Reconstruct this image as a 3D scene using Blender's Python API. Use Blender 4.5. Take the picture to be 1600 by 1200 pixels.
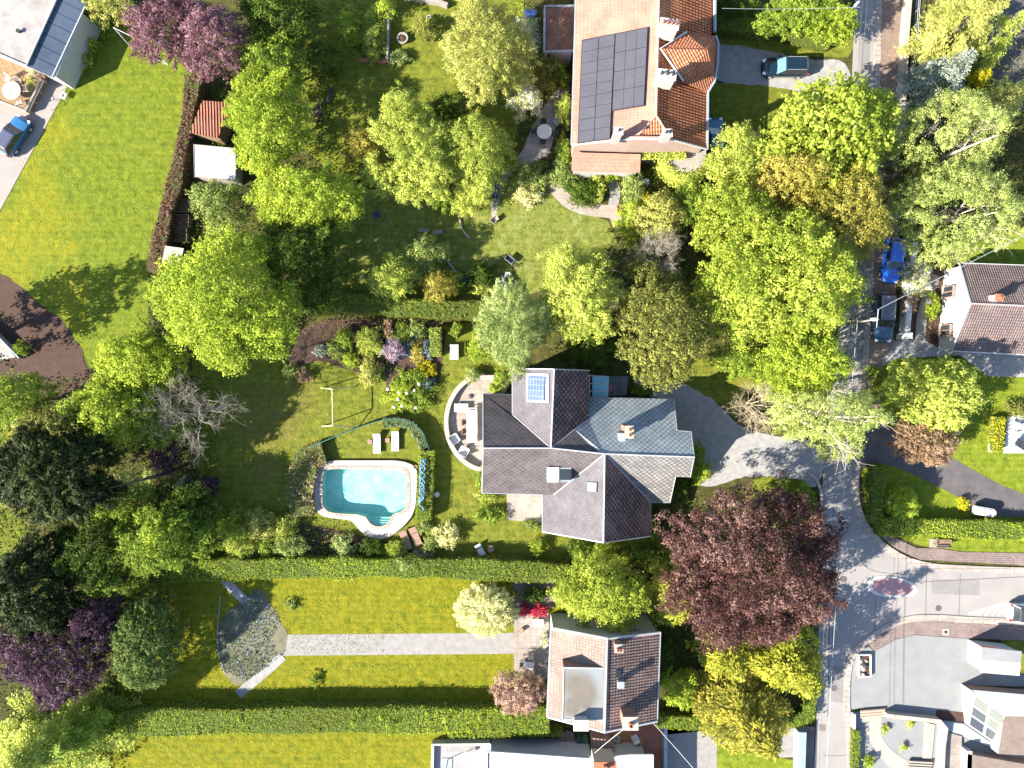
import bpy, math, random
import numpy as np
from math import radians, sin, cos, pi, hypot, atan2
from mathutils import Vector

for _o in list(bpy.data.objects): bpy.data.objects.remove(_o)
SC = bpy.context.scene
COL = SC.collection
# ------------------------------------------------------------------ camera, sky, sun, exposure
H = 70.0                                   # flying height of the camera above the gardens (m)
cam = bpy.data.cameras.new('camera'); cam_o = bpy.data.objects.new('camera', cam); COL.objects.link(cam_o)
cam.sensor_width = 36; cam.lens = 36 * H / 100.0; cam.clip_start = 0.5; cam.clip_end = 3000
cam_o.location = (0, 0, H); cam_o.rotation_euler = (0, 0, 0)
SC.camera = cam_o
SUN_EL, SUN_AZ = radians(32), atan2(-0.905, -0.425)      # azimuth measured from +Y towards +X
W = bpy.data.worlds.new('World'); SC.world = W; W.use_nodes = True
nt = W.node_tree; nt.nodes.clear()
sky = nt.nodes.new('ShaderNodeTexSky'); sky.sky_type = 'NISHITA'; sky.sun_disc = False
sky.sun_elevation = SUN_EL; sky.sun_rotation = SUN_AZ; sky.air_density = 1.0; sky.dust_density = 0.6; sky.ozone_density = 1.6
bg = nt.nodes.new('ShaderNodeBackground'); bg.inputs[1].default_value = 0.088
wo = nt.nodes.new('ShaderNodeOutputWorld')
nt.links.new(sky.outputs[0], bg.inputs[0]); nt.links.new(bg.outputs[0], wo.inputs[0])
sun = bpy.data.lights.new('sun', 'SUN'); sun.energy = 4.8; sun.angle = radians(0.5); sun.color = (1.0, 0.915, 0.77)
sun_o = bpy.data.objects.new('sun', sun); COL.objects.link(sun_o)
sd = Vector((sin(SUN_AZ) * cos(SUN_EL), cos(SUN_AZ) * cos(SUN_EL), sin(SUN_EL)))
sun_o.rotation_euler = sd.to_track_quat('Z', 'Y').to_euler(); sun_o.location = sd * 100
SC.view_settings.view_transform = 'Standard'; SC.view_settings.look = 'None'
SC.view_settings.exposure = 2.3; SC.view_settings.gamma = 1
SC.cycles.max_bounces = 6; SC.cycles.transparent_max_bounces = 8; SC.cycles.use_denoising = True

# ------------------------------------------------------------------ helpers
def P(px, py, z=0.0):
    """point at height z that stands where the survey photo has it"""
    k = (H - z) / H / 16.0
    return Vector(((px - 800) * k, (600 - py) * k, z))
def M(px): return px / 16.0

def tag(o, label=None, cat=None, group=None, kind=None):
    if label: o['label'] = label
    if cat: o['category'] = cat
    if group: o['group'] = group
    if kind: o['kind'] = kind
    return o
def empty(name, loc, rz=0, label=None, cat=None, group=None):
    o = bpy.data.objects.new(name, None); COL.objects.link(o)
    o.location = loc; o.rotation_euler.z = rz; o.empty_display_size = 0.3
    return tag(o, label, cat, group)

class MB:
    """collects faces (with material index) and makes one mesh object"""
    def __init__(s): s.v = []; s.f = []; s.m = []; s.uv = {}
    def face(s, pts, m=0):
        i = len(s.v); s.v += [tuple(p) for p in pts]; s.f.append(tuple(range(i, i + len(pts)))); s.m.append(m)
    def box(s, c, d, rz=0, m=0, ry=0, rx=0):
        from mathutils import Euler
        R = Euler((rx, ry, rz)).to_matrix(); c = Vector(c)
        i = len(s.v)
        for x in (-.5, .5):
            for y in (-.5, .5):
                for z in (-.5, .5):
                    s.v.append(tuple(c + R @ Vector((x * d[0], y * d[1], z * d[2]))))
        for q in ((0, 1, 3, 2), (4, 6, 7, 5), (0, 4, 5, 1), (2, 3, 7, 6), (0, 2, 6, 4), (1, 5, 7, 3)):
            s.f.append(tuple(i + k for k in q)); s.m.append(m)
        return s
    def prism(s, pts, z0, z1, m=0):
        """flat polygon pts (xy) between z0 and z1"""
        a = sum(pts[i][0] * pts[(i + 1) % len(pts)][1] - pts[(i + 1) % len(pts)][0] * pts[i][1] for i in range(len(pts)))
        if a < 0: pts = pts[::-1]
        n = len(pts); i = len(s.v)
        s.v += [(p[0], p[1], z0) for p in pts] + [(p[0], p[1], z1) for p in pts]
        s.f.append(tuple(range(i + n, i + 2 * n))); s.m.append(m)
        s.f.append(tuple(reversed(range(i, i + n)))); s.m.append(m)
        for k in range(n):
            j = (k + 1) % n
            s.f.append((i + k, i + j, i + n + j, i + n + k)); s.m.append(m)
        return s
    def tube(s, pts, r, n=6, m=0, cap=True):
        """tapered tube through pts; r number or list"""
        pts = [Vector(p) for p in pts]
        if not isinstance(r, (list, tuple)): r = [r] * len(pts)
        i0 = len(s.v)
        for k, p in enumerate(pts):
            d = (pts[min(k + 1, len(pts) - 1)] - pts[max(k - 1, 0)])
            if d.length < 1e-6: d = Vector((0, 0, 1))
            d.normalize()
            a = Vector((0, 0, 1)) if abs(d.z) < .9 else Vector((1, 0, 0))
            u = d.cross(a).normalized(); w = d.cross(u)
            for q in range(n):
                t = 2 * pi * q / n
                s.v.append(tuple(p + (u * cos(t) + w * sin(t)) * r[k]))
        for k in range(len(pts) - 1):
            for q in range(n):
                a = i0 + k * n + q; b = i0 + k * n + (q + 1) % n
                s.f.append((a, b, b + n, a + n)); s.m.append(m)
        if cap:
            s.f.append(tuple(i0 + q for q in range(n))); s.m.append(m)
            e = i0 + (len(pts) - 1) * n
            s.f.append(tuple(e + q for q in reversed(range(n)))); s.m.append(m)
        return s
    def lathe(s, prof, c=(0, 0, 0), n=20, m=0):
        i0 = len(s.v)
        for (r, z) in prof:
            for q in range(n):
                t = 2 * pi * q / n
                s.v.append((c[0] + r * cos(t), c[1] + r * sin(t), c[2] + z))
        for k in range(len(prof) - 1):
            for q in range(n):
                a = i0 + k * n + q; b = i0 + k * n + (q + 1) % n
                s.f.append((a, b, b + n, a + n)); s.m.append(m)
        s.f.append(tuple(i0 + q for q in reversed(range(n)))); s.m.append(m)
        e = i0 + (len(prof) - 1) * n
        s.f.append(tuple(e + q for q in range(n))); s.m.append(m)
        return s
    def build(s, name, mats, parent=None, uv=None, smooth=False, origin=None):
        if not isinstance(mats, (list, tuple)): mats = [mats]
        me = bpy.data.meshes.new(name)
        v = s.v
        if origin is not None: v = [(a[0] - origin[0], a[1] - origin[1], a[2] - origin[2]) for a in v]
        me.from_pydata(v, [], s.f)
        for m_ in mats: me.materials.append(m_)
        if len(mats) > 1: me.polygons.foreach_set('material_index', s.m)
        if uv == 'slope': slope_uv(me)
        if smooth: me.polygons.foreach_set('use_smooth', [True] * len(s.f))
        me.update()
        o = bpy.data.objects.new(name, me); COL.objects.link(o)
        if origin is not None: o.location = origin
        if parent is not None: o.parent = parent
        return o
def slope_uv(me):
    uvl = me.uv_layers.new(name='UVMap')
    for p in me.polygons:
        n = p.normal
        if abs(n.z) > 0.985 or abs(n.z) < 0.02:
            u = Vector((1, 0, 0)) if abs(n.z) > .5 else Vector((-n.y, n.x, 0)).normalized()
            w = n.cross(u)
        else:
            u = Vector((-n.y, n.x, 0)).normalized(); w = n.cross(u)
        for li in p.loop_indices:
            c = me.vertices[me.loops[li].vertex_index].co
            uvl.data[li].uv = (c.dot(u), c.dot(w))
def bevel(o, w=0.02, seg=2):
    b = o.modifiers.new('bevel', 'BEVEL'); b.width = w; b.segments = seg; b.limit_method = 'ANGLE'; return o
def copy_tree(o, parent=None):
    c = o.copy(); COL.objects.link(c)
    if parent is not None: c.parent = parent
    for ch in list(o.children): copy_tree(ch, c)
    return c

# ------------------------------------------------------------------ materials
def newmat(name):
    m = bpy.data.materials.new(name); m.use_nodes = True
    t = m.node_tree; return m, t, t.nodes['Principled BSDF']
def N(t, kind, **kw):
    n = t.nodes.new('ShaderNode' + kind)
    for k, v in kw.items():
        if k.startswith('_'): setattr(n, k[1:], v)
        else: n.inputs[k].default_value = v
    return n
def L(t, a, b): t.links.new(a, b)
def ramp(t, fac, cols, pos=None):
    r = t.nodes.new('ShaderNodeValToRGB'); e = r.color_ramp.elements
    n = len(cols); pos = pos or [i / (n - 1) for i in range(n)]
    while len(e) < n: e.new(0.5)
    for i in range(n): e[i].position = pos[i]; e[i].color = (*cols[i], 1)
    L(t, fac, r.inputs[0]); return r.outputs[0]
def noise(t, vec, scale, detail=4, rough=.55, dist=0):
    n = N(t, 'TexNoise', Scale=scale, Detail=detail, Roughness=rough, Distortion=dist); L(t, vec, n.inputs['Vector']); return n.outputs[0]
def mixc(t, f, a, b, mode='MIX'):
    m = t.nodes.new('ShaderNodeMix'); m.data_type = 'RGBA'; m.blend_type = mode
    for s, x in ((m.inputs[0], f), (m.inputs[6], a), (m.inputs[7], b)):
        if hasattr(x, 'is_output'): L(t, x, s)
        elif isinstance(x, (tuple, list)): s.default_value = (*x, 1)
        else: s.default_value = x
    return m.outputs[2]
def math_(t, op, a, b=0.0, clamp=False):
    m = t.nodes.new('ShaderNodeMath'); m.operation = op; m.use_clamp = clamp
    for s, x in ((m.inputs[0], a), (m.inputs[1], b)):
        if hasattr(x, 'is_output'): L(t, x, s)
        else: s.default_value = x
    return m.outputs[0]
def bump(t, b, h, strength=.5, dist=.05):
    n = N(t, 'Bump', Strength=strength, Distance=dist); L(t, h, n.inputs['Height']); L(t, n.outputs[0], b.inputs['Normal'])
def wpos(t): return t.nodes.new('ShaderNodeNewGeometry').outputs['Position']
def blob(t, pos, blobs, warp=2.5):
    """0..1 mask of soft irregular patches at world places (x, y, r)"""
    fl = t.nodes.new('ShaderNodeVectorMath'); fl.operation = 'MULTIPLY'; fl.inputs[1].default_value = (1, 1, 0); L(t, pos, fl.inputs[0]); pos = fl.outputs[0]
    nz = N(t, 'TexNoise', Scale=0.35, Detail=4.0); L(t, pos, nz.inputs['Vector'])
    va = t.nodes.new('ShaderNodeVectorMath'); va.operation = 'MULTIPLY_ADD'
    L(t, nz.outputs['Color'], va.inputs[0]); va.inputs[1].default_value = (warp * 2, warp * 2, 0); L(t, pos, va.inputs[2])
    acc = None
    for (x, y, r) in blobs:
        d = t.nodes.new('ShaderNodeVectorMath'); d.operation = 'DISTANCE'
        L(t, va.outputs[0], d.inputs[0]); d.inputs[1].default_value = (x + warp, y + warp, 0)
        mr = N(t, 'MapRange', **{'From Min': r * 1.15, 'From Max': r * 0.5}); L(t, d.outputs['Value'], mr.inputs[0])
        acc = mr.outputs[0] if acc is None else math_(t, 'MAXIMUM', acc, mr.outputs[0])
    return acc
MATS = {}
def surf(name, c1, c2=None, scale=2.0, rough=.8, bmp=0.0, bscale=20, c3=None, metal=0.0, spec=.3):
    if name in MATS: return MATS[name]
    m, t, b = newmat(name); p = wpos(t)
    b.inputs['Roughness'].default_value = rough; b.inputs['Metallic'].default_value = metal
    b.inputs['Specular IOR Level'].default_value = spec
    if c2 is None: b.inputs['Base Color'].default_value = (*c1, 1)
    else:
        n1 = noise(t, p, scale, 5, .6); c = ramp(t, n1, [c1, c2], [.3, .7])
        n2 = noise(t, p, scale * 9, 3)
        c = mixc(t, math_(t, 'MULTIPLY', n2, .5), c, c3 or tuple(x * .6 for x in c1))
        L(t, c, b.inputs['Base Color'])
    if bmp: bump(t, b, noise(t, p, bscale, 3), bmp, .03)
    MATS[name] = m; return m
def tilemat(name, c1, c2, gap, w=.3, h=.3, rot=0.0, offset=.5, bmp=.6, patches=None, rough=.85, gapw=.02, bdist=.05, stripes=0.0, spec=.08):
    """roof tiles in slope UV metres"""
    m, t, b = newmat(name)
    uv = t.nodes.new('ShaderNodeUVMap').outputs[0]
    mp = N(t, 'Mapping'); mp.inputs['Rotation'].default_value = (0, 0, rot); L(t, uv, mp.inputs[0])
    br = N(t, 'TexBrick', Scale=1.0, Bias=0.0); br.offset = offset
    br.inputs['Mortar Size'].default_value = gapw; br.inputs['Mortar Smooth'].default_value = .3
    br.inputs['Brick Width'].default_value = w; br.inputs['Row Height'].default_value = h
    br.inputs['Color1'].default_value = (*c1, 1); br.inputs['Color2'].default_value = (*c2, 1); br.inputs['Mortar'].default_value = (*gap, 1)
    L(t, mp.outputs[0], br.inputs['Vector'])
    p = wpos(t)
    c = mixc(t, math_(t, 'MULTIPLY', ramp(t, noise(t, p, .8, 6, .7), [(0, 0, 0), (1, 1, 1)], [.38, .70]), .6), br.outputs['Color'], tuple(x * .55 for x in c1), 'MIX')
    c = mixc(t, math_(t, 'MULTIPLY', ramp(t, noise(t, p, .35, 4, .6), [(0, 0, 0), (1, 1, 1)], [.5, .7]), .35), c, tuple(min(1, x * 1.35) for x in c2))
    lich = ramp(t, noise(t, p, 6, 4, .7), [(0, 0, 0), (1, 1, 1)], [.57, .68])
    c = mixc(t, math_(t, 'MULTIPLY', lich, .5), c, patches or tuple(min(1, x * 1.5 + .05) for x in c2))
    L(t, c, b.inputs['Base Color']); b.inputs['Roughness'].default_value = rough
    b.inputs['Specular IOR Level'].default_value = spec
    hgt = math_(t, 'MULTIPLY', br.outputs['Fac'], -1.0)
    if stripes:
        wv = N(t, 'TexWave', Scale=1.0); wv.wave_type = 'BANDS'; wv.bands_direction = 'X'
        wv.inputs['Scale'].default_value = 0.314 / stripes; L(t, uv, wv.inputs[0])
        hgt = math_(t, 'ADD', hgt, wv.outputs['Fac'])
    bump(t, b, hgt, bmp, bdist)
    MATS[name] = m; return m
def lawnmat(name, dark, mid, light, yellow, blobs=(), ybias=.62, scale=.25, brown=(.09, .06, .02), browns=()):
    dark, mid, light = [(r * 1.62, g * 1.02, b * 1.2) for (r, g, b) in (dark, mid, light)]; yellow = tuple(x * .95 for x in yellow)
    m, t, b = newmat(name); p = wpos(t)
    wv = N(t, 'TexWave', Scale=.55, Distortion=1.5, Detail=2.0); wv.bands_direction = 'Y'; L(t, p, wv.inputs[0])
    c = ramp(t, math_(t, 'ADD', noise(t, p, 1.4, 6, .65), math_(t, 'MULTIPLY', wv.outputs['Fac'], .06)), [dark, mid, light], [.3, .52, .76])
    big = noise(t, p, scale, 5, .6, .6)
    y = ramp(t, big, [(0, 0, 0), (1, 1, 1)], [ybias, ybias + .14])
    if blobs: y = math_(t, 'MAXIMUM', y, blob(t, p, blobs))
    brk = ramp(t, noise(t, p, 1.8, 6, .75, .5), [(0, 0, 0), (1, 1, 1)], [.36, .62])
    c = mixc(t, math_(t, 'MULTIPLY', math_(t, 'MULTIPLY', y, brk), .62), c, yellow)
    if browns:
        c = mixc(t, math_(t, 'MULTIPLY', math_(t, 'MULTIPLY', blob(t, p, browns), brk), .8), c, brown)
    fine = noise(t, p, 9, 4, .8)
    c = mixc(t, ramp(t, fine, [(0, 0, 0), (1, 1, 1)], [.42, .66]), c, mixc(t, .5, c, tuple(x * .45 for x in dark)))
    spk = ramp(t, noise(t, p, 14, 2, .7), [(0, 0, 0), (1, 1, 1)], [.64, .7])
    c = mixc(t, math_(t, 'MULTIPLY', spk, .55), c, tuple(min(1, x * 1.8 + .01) for x in light))
    L(t, c, b.inputs['Base Color']); b.inputs['Roughness'].default_value = .9; b.inputs['Specular IOR Level'].default_value = .1
    bump(t, b, math_(t, 'ADD', noise(t, p, 7, 5, .8), math_(t, 'MULTIPLY', noise(t, p, 1.1, 3), 2.0)), .8, .09)
    MATS[name] = m; return m
def leafmat(name, cols, trans=.35, rough=.5, pos=None):
    m, t, b = newmat(name)
    a = t.nodes.new('ShaderNodeAttribute'); a.attribute_name = 'var'
    c = ramp(t, a.outputs['Fac'], cols, pos)
    L(t, c, b.inputs['Base Color']); b.inputs['Roughness'].default_value = rough; b.inputs['Specular IOR Level'].default_value = .06
    tr = t.nodes.new('ShaderNodeBsdfTranslucent'); L(t, mixc(t, .5, c, tuple(min(1, x * 1.3) for x in cols[-1])), tr.inputs[0])
    mx = t.nodes.new('ShaderNodeMixShader'); mx.inputs[0].default_value = trans
    L(t, b.outputs[0], mx.inputs[1]); L(t, tr.outputs[0], mx.inputs[2]); L(t, mx.outputs[0], t.nodes['Material Output'].inputs[0])
    MATS[name] = m; return m
def paint(name, c, rough=.25, metal=.0, coat=.6):
    if name in MATS: return MATS[name]
    m, t, b = newmat(name); b.inputs['Base Color'].default_value = (*c, 1); b.inputs['Roughness'].default_value = rough
    b.inputs['Metallic'].default_value = metal; b.inputs['Coat Weight'].default_value = coat; b.inputs['Coat Roughness'].default_value = .06
    MATS[name] = m; return m

LM = {}
for nm, cols, tr in [
    ('lime', [(.065, .12, .01), (.125, .195, .018), (.20, .27, .03)], .4),
    ('lime_fresh', [(.065, .115, .010), (.135, .195, .022), (.21, .275, .045)], .42),
    ('green', [(.035, .068, .008), (.08, .14, .014), (.145, .205, .025)], .35),
    ('deep', [(.017, .036, .004), (.038, .075, .007), (.075, .125, .014)], .3),
    ('greygreen', [(.05, .085, .018), (.095, .145, .032), (.165, .22, .065)], .3),
    ('yellowgreen', [(.075, .12, .016), (.145, .205, .032), (.25, .315, .065)], .38),
    ('pale', [(.13, .155, .03), (.21, .235, .06), (.31, .33, .11)], .35),
    ('paleolive', [(.08, .11, .022), (.15, .185, .042), (.25, .285, .08)], .32),
    ('palegrey', [(.07, .12, .03), (.13, .19, .055), (.21, .275, .10)], .3),
    ('paleyg', [(.07, .11, .022), (.14, .20, .048), (.24, .31, .10)], .38),
    ('golden', [(.055, .075, .010), (.125, .138, .022), (.235, .225, .05)], .35),
    ('olive', [(.035, .05, .008), (.078, .10, .018), (.15, .175, .045)], .25),
    ('conifer_dark', [(.006, .012, .002), (.014, .026, .004), (.038, .056, .009)], .15),
    ('conifer_yellow', [(.03, .05, .005), (.10, .13, .010), (.24, .265, .032)], .2),
    ('conifer_gold', [(.022, .032, .005), (.075, .090, .010), (.23, .23, .03)], .2),
    ('blue', [(.04, .065, .045), (.10, .14, .10), (.18, .23, .17)], .15),
    ('plum', [(.055, .025, .03), (.12, .055, .068), (.22, .13, .15)], .3),
    ('plum_dark', [(.016, .008, .015), (.04, .018, .032), (.12, .075, .10)], .2),
    ('plum_hedge', [(.05, .02, .025), (.13, .07, .05), (.20, .12, .09)], .25),
    ('copper', [(.024, .010, .010), (.078, .037, .033), (.18, .11, .095)], .3),
    ('pink', [(.12, .07, .05), (.27, .17, .13), (.40, .28, .22)], .3),
    ('pinkbrown', [(.09, .06, .03), (.20, .13, .08), (.30, .21, .14)], .3),
    ('brownhedge', [(.08, .075, .02), (.20, .15, .085), (.32, .24, .16)], .25),
    ('holly', [(.022, .050, .009), (.048, .095, .018), (.11, .155, .045)], .2),
    ('cream', [(.12, .15, .04), (.24, .27, .09), (.42, .43, .20)], .3),
    ('blossom', [(.08, .12, .03), (.18, .22, .07), (.62, .60, .45)], .3),
    ('yellow', [(.20, .21, .01), (.36, .33, .015), (.50, .45, .03)], .3),
    ('lilac', [(.10, .07, .09), (.25, .19, .24), (.42, .34, .38)], .3),
    ('red', [(.10, .01, .02), (.28, .02, .05), (.45, .06, .08)], .3),
    ('hedge', [(.085, .07, .02), (.05, .08, .008), (.09, .135, .012), (.16, .205, .024)], .25),
    ('hedge_bright', [(.12, .10, .025), (.07, .115, .008), (.12, .185, .012), (.20, .25, .026)], .3),
    ('hedge_blue', [(.03, .055, .028), (.06, .10, .05), (.11, .15, .09)], .25),
    ('twig', [(.16, .13, .10), (.24, .20, .15), (.32, .27, .21)], .0),
    ('bluebell', [(.05, .085, .02), (.07, .11, .06), (.12, .16, .36)], .2),
    ('grass', [(.03, .07, .006), (.08, .14, .012), (.15, .21, .025)], .3)]:
    if cols[1][1] > cols[1][0] * .95 and nm != 'bluebell': kf = 1.0 if nm in ('deep', 'conifer_dark', 'olive', 'holly') else 1.22; cols = [(r * 1.38 * kf, g * 1.16 * kf, (b * 1.3 if b < .2 * g else b * (1.0 if kf == 1 else 1.25)) * kf + .003) for (r, g, b) in cols]
    if nm not in ('conifer_dark', 'twig', 'yellow'): cols = cols[:-2] + [tuple(x * 1.12 for x in cols[-2]), tuple(min(.75, x * 1.36) for x in cols[-1])]
    LM[nm] = leafmat('foliage_' + nm, cols, tr)
bark = surf('bark', (.07, .05, .035), (.14, .11, .08), 6, .9, .5, 30)
bark_pale = surf('pale_bark', (.30, .26, .21), (.42, .38, .32), 5, .8, .3, 30)
bark_grey = surf('grey_bark', (.16, .14, .12), (.27, .24, .2), 5, .85, .3, 30)
hedge_core = surf('hedge_core', (.035, .055, .008), (.06, .085, .012), 3, .95)

# ------------------------------------------------------------------ foliage
def np_mesh(name, V, F4, var, mats, midx=None):
    me = bpy.data.meshes.new(name)
    nv, nf = len(V), len(F4)
    me.vertices.add(nv); me.vertices.foreach_set('co', V.astype(np.float32).ravel())
    me.loops.add(nf * 4); me.loops.foreach_set('vertex_index', F4.astype(np.int32).ravel())
    me.polygons.add(nf); me.polygons.foreach_set('loop_start', np.arange(0, nf * 4, 4, dtype=np.int32))
    if midx is not None: me.polygons.foreach_set('material_index', midx.astype(np.int32))
    for m_ in mats: me.materials.append(m_)
    me.update(calc_edges=True)
    a = me.attributes.new('var', 'FLOAT', 'FACE'); a.data.foreach_set('value', np.clip(var, 0, 1).astype(np.float32))
    return me
def quads(C, Nn, size, rng, asp=.62, along=None):
    """leaf rhombi: centres C, normals Nn, size (n,), optional long direction"""
    n = len(C)
    Nn = Nn / (np.linalg.norm(Nn, axis=1, keepdims=True) + 1e-9)
    a = along if along is not None else rng.normal(size=(n, 3))
    T = a - (a * Nn).sum(1, keepdims=True) * Nn
    T /= (np.linalg.norm(T, axis=1, keepdims=True) + 1e-9)
    B = np.cross(Nn, T)
    s = size[:, None] * .5
    V = np.empty((n, 4, 3))
    V[:, 0] = C - T * s; V[:, 1] = C + B * s * asp + T * s * .1; V[:, 2] = C + T * s; V[:, 3] = C - B * s * asp + T * s * .1
    return V.reshape(-1, 3)
def nzf(rng, k=5, f=.8):
    """cheap smooth 3-D noise"""
    W_ = rng.normal(size=(k, 3)) * f; ph = rng.uniform(0, 6.28, k)
    return lambda X: np.sin(X @ W_.T + ph).mean(1) * 1.6
def darts(rng, n, inside, x0, x1, y0, y1, dmin):
    pts = []; tries = 0; cell = {}
    while len(pts) < n and tries < n * 14:
        tries += 1
        x, y = rng.uniform(x0, x1), rng.uniform(y0, y1)
        if not inside(x, y): continue
        k = (int(x // dmin), int(y // dmin)); ok = True
        for i in (-1, 0, 1):
            for j in (-1, 0, 1):
                for q in cell.get((k[0] + i, k[1] + j), ()):
                    if hypot(q[0] - x, q[1] - y) < dmin: ok = False
        if ok: cell.setdefault(k, []).append((x, y)); pts.append((x, y))
    return pts
SEED = [11]
def lobes(rng, rx, ry, n):
    if n == 0: return [(0, 0, 1, 1)]
    L_ = [(0, 0, .62, 1.0)]
    a0 = rng.uniform(0, 6.28)
    for i in range(n):
        a = a0 + 2 * pi * i / n + rng.uniform(-.25, .25); d = rng.uniform(.48, .74)
        L_.append((cos(a) * d, sin(a) * d, rng.uniform(.28, .46), rng.uniform(.66, .95)))
    for i in range(n // 2):
        a = rng.uniform(0, 6.28); d = rng.uniform(.1, .45)
        L_.append((cos(a) * d, sin(a) * d, rng.uniform(.28, .4), rng.uniform(.9, 1.06)))
    return L_
def crown_broad(rng, rx, ry, zb, zt, rc=.6, leaf=.26, dens=1.3, nl=7, flat=.75, gap=.0, ragged=.5, updir=.35, asp=.62, strands=0.0):
    """round-headed crown: leaf puffs laid over several overlapping limb domes"""
    LB = lobes(rng, rx, ry, nl)
    def hz(x, y):
        best = -1
        for (lx, ly, lr, lh) in LB:
            d2 = ((x / rx - lx) ** 2 + (y / ry - ly) ** 2) / (lr * lr)
            if d2 < 1: best = max(best, lh * ((1 - d2) ** .5) * .55 + lh * .45 - .25 * (lx * lx + ly * ly))
        return best
    bn = nzf(rng, 7, 1.7); bn2 = nzf(rng, 5, .8); area = pi * rx * ry; leaf = leaf * .86
    pts = darts(rng, int(area / (rc * rc) * 1.1) + 6, lambda x, y: hz(x, y) > 0, -rx * 1.05, rx * 1.05, -ry * 1.05, ry * 1.05, rc * .80)
    C = []; 
    for (x, y) in pts:
        t = min(1, max(.05, hz(x, y)))
        t = max(.08, t + (.10 * bn(np.array([[x, y, 0.]]))[0] + .07 * bn2(np.array([[x, y, 3.]]))[0]) * min(1, 3.0 / (zt - zb) + .35)); z = zb + (zt - zb) * t
        C.append((x, y, z - rc * .4 + rng.normal() * rc * .6, 1))
        if rng.random() < .95: C.append((x * .95 + rng.normal() * .2, y * .95 + rng.normal() * .2, zb + (zt - zb) * t * rng.uniform(.35, .75), 0))
    for k in range(int(len(pts) * ragged)):        # sprigs standing out past the outline
        (x, y) = pts[rng.integers(len(pts))]; r = hypot(x / rx, y / ry)
        if r > .55:
            f = rng.uniform(1.03, 1.20) ; C.append((x * f, y * f, zb + (zt - zb) * max(.1, hz(x, y)) * rng.uniform(.5, .9), 1))
    C = np.array(C)
    if gap > 0:
        g = nzf(rng, 6, 1.1)(C[:, :3]); C = C[g > -1 + gap * 1.2]
    m = len(C)
    per = max(8, int(dens * 7.5 * rc * rc / (leaf * leaf)))
    rcs = rc * rng.uniform(.65, 1.25, m)
    idx = np.repeat(np.arange(m), per)
    D = rng.normal(size=(m * per, 3)); D[:, 2] += updir * 1.2
    D /= np.linalg.norm(D, axis=1, keepdims=True)
    rad = rcs[idx] * rng.uniform(.40, 1.08, m * per)
    ax = np.arctan2(C[:, 1], C[:, 0]) + rng.normal(size=m) * .7; A_ = np.column_stack([np.cos(ax), np.sin(ax), np.zeros(m)])[idx]
    off = D * rad[:, None] * np.array([1, 1, flat]); al = (off * A_).sum(1, keepdims=True)
    off = off + A_ * al * .45 - (off - A_ * al) * np.array([.25, .25, 0])
    Pp = C[idx, :3] + off
    if strands > 0: Pp[:, 2] -= rng.uniform(0, strands, len(Pp))
    Nn = D + rng.normal(size=D.shape) * .42; Nn[:, 2] += updir * .7
    sz = leaf * rng.uniform(.6, 1.3, len(Pp))
    al_ = None
    if asp < .5: rd = Pp * np.array([1 / rx, 1 / ry, 0]); al_ = rd / (np.linalg.norm(rd, axis=1, keepdims=True) + .05) + rng.normal(size=Pp.shape) * .45; sz = sz * 1.35
    V = quads(Pp, Nn, sz, rng, asp, al_)
    cv = rng.normal(size=m) * .16 + nzf(rng, 5, .45)(C[:, :3]) * .16
    var = .48 + cv[idx] + rng.normal(size=len(idx)) * .16
    return V, var, C
def crown_conifer(rng, rx, ry, zb, zt, leaf=.3, dens=1.0, nb=0, droop=.25, power=1.0, open_=.0, asp=.4):
    """conifer: sprays of needles set along boughs that radiate from the stem in tiers"""
    hgt = zt - zb
    nb = nb or int(14 * (rx + ry) * .5 * dens)
    Cs, Ds, bv, Ss = [], [], [], []
    for b in range(nb):
        t = rng.random() ** 1.25 * .96
        a = rng.uniform(0, 2 * pi); ln = (1 - t ** power) * rng.uniform(.72, 1.08) + .06
        ex, ey = cos(a) * rx * ln, sin(a) * ry * ln
        z0 = zb + hgt * t; z1 = z0 - droop * ln * hgt * .35 + hgt * .06
        bl = hypot(ex, ey); nn = max(6, int(bl * 7 * dens / (leaf / .3)))
        q = np.sort(rng.uniform(.12 if t > .5 else .35, 1.0, nn)); d0 = np.array([ex, ey, z1 - z0])
        side = np.array([-sin(a), cos(a), 0.])
        cpos = np.array([0, 0, z0]) + q[:, None] * d0; cpos[:, 2] += np.sin(q * pi) * .25
        k = 5; v0 = rng.normal() * .13
        for j in range(k):
            sp = rng.normal(size=nn) * (.10 + .22 * bl * (1.1 - q) * .5 + .12) 
            C = cpos + side * sp[:, None] + rng.normal(size=(nn, 3)) * .09; C[:, 2] -= np.abs(sp) * .3
            Cs.append(C); dd = np.tile(d0 / (np.linalg.norm(d0) + 1e-6), (nn, 1)) + side * np.sign(sp)[:, None] * .7 + rng.normal(size=(nn, 3)) * .2
            Ds.append(dd); bv.append(v0 + rng.normal(size=nn) * .13 + (q - .5) * .35); Ss.append(leaf * rng.uniform(.7, 1.4, nn))
    C = np.concatenate(Cs); D = np.concatenate(Ds); var = .45 + np.concatenate(bv); S = np.concatenate(Ss)
    Nn = np.tile(np.array([0, 0, 1.]), (len(C), 1)) + rng.normal(size=C.shape) * .4 + C / (np.linalg.norm(C, axis=1, keepdims=True) + 1) * .4
    return quads(C, Nn, S, rng, asp, D), var, C
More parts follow.
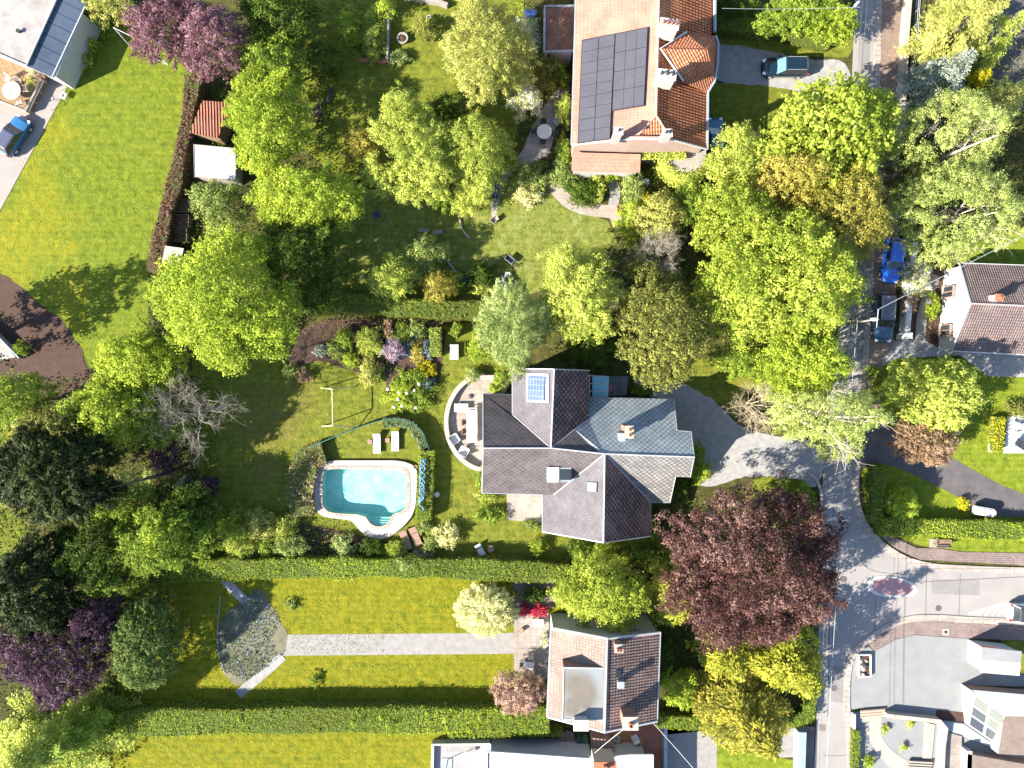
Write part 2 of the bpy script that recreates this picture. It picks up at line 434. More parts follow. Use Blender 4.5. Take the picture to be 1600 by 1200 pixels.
def branches(mb, rng, base, tips, r0, mid=.45, m=0, wig=.12, n=6, taper=.12):
    """trunk with limbs curving to the given tips"""
    base = Vector(base)
    for tp in tips:
        tp = Vector(tp); ln = (tp - base).length
        pts = []; K = 6
        for k in range(K + 1):
            s = k / K
            p = base.lerp(tp, s); p.x = base.x + (tp.x - base.x) * s ** 1.25; p.y = base.y + (tp.y - base.y) * s ** 1.25
            if 0 < k: p += Vector(rng.normal(size=3)) * wig * ln * .12
            pts.append(p)
        mb.tube(pts, [r0 * (1 - s / K * (1 - taper)) for s in range(K + 1)], n, m, cap=False)
def twig_set(mb, rng, tip, d, ln, r, depth, m=0, spread=.6, n=3, kids=3):
    """recursive twigs"""
    d = d.normalized(); p = Vector(tip); pts = [p.copy()]
    for k in range(3):
        d = (d + Vector(rng.normal(size=3)) * .16).normalized(); p = p + d * ln / 3; pts.append(p.copy())
    mb.tube(pts, [r, r * .85, r * .65, r * .4], n, m, cap=False)
    if depth > 0:
        for k in range(kids):
            q = pts[rng.integers(1, 4)]
            dd = (d + Vector(rng.normal(size=3)) * spread).normalized()
            twig_set(mb, rng, q, dd, ln * rng.uniform(.55, .85), r * .55, depth - 1, m, spread, n, kids)

def tree(px, py, rxp, ryp, h, mat, label, cat='tree', style='broad', name=None, group=None, zb=None, seed=None, rot=0, trunk=True, barkm=None, limbs=7, show=0, **kw):
    """one tree or shrub: Empty at its foot > trunk, crown"""
    SEED[0] += 1; rng = np.random.default_rng(seed or SEED[0])
    zc = h * (.4 if style == 'conifer' else .72); c = P(px, py, zc); k = (H - (zc if style != 'conifer' else h * .25)) / H / 16
    rx, ry = rxp * k, ryp * k
    if style == 'conifer': rx *= 1.1; ry *= 1.1
    if zb is None: zb = h * .42 if style != 'shrub' else h * .12
    sty = style
    if sty == 'shrub':
        kw.setdefault('rc', max(.22, min(.42, rx * .35))); kw.setdefault('leaf', .17); kw.setdefault('nl', 5)
        V, var, C = crown_broad(rng, rx, ry, zb, h, **kw)
    elif sty == 'conifer': V, var, C = crown_conifer(rng, rx, ry, zb * .4, h, **kw)
    elif sty == 'bare': V = None
    else: V, var, C = crown_broad(rng, rx, ry, zb, h, **kw)
    if rot and V is not None:
        ca, sa = cos(rot), sin(rot); V = V @ np.array([[ca, sa, 0], [-sa, ca, 0], [0, 0, 1]])
    e = empty(name or ('tree' if cat == 'tree' else 'shrub'), (c.x, c.y, 0), 0, label, cat, group)
    if V is not None:
        F = np.arange(len(V)).reshape(-1, 4)
        me = np_mesh('crown', V, F, var, [LM[mat]])
        o = bpy.data.objects.new('crown', me); COL.objects.link(o); o.parent = e
    mb = MB(); r0 = max(.04, h * .018)
    bm_ = barkm or bark
    top = h * (.5 if sty in ('broad', 'bare') else .2)
    if sty == 'conifer':
        mb.tube([(0, 0, 0), (0, 0, h * .5), (0, 0, h * .97)], [r0 * 1.2, r0 * .7, .03], 8)
    else:
        mb.tube([(0, 0, 0), (0, 0, h * .15), (rng.normal() * .1, rng.normal() * .1, h * .32)], [r0 * 1.5, r0 * 1.1, r0], 8)
        tips = []
        for i in range(limbs):
            a = 2 * pi * i / limbs + rng.uniform(-.3, .3); d = rng.uniform(.35, .8) if sty != 'bare' else rng.uniform(.3, .6)
            zz = zb + (h - zb) * (1 - d * .6) * (.9 if not show else 1.0)
            p = Vector((cos(a) * rx * d, sin(a) * ry * d, zz)); tips.append(p)
        branches(mb, rng, (0, 0, h * .26), tips, r0 * .6)
        if sty == 'bare' or show:
            for tp in tips:
                dd = Vector((tp.x / rx, tp.y / ry, .55))
                for k_ in range(2 if show else 3):
                    twig_set(mb, rng, tp * rng.uniform(.75, 1.0), dd + Vector(rng.normal(size=3)) * .4, (rx + ry) * .22, r0 * .25 if sty == 'bare' else r0 * .3, show or 3, kids=4 if sty == 'bare' else 3)
    mb.build('trunk' if sty != 'bare' else 'branches', bm_, e, smooth=True)
    return e
def birch(px, py, rxp, ryp, h, mat, label, stem, limbs, seed=3, gap=.25, rc=.42, leaf=.16, barkm=None, zs=.95, dw=6.5, td=2):
    """airy tree whose pale leaning stem and boughs show: stem/limbs are lists of (px, py, z)"""
    rng = np.random.default_rng(seed); c = P(px, py, h * .72); k = (H - h * .72) / H / 16; foot = P(*stem[0])
    e = empty('birch_tree', (foot.x, foot.y, 0), 0, label, 'tree')
    V, var, C = crown_broad(rng, rxp * k, ryp * k, h * .3, h, rc=rc, leaf=leaf, nl=8, gap=gap, ragged=.7, dens=.9)
    V = V + np.array([c.x, c.y, 0]); F = V.reshape(-1, 4, 3).mean(1)
    keep = np.ones(len(F), bool); t = H / (H - F[:, 2]); sx = F[:, 0] * t * 16 + 800; sy = 600 - F[:, 1] * t * 16
    for path in [stem] + limbs:                        # the boughs stay clear of leaves along their upper side
        for a, b in zip(path[:-1], path[1:]):
            A = np.array(a[:2], float); D = np.array(b[:2], float) - A; u = np.clip(((sx - A[0]) * D[0] + (sy - A[1]) * D[1]) / (D @ D), 0, 1)
            d = np.hypot(sx - A[0] - u * D[0], sy - A[1] - u * D[1]); keep &= ~((d < dw) & (rng.random(len(F)) < zs) & (F[:, 2] > a[2] + u * (b[2] - a[2]) - .6))
    V = V.reshape(-1, 4, 3)[keep].reshape(-1, 3) - np.array([foot.x, foot.y, 0])
    o = bpy.data.objects.new('crown', np_mesh('crown', V, np.arange(len(V)).reshape(-1, 4), var[keep], [LM[mat]])); COL.objects.link(o); o.parent = e
    mb = MB(); r0 = .21
    def sm(path): return [Vector(p) - foot for p in [tuple(x) for x in chaik3([P(*q) for q in path])]]
    p = sm(stem); mb.tube(p, [r0 * (1 - .8 * i / (len(p) - 1)) for i in range(len(p))], 8)
    for l in limbs:
        p = sm(l); mb.tube(p, [r0 * .42 * (1 - .8 * i / (len(p) - 1)) for i in range(len(p))], 6)
        for i in range(2, len(p) - 1, 2):
            d = (p[i + 1] - p[i - 1]).normalized(); d = d + Vector(rng.normal(size=3)) * .7; twig_set(mb, rng, p[i], d, rng.uniform(1.0, 2.2), .03, td)
    mb.build('trunk', barkm or bark_pale, e, smooth=True)
    return e
def chaik3(w, it=2):
    for _ in range(it):
        q = [w[0]]
        for a, b in zip(w[:-1], w[1:]): q += [a.lerp(b, .25), a.lerp(b, .75)]
        w = q + [w[-1]]
    return w
def resample(pts, step, closed=False):
    out = []; n = len(pts)
    for i in range(n if closed else n - 1):
        a, b = Vector(pts[i]), Vector(pts[(i + 1) % n]); k = max(1, int((b - a).length / step))
        for j in range(k): out.append(a.lerp(b, j / k))
    if not closed: out.append(Vector(pts[-1]))
    return out
def hedge(path, wid, h, mat, label, leaf=.12, dens=120, name='hedge', cat='hedge', group=None, rough=.12, curve=True):
    """clipped hedge along a pixel path (heights measured on its top), wid in metres"""
    SEED[0] += 1; rng = np.random.default_rng(SEED[0])
    pts = [P(x, y, h) for (x, y) in path]; pts = [Vector((p.x, p.y)) for p in pts]
    sp = resample(pts, .5); n = len(sp)
    nf = nzf(rng, 5, .9)
    left, right = [], []
    for i, p in enumerate(sp):
        d = sp[min(i + 1, n - 1)] - sp[max(i - 1, 0)]; d.normalize(); q = Vector((-d.y, d.x))
        w1 = wid / 2 * (1 + (.06 + rough * .6) * nf(np.array([[p.x, p.y, 0]]))[0]); left.append(p + q * w1); right.append(p - q * w1)
    mb = MB(); ins = .90
    for i in range(n - 1):
        a, b = sp[i].lerp(left[i], ins), sp[i + 1].lerp(left[i + 1], ins); c, d = sp[i + 1].lerp(right[i + 1], ins), sp[i].lerp(right[i], ins)
        z = h - .12
        mb.face([(*a, z), (*d, z), (*c, z), (*b, z)]); mb.face([(*a, 0), (*a, z), (*b, z), (*b, 0)]); mb.face([(*d, z), (*d, 0), (*c, 0), (*c, z)])
    mb.face([(*sp[0].lerp(left[0], ins), 0), (*sp[0].lerp(right[0], ins), 0), (*sp[0].lerp(right[0], ins), h - .12), (*sp[0].lerp(left[0], ins), h - .12)])
    mb.face([(*sp[-1].lerp(right[-1], ins), 0), (*sp[-1].lerp(left[-1], ins), 0), (*sp[-1].lerp(left[-1], ins), h - .12), (*sp[-1].lerp(right[-1], ins), h - .12)])
    ln = sum((sp[i + 1] - sp[i]).length for i in range(n - 1))
    nt_ = int(ln * wid * dens * 1.1); ns = int(ln * h * dens * .55)
    S = np.array([tuple(p) for p in sp]); Lf = np.array([tuple(p) for p in left]); Rt = np.array([tuple(p) for p in right])
    def along(k):
        u = rng.uniform(0, n - 1.001, k); i = u.astype(int); f = (u - i)[:, None]; return i, f
    i, f = along(nt_); w = rng.uniform(0, 1, nt_)[:, None]
    A = Lf[i] * (1 - f) + Lf[i + 1] * f; B = Rt[i] * (1 - f) + Rt[i + 1] * f; XY = A * w + B * (1 - w)
    T = np.column_stack([XY, np.full(nt_, h)]); T[:, 2] += nf(T * 1.7) * .08 + nf(T * .4) * .10 + rng.normal(size=nt_) * .07
    edge = np.minimum(w[:, 0], 1 - w[:, 0]); T[:, 2] -= np.clip(.12 - edge, 0, 1) * .8
    NT = np.tile([0, 0, 1.], (nt_, 1)) + rng.normal(size=(nt_, 3)) * .55
    i, f = along(ns); A = Lf[i] * (1 - f) + Lf[i + 1] * f; i2, f2 = along(ns); B = Rt[i2] * (1 - f2) + Rt[i2 + 1] * f2
    z1 = rng.uniform(.02, h, ns); z2 = rng.uniform(.02, h, ns)
    S1 = np.column_stack([A, z1]); S2 = np.column_stack([B, z2])
    n1 = A - S[i]; n2 = B - S[i2]
    N1 = np.column_stack([n1 / (np.linalg.norm(n1, axis=1, keepdims=True) + 1e-6), np.full(ns, .3)]) + rng.normal(size=(ns, 3)) * .5
    N2 = np.column_stack([n2 / (np.linalg.norm(n2, axis=1, keepdims=True) + 1e-6), np.full(ns, .3)]) + rng.normal(size=(ns, 3)) * .5
    E = []; EN = []
    for (q0, a_, b_) in ((sp[0], left[0], right[0]), (sp[-1], left[-1], right[-1])):
        ne = int(wid * h * dens * .6); ww = rng.uniform(0, 1, ne)[:, None]
        E.append(np.column_stack([np.array(a_)[None] * ww + np.array(b_)[None] * (1 - ww), rng.uniform(.02, h, ne)])); EN.append(rng.normal(size=(ne, 3)))
    Pp = np.concatenate([T, S1, S2] + E); Nn = np.concatenate([NT, N1, N2] + EN)
    Pp[:, :2] += rng.normal(size=(len(Pp), 2)) * .04
    np_ = int(ln * 1.6); i, f = along(np_); A = Lf[i] * (1 - f) + Lf[i + 1] * f; B = Rt[i] * (1 - f) + Rt[i + 1] * f; w = rng.uniform(-.04, 1.04, np_)[:, None]
    pc_ = np.column_stack([A * w + B * (1 - w), h - rng.uniform(-.02, .14, np_)]); kk = np.repeat(np.arange(np_), 45); pd = rng.normal(size=(len(kk), 3)); pd /= np.linalg.norm(pd, axis=1, keepdims=True)
    Pp = np.concatenate([Pp, pc_[kk] + pd * (rng.uniform(.08, .26, np_) * min(1, wid))[kk][:, None]]); Nn = np.concatenate([Nn, pd + [0, 0, .4]])
    V = quads(Pp, Nn, leaf * rng.uniform(.6, 1.4, len(Pp)), rng)
    var = .47 + nf(Pp * .35) * .16 + nf(Pp * 1.1) * .10 + rng.normal(size=len(Pp)) * .13
    nc = len(mb.v)
    c = sp[n // 2]
    allV = np.concatenate([np.array(mb.v), V]); F = np.concatenate([np.array(mb.f), np.arange(len(V)).reshape(-1, 4) + nc])
    allV -= np.array([c.x, c.y, 0])
    mid = np.concatenate([np.ones(len(mb.f)), np.zeros(len(V) // 4)]); var = np.concatenate([np.zeros(len(mb.f)), var])
    me = np_mesh(name, allV, F, var, [LM[mat], hedge_core], mid)
    o = bpy.data.objects.new(name, me); COL.objects.link(o); o.location = (c.x, c.y, 0)
    return tag(o, label, cat, group)
def in_poly(pts):
    xs = np.array([p[0] for p in pts]); ys = np.array([p[1] for p in pts]); n = len(pts)
    def f(X, Y):
        r = np.zeros(len(X), bool)
        for i in range(n):
            j = (i - 1) % n
            c = ((ys[i] > Y) != (ys[j] > Y)) & (X < (xs[j] - xs[i]) * (Y - ys[i]) / (ys[j] - ys[i] + 1e-12) + xs[i]); r ^= c
        return r
    return f
def patch(polys, h, mat, name, dens=30, leaf=.18, label=None, cat=None, kind='stuff', lump=.6, group=None, thin=0.0):
    """low planting filling pixel polygons, uneven height up to h"""
    SEED[0] += 1; rng = np.random.default_rng(SEED[0]); out = []
    nf = nzf(rng, 6, 1.3); nf2 = nzf(rng, 6, .5)
    for poly in polys:
        w = [P(x, y, 0) for (x, y) in poly]; f = in_poly([(p.x, p.y) for p in w])
        x0, x1 = min(p.x for p in w), max(p.x for p in w); y0, y1 = min(p.y for p in w), max(p.y for p in w)
        n = int((x1 - x0) * (y1 - y0) * dens); X = rng.uniform(x0, x1, n); Y = rng.uniform(y0, y1, n); k = f(X, Y); X, Y = X[k], Y[k]
        Z = np.zeros(len(X)); Q = np.column_stack([X, Y, Z]); hh = h * (1 - lump + lump * np.clip(.5 + nf(Q), 0, 1.2))
        Q[:, 2] = hh * rng.uniform(.35, 1, len(X)) + .03
        if thin > 0: Q = Q[nf2(Q * np.array([1, 1, 0])) > thin - 1]
        out.append(Q)
    Q = np.concatenate(out)
    Nn = np.tile([0, 0, .8], (len(Q), 1)) + rng.normal(size=Q.shape) * .6
    V = quads(Q, Nn, leaf * rng.uniform(.6, 1.4, len(Q)), rng); var = .45 + nf2(Q * 1.5) * .18 + rng.normal(size=len(Q)) * .17
    me = np_mesh(name, V, np.arange(len(V)).reshape(-1, 4), var, [LM[mat]])
    o = bpy.data.objects.new(name, me); COL.objects.link(o)
    return tag(o, label, cat, group, kind)
def sheet(name, poly, z, mat, label=None, kind='structure', thick=0, cat=None, parent=None, smooth=0, edge=0.0):
    w = [P(x, y, 0) for (x, y) in poly]; w = [(p.x, p.y) for p in w]
    if smooth: w = chaikin(w, smooth)
    if edge:
        rr = random.Random(len(poly) + int(poly[0][0])); q = resample([Vector(p) for p in w], .4, True)
        w = [(p.x + rr.uniform(-edge, edge), p.y + rr.uniform(-edge, edge)) for p in q]
    mb = MB()
    if thick: mb.prism(w, z - thick, z)
    else:
        a = sum(w[i][0] * w[(i + 1) % len(w)][1] - w[(i + 1) % len(w)][0] * w[i][1] for i in range(len(w)))
        if a < 0: w = w[::-1]
        mb.face([(x, y, z) for x, y in w])
    o = mb.build(name, mat, parent, uv='slope')
    return tag(o, label, cat, None, "thing" if cat else kind)
def chaikin(w, it=2, closed=True):
    for _ in range(it):
        q = []; n = len(w)
        for i in range(n if closed else n - 1):
            a, b = w[i], w[(i + 1) % n]
            q += [(a[0] * .75 + b[0] * .25, a[1] * .75 + b[1] * .25), (a[0] * .25 + b[0] * .75, a[1] * .25 + b[1] * .75)]
        if not closed: q = [w[0]] + q + [w[-1]]
        w = q
    return w
def strip(name, path, wid, z, mat, kind='structure', thick=0.0, label=None, cat=None, parent=None, smooth=0, base=0.0, at=0.0):
    """ribbon along pixel path, width in metres; thick>0 makes a solid strip from base to z"""
    w = [P(x, y, at) for (x, y) in path]; w = [(p.x, p.y) for p in w]
    if smooth: w = chaikin(w, smooth, False)
    n = len(w); Lp, Rp = [], []
    for i in range(n):
        a, b = Vector(w[max(i - 1, 0)]), Vector(w[min(i + 1, n - 1)]); d = (b - a).normalized(); q = Vector((-d.y, d.x)) * wid / 2
        p = Vector(w[i]); Lp.append(p + q); Rp.append(p - q)
    mb = MB()
    for i in range(n - 1):
        a, b, c, d = Rp[i], Rp[i + 1], Lp[i + 1], Lp[i]
        mb.face([(*a, z), (*b, z), (*c, z), (*d, z)])
        if thick:
            mb.face([(*a, base), (*b, base), (*b, z), (*a, z)]); mb.face([(*c, base), (*d, base), (*d, z), (*c, z)])
    if thick:
        mb.face([(*Lp[0], base), (*Rp[0], base), (*Rp[0], z), (*Lp[0], z)]); mb.face([(*Rp[-1], base), (*Lp[-1], base), (*Lp[-1], z), (*Rp[-1], z)])
    o = mb.build(name, mat, parent, uv='slope')
    return tag(o, label, cat, None, "thing" if cat else kind)
def roof(name, faces, mat, parent, thick=.16):
    """faces: lists of (px, py, z); makes a solid roof skin with its eaves"""
    key = {}; V = []; F = []
    for f in faces:
        q = []
        for p in f:
            if p not in key: key[p] = len(V); V.append(P(*p))
            q.append(key[p])
        nrm = Vector((0, 0, 0))
        for i in range(len(q)): nrm += V[q[i]].cross(V[q[(i + 1) % len(q)]])
        if nrm.z < 0: q = q[::-1]
        F.append(q)
    n = len(V); mb = MB(); mb.v = [tuple(v) for v in V] + [(v.x, v.y, v.z - thick) for v in V]
    edges = {}
    for q in F:
        mb.f.append(tuple(q)); mb.m.append(0); mb.f.append(tuple(n + i for i in reversed(q))); mb.m.append(0)
        for i in range(len(q)): edges[(q[i], q[(i + 1) % len(q)])] = 1
    for (a, b) in edges:
        if (b, a) not in edges: mb.f.append((a, b + 0, b + n, a + n)[::-1] if False else (a, a + n, b + n, b)); mb.m.append(0)
    return mb.build(name, mat, parent, uv='slope')
def walls(name, seq, mat, parent, drop=.17, inset=.3, z0=0.0, closed=True):
    """walls under a roof: seq of (px, py, z) along the eaves and gables"""
    w = [P(*p) for p in seq]; c = sum((Vector((p.x, p.y)) for p in w), Vector((0, 0))) / len(w)
    q = []
    for p in w:
        d = Vector((p.x, p.y)) - c; l = d.length; d = d * (max(0, l - inset) / l); q.append((c.x + d.x, c.y + d.y, p.z - drop))
    mb = MB(); n = len(q)
    for i in range(n if closed else n - 1):
        a, b = q[i], q[(i + 1) % n]
        mb.face([(a[0], a[1], z0), (b[0], b[1], z0), b, a])
    return mb.build(name, mat, parent, uv='slope')
def lines(name, segs, r, mat, parent, up=.05):
    mb = MB()
    for s in segs: mb.tube([P(x, y, z) + Vector((0, 0, up)) for (x, y, z) in s], r, 6)
    return mb.build(name, mat, parent)
def on_plane(px, py, a, b, c, off=0.0):
    a, b, c = P(*a), P(*b), P(*c); n = (b - a).cross(c - a).normalized()
    if n.z < 0: n = -n
    o = Vector((0, 0, H)); d = (P(px, py, 0) - o)
    t = (a + n * off - o).dot(n) / d.dot(n); return o + d * t, n
def wall_window(mb, a, b, t, w, z, h, proud=.03, m=0):
    """rectangular pane on the wall line a-b (xy), centred at fraction t"""
    a, b = Vector(a[:2]), Vector(b[:2]); d = (b - a).normalized(); c = a.lerp(b, t)
    mb.box((c.x, c.y, z + h / 2), (w, proud * 2, h), atan2(d.y, d.x), m)
# ------------------------------------------------------------------ the setting: ground, lawns, roads, paths
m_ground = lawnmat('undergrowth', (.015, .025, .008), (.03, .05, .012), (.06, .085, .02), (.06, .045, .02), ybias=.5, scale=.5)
m_lawn_a = lawnmat('mown_lawn', (.035, .08, .006), (.065, .135, .010), (.10, .175, .015), (.26, .215, .012),
                   [(P(x, y).x, P(x, y).y, M(r)) for x, y, r in [(60, 350, 60), (15, 370, 60), (100, 390, 25), (105, 450, 34), (120, 490, 22), (20, 420, 40), (85, 210, 36), (50, 260, 34), (60, 310, 40)]], ybias=.72)
m_lawn_b = lawnmat('garden_lawn', (.03, .065, .008), (.065, .12, .012), (.11, .17, .022), (.17, .145, .02), ybias=.56,
                   browns=[(P(x, y).x, P(x, y).y, M(r)) for x, y, r in [(420, 650, 60), (410, 730, 30), (470, 620, 30)]], brown=(.12, .085, .03))
m_lawn_c = lawnmat('mossy_lawn', (.035, .075, .004), (.078, .13, .006), (.125, .17, .011), (.20, .185, .012), ybias=.52, scale=.4)
m_lawn_d = lawnmat('bright_lawn', (.035, .085, .006), (.075, .155, .010), (.115, .20, .018), (.22, .20, .02), ybias=.60)
m_lawn_e = lawnmat('daisy_lawn', (.035, .08, .010), (.075, .14, .022), (.13, .20, .05), (.24, .27, .13), ybias=.55, scale=.5)
m_soil = surf('bark_mulch', (.026, .014, .012), (.05, .028, .022), 1.6, .95, .8, 14, (.075, .045, .032))
m_asph = surf('asphalt', (.185, .172, .168), (.225, .212, .205), .5, .85, .25, 40, (.155, .145, .145))
m_asph_d = surf('dark_asphalt', (.06, .055, .06), (.10, .09, .09), .8, .85, .3, 30)
m_gravel = surf('gravel', (.18, .178, .18), (.28, .272, .268), 1.6, .9, .7, 16, (.10, .105, .11))
m_gravel_p = surf('pale_gravel', (.15, .145, .14), (.23, .22, .215), 1.8, .9, .6, 22, (.15, .14, .14))
m_gravel_g = surf('grey_setts', (.15, .155, .16), (.19, .195, .20), .7, .85, .5, 26, (.12, .125, .13))
m_pave = tilemat('brick_paving', (.19, .14, .11), (.24, .175, .14), (.12, .09, .08), .3, .1, rough=.85)
m_pave_r = tilemat('reddish_paving', (.15, .115, .11), (.18, .14, .13), (.11, .09, .085), .4, .2, rough=.85)
m_kerb = tilemat('kerb_stone', (.24, .21, .19), (.29, .25, .225), (.12, .1, .09), 1.0, .5, rough=.85)
m_slab = tilemat('pale_slabs', (.20, .175, .16), (.24, .21, .19), (.17, .15, .13), .6, .6, offset=0, rough=.8, gapw=.012)
m_slab_w = tilemat('cream_slabs', (.22, .19, .168), (.255, .222, .195), (.28, .24, .2), .5, .5, offset=0, rough=.8, gapw=.012)
m_white = surf('white_paint', (.38, .375, .37), (.46, .455, .45), 1.5, .7, 0, 20, (.30, .295, .29))
m_render = surf('white_render', (.29, .283, .275), (.35, .342, .335), .8, .85, .3, 30, (.22, .215, .21))
m_conc = surf('concrete', (.20, .185, .17), (.26, .245, .23), 1.2, .85, .4, 25)
m_drive = surf('concrete_drive', (.18, .165, .155), (.22, .20, .19), .5, .85, .2, 30, (.19, .17, .16))
m_lead = surf('zinc', (.20, .225, .25), (.27, .295, .32), 1.2, .45, 0, 20, (.22, .25, .28), .3)
m_black = surf('black_rubber', (.012, .012, .012), None, rough=.7)
m_dark = surf('dark_metal', (.04, .042, .045), None, rough=.5, metal=.4)
m_steel = surf('galvanised_steel', (.45, .46, .47), None, rough=.4, metal=.6)
m_wood = surf('weathered_wood', (.14, .09, .055), (.24, .165, .11), 3, .85, .5, 30)
m_woodw = surf('grey_timber', (.19, .17, .155), (.27, .245, .225), 3, .85, .5, 30)
m_terra = surf('terracotta', (.22, .08, .045), (.30, .12, .06), 5, .8)
m_brick = tilemat('brick_wall', (.20, .10, .075), (.26, .14, .10), (.22, .19, .17), .22, .075, bmp=.3, gapw=.01)
m_glass = paint('window_glass', (.02, .025, .03), .05)
m_cream = surf('cream_stone', (.27, .235, .20), (.34, .30, .255), 1.3, .85, .4, 25)

g = MB(); g.face([(-400, -400, 0), (400, -400, 0), (400, 400, 0), (-400, 400, 0)]); tag(g.build('ground', m_ground), kind='structure')
Z = .012
sheet('lawn', [(128, 40), (160, 20), (210, 30), (260, 80), (300, 115), (288, 210), (272, 290), (245, 370), (232, 430), (232, 560), (140, 575), (128, 548), (95, 500), (40, 462), (-30, 425), (-30, 390), (0, 333)], Z, m_lawn_a)
sheet('soil', [(-60, 400), (10, 432), (45, 460), (95, 500), (128, 545), (140, 600), (110, 640), (40, 600), (-60, 560)], Z * 2, m_soil, edge=.12)
sheet('lawn', [(-60, 620), (30, 650), (50, 760), (40, 880), (10, 920), (-60, 940)], Z, m_lawn_b)
sheet('lawn', [(470, -40), (820, -40), (815, 150), (800, 260), (560, 300), (470, 230)], Z, m_lawn_b)
sheet('lawn', [(520, 285), (800, 250), (860, 280), (890, 325), (950, 345), (965, 380), (930, 400), (860, 450), (760, 478), (520, 470)], Z, m_lawn_e)
sheet('lawn', [(300, 560), (480, 540), (760, 500), (810, 560), (760, 690), (850, 780), (1030, 830), (1030, 885), (330, 880), (305, 700)], Z, m_lawn_b)
sheet('lawn', [(200, 895), (880, 895), (880, 1110), (180, 1125)], Z, m_lawn_c)
sheet('lawn', [(120, 1140), (700, 1140), (700, 1260), (120, 1260)], Z, m_lawn_c)
sheet('lawn', [(1368, 560), (1700, 560), (1700, 820), (1362, 820)], Z, m_lawn_d)
sheet('lawn', [(1340, 700), (1370, 700), (1375, 800), (1410, 835), (1700, 846), (1700, 866), (1480, 862), (1430, 850), (1385, 830), (1352, 790)], Z * 2, m_lawn_d)
sheet('lawn', [(1110, 130), (1240, 130), (1210, 200), (1110, 210)], Z, m_lawn_b)
sheet('lawn', [(1115, 30), (1360, 30), (1325, 90), (1250, 88), (1190, 78), (1115, 74)], Z, m_lawn_b)
sheet('lawn', [(1180, 742), (1250, 745), (1275, 770), (1283, 810), (1270, 860), (1160, 800)], Z, m_lawn_b)
sheet('lawn', [(1120, 1160), (1240, 1188), (1240, 1260), (1120, 1260)], Z * 2, m_lawn_d)
sheet('lawn', [(1020, 1110), (1120, 1110), (1120, 1140), (1020, 1150)], Z, m_lawn_d)
sheet('lawn', [(1060, 560), (1150, 560), (1180, 600), (1150, 640), (1070, 610)], Z, m_lawn_b)
sheet('lawn', [(1560, 992), (1700, 1000), (1700, 1060), (1590, 1050)], Z, m_lawn_b)
sheet('lawn', [(1500, 355), (1700, 355), (1700, 420), (1500, 420)], Z, m_lawn_d)
# roads
EW = [(1374, -60), (1368, 200), (1360, 420), (1352, 560), (1344, 640), (1340, 700), (1336, 765), (1340, 795), (1350, 818), (1368, 842), (1395, 864), (1428, 880), (1480, 888), (1700, 894)]
SW = [(1700, 980), (1560, 970), (1510, 968), (1460, 964), (1420, 966), (1393, 975), (1368, 990), (1350, 1004), (1332, 1020), (1324, 1045), (1322, 1107), (1328, 1140), (1330, 1260)]
WW = [(1268, 1260), (1275, 1130), (1278, 1000), (1282, 900), (1283, 780), (1290, 700), (1300, 600), (1310, 500), (1322, 300), (1331, 120), (1338, -60)]
sheet('road', EW + SW + WW, Z * 3, m_asph)
# faint tar joints, and shadows of the cables drawn as dark strips
for pth in ([(1447, 893), (1446, 966)], [(1368, 935), (1366, 988)], [(1440, 909), (1600, 901)], [(1303, 790), (1297, 900), (1293, 1120)]):
    strip('road_joint_and_shadow', pth, .05, Z * 4, m_asph_d)
strip('kerb', EW, .6, .11, m_kerb, thick=1, smooth=1)
strip('kerb', SW, .6, .11, m_kerb, thick=1, smooth=1)
# pavements
for poly in ([(1290, 705), (1312, 703), (1308, 760), (1286, 762)], [(1455, 905), (1530, 906), (1530, 930), (1456, 928)], [(1300, 1040), (1318, 1041), (1317, 1098), (1298, 1096)], [(1342, 60), (1360, 60), (1358, 120), (1341, 119)]):
    sheet('road', poly, Z * 3.4, surf('patched_asphalt', (.15, .142, .14), (.19, .18, .175), .9, .85, .25, 40))
for pth in ([(1336, 860), (1345, 880), (1362, 892), (1400, 897), (1447, 898)], [(1310, 820), (1306, 870), (1302, 960), (1300, 1030)], [(1500, 896), (1498, 968)], [(1287, 1180), (1300, 1181), (1326, 1179)], [(1350, 20), (1345, 150), (1335, 300)]):
    strip('road_joint_and_shadow', pth, .045, Z * 3.8, m_asph_d, smooth=1)
for (x, y, r) in ((1318, 905, .32), (1466, 950, .3), (1303, 1075, .3)):
    mb = MB(); mb.lathe([(r, .03), (r, .05), (r * .9, .055), (r * .2, .055)], (*P(x, y)[:2], 0), 20); tag(mb.build('manhole_cover', m_asph_d), {905: 'round manhole cover between the copper beech and the traffic island', 950: 'round manhole cover on the side road below the island', 1075: 'round manhole cover on the lower street left of the stone planter'}[y], 'manhole cover')
sheet('pavement', [(1378, -60), (1372, 200), (1364, 420), (1356, 560), (1348, 640), (1350, 655), (1374, 650), (1378, 560), (1395, 540), (1402, 380), (1404, 160), (1412, -60)], .09, m_pave, thick=.09)
sheet('pavement', [(1340, 700), (1346, 690), (1372, 690), (1374, 720), (1344, 735)], .05, m_asph_d)
sheet('pavement', [(1353, 795), (1360, 812), (1378, 840), (1402, 858), (1436, 874), (1700, 889), (1700, 866), (1500, 862), (1470, 857), (1432, 856), (1376, 830)], .085, m_pave_r, thick=.08)
sheet('pavement', [(1354, 1004), (1372, 994), (1397, 979), (1421, 970), (1460, 968), (1560, 974), (1700, 984), (1700, 1004), (1512, 997), (1430, 991), (1400, 998), (1366, 1017)], .085, m_pave_r, thick=.08)
strip('pavement', [(1262, 1135), (1257, 1260)], 1.35, .07, m_pave_r, thick=1)
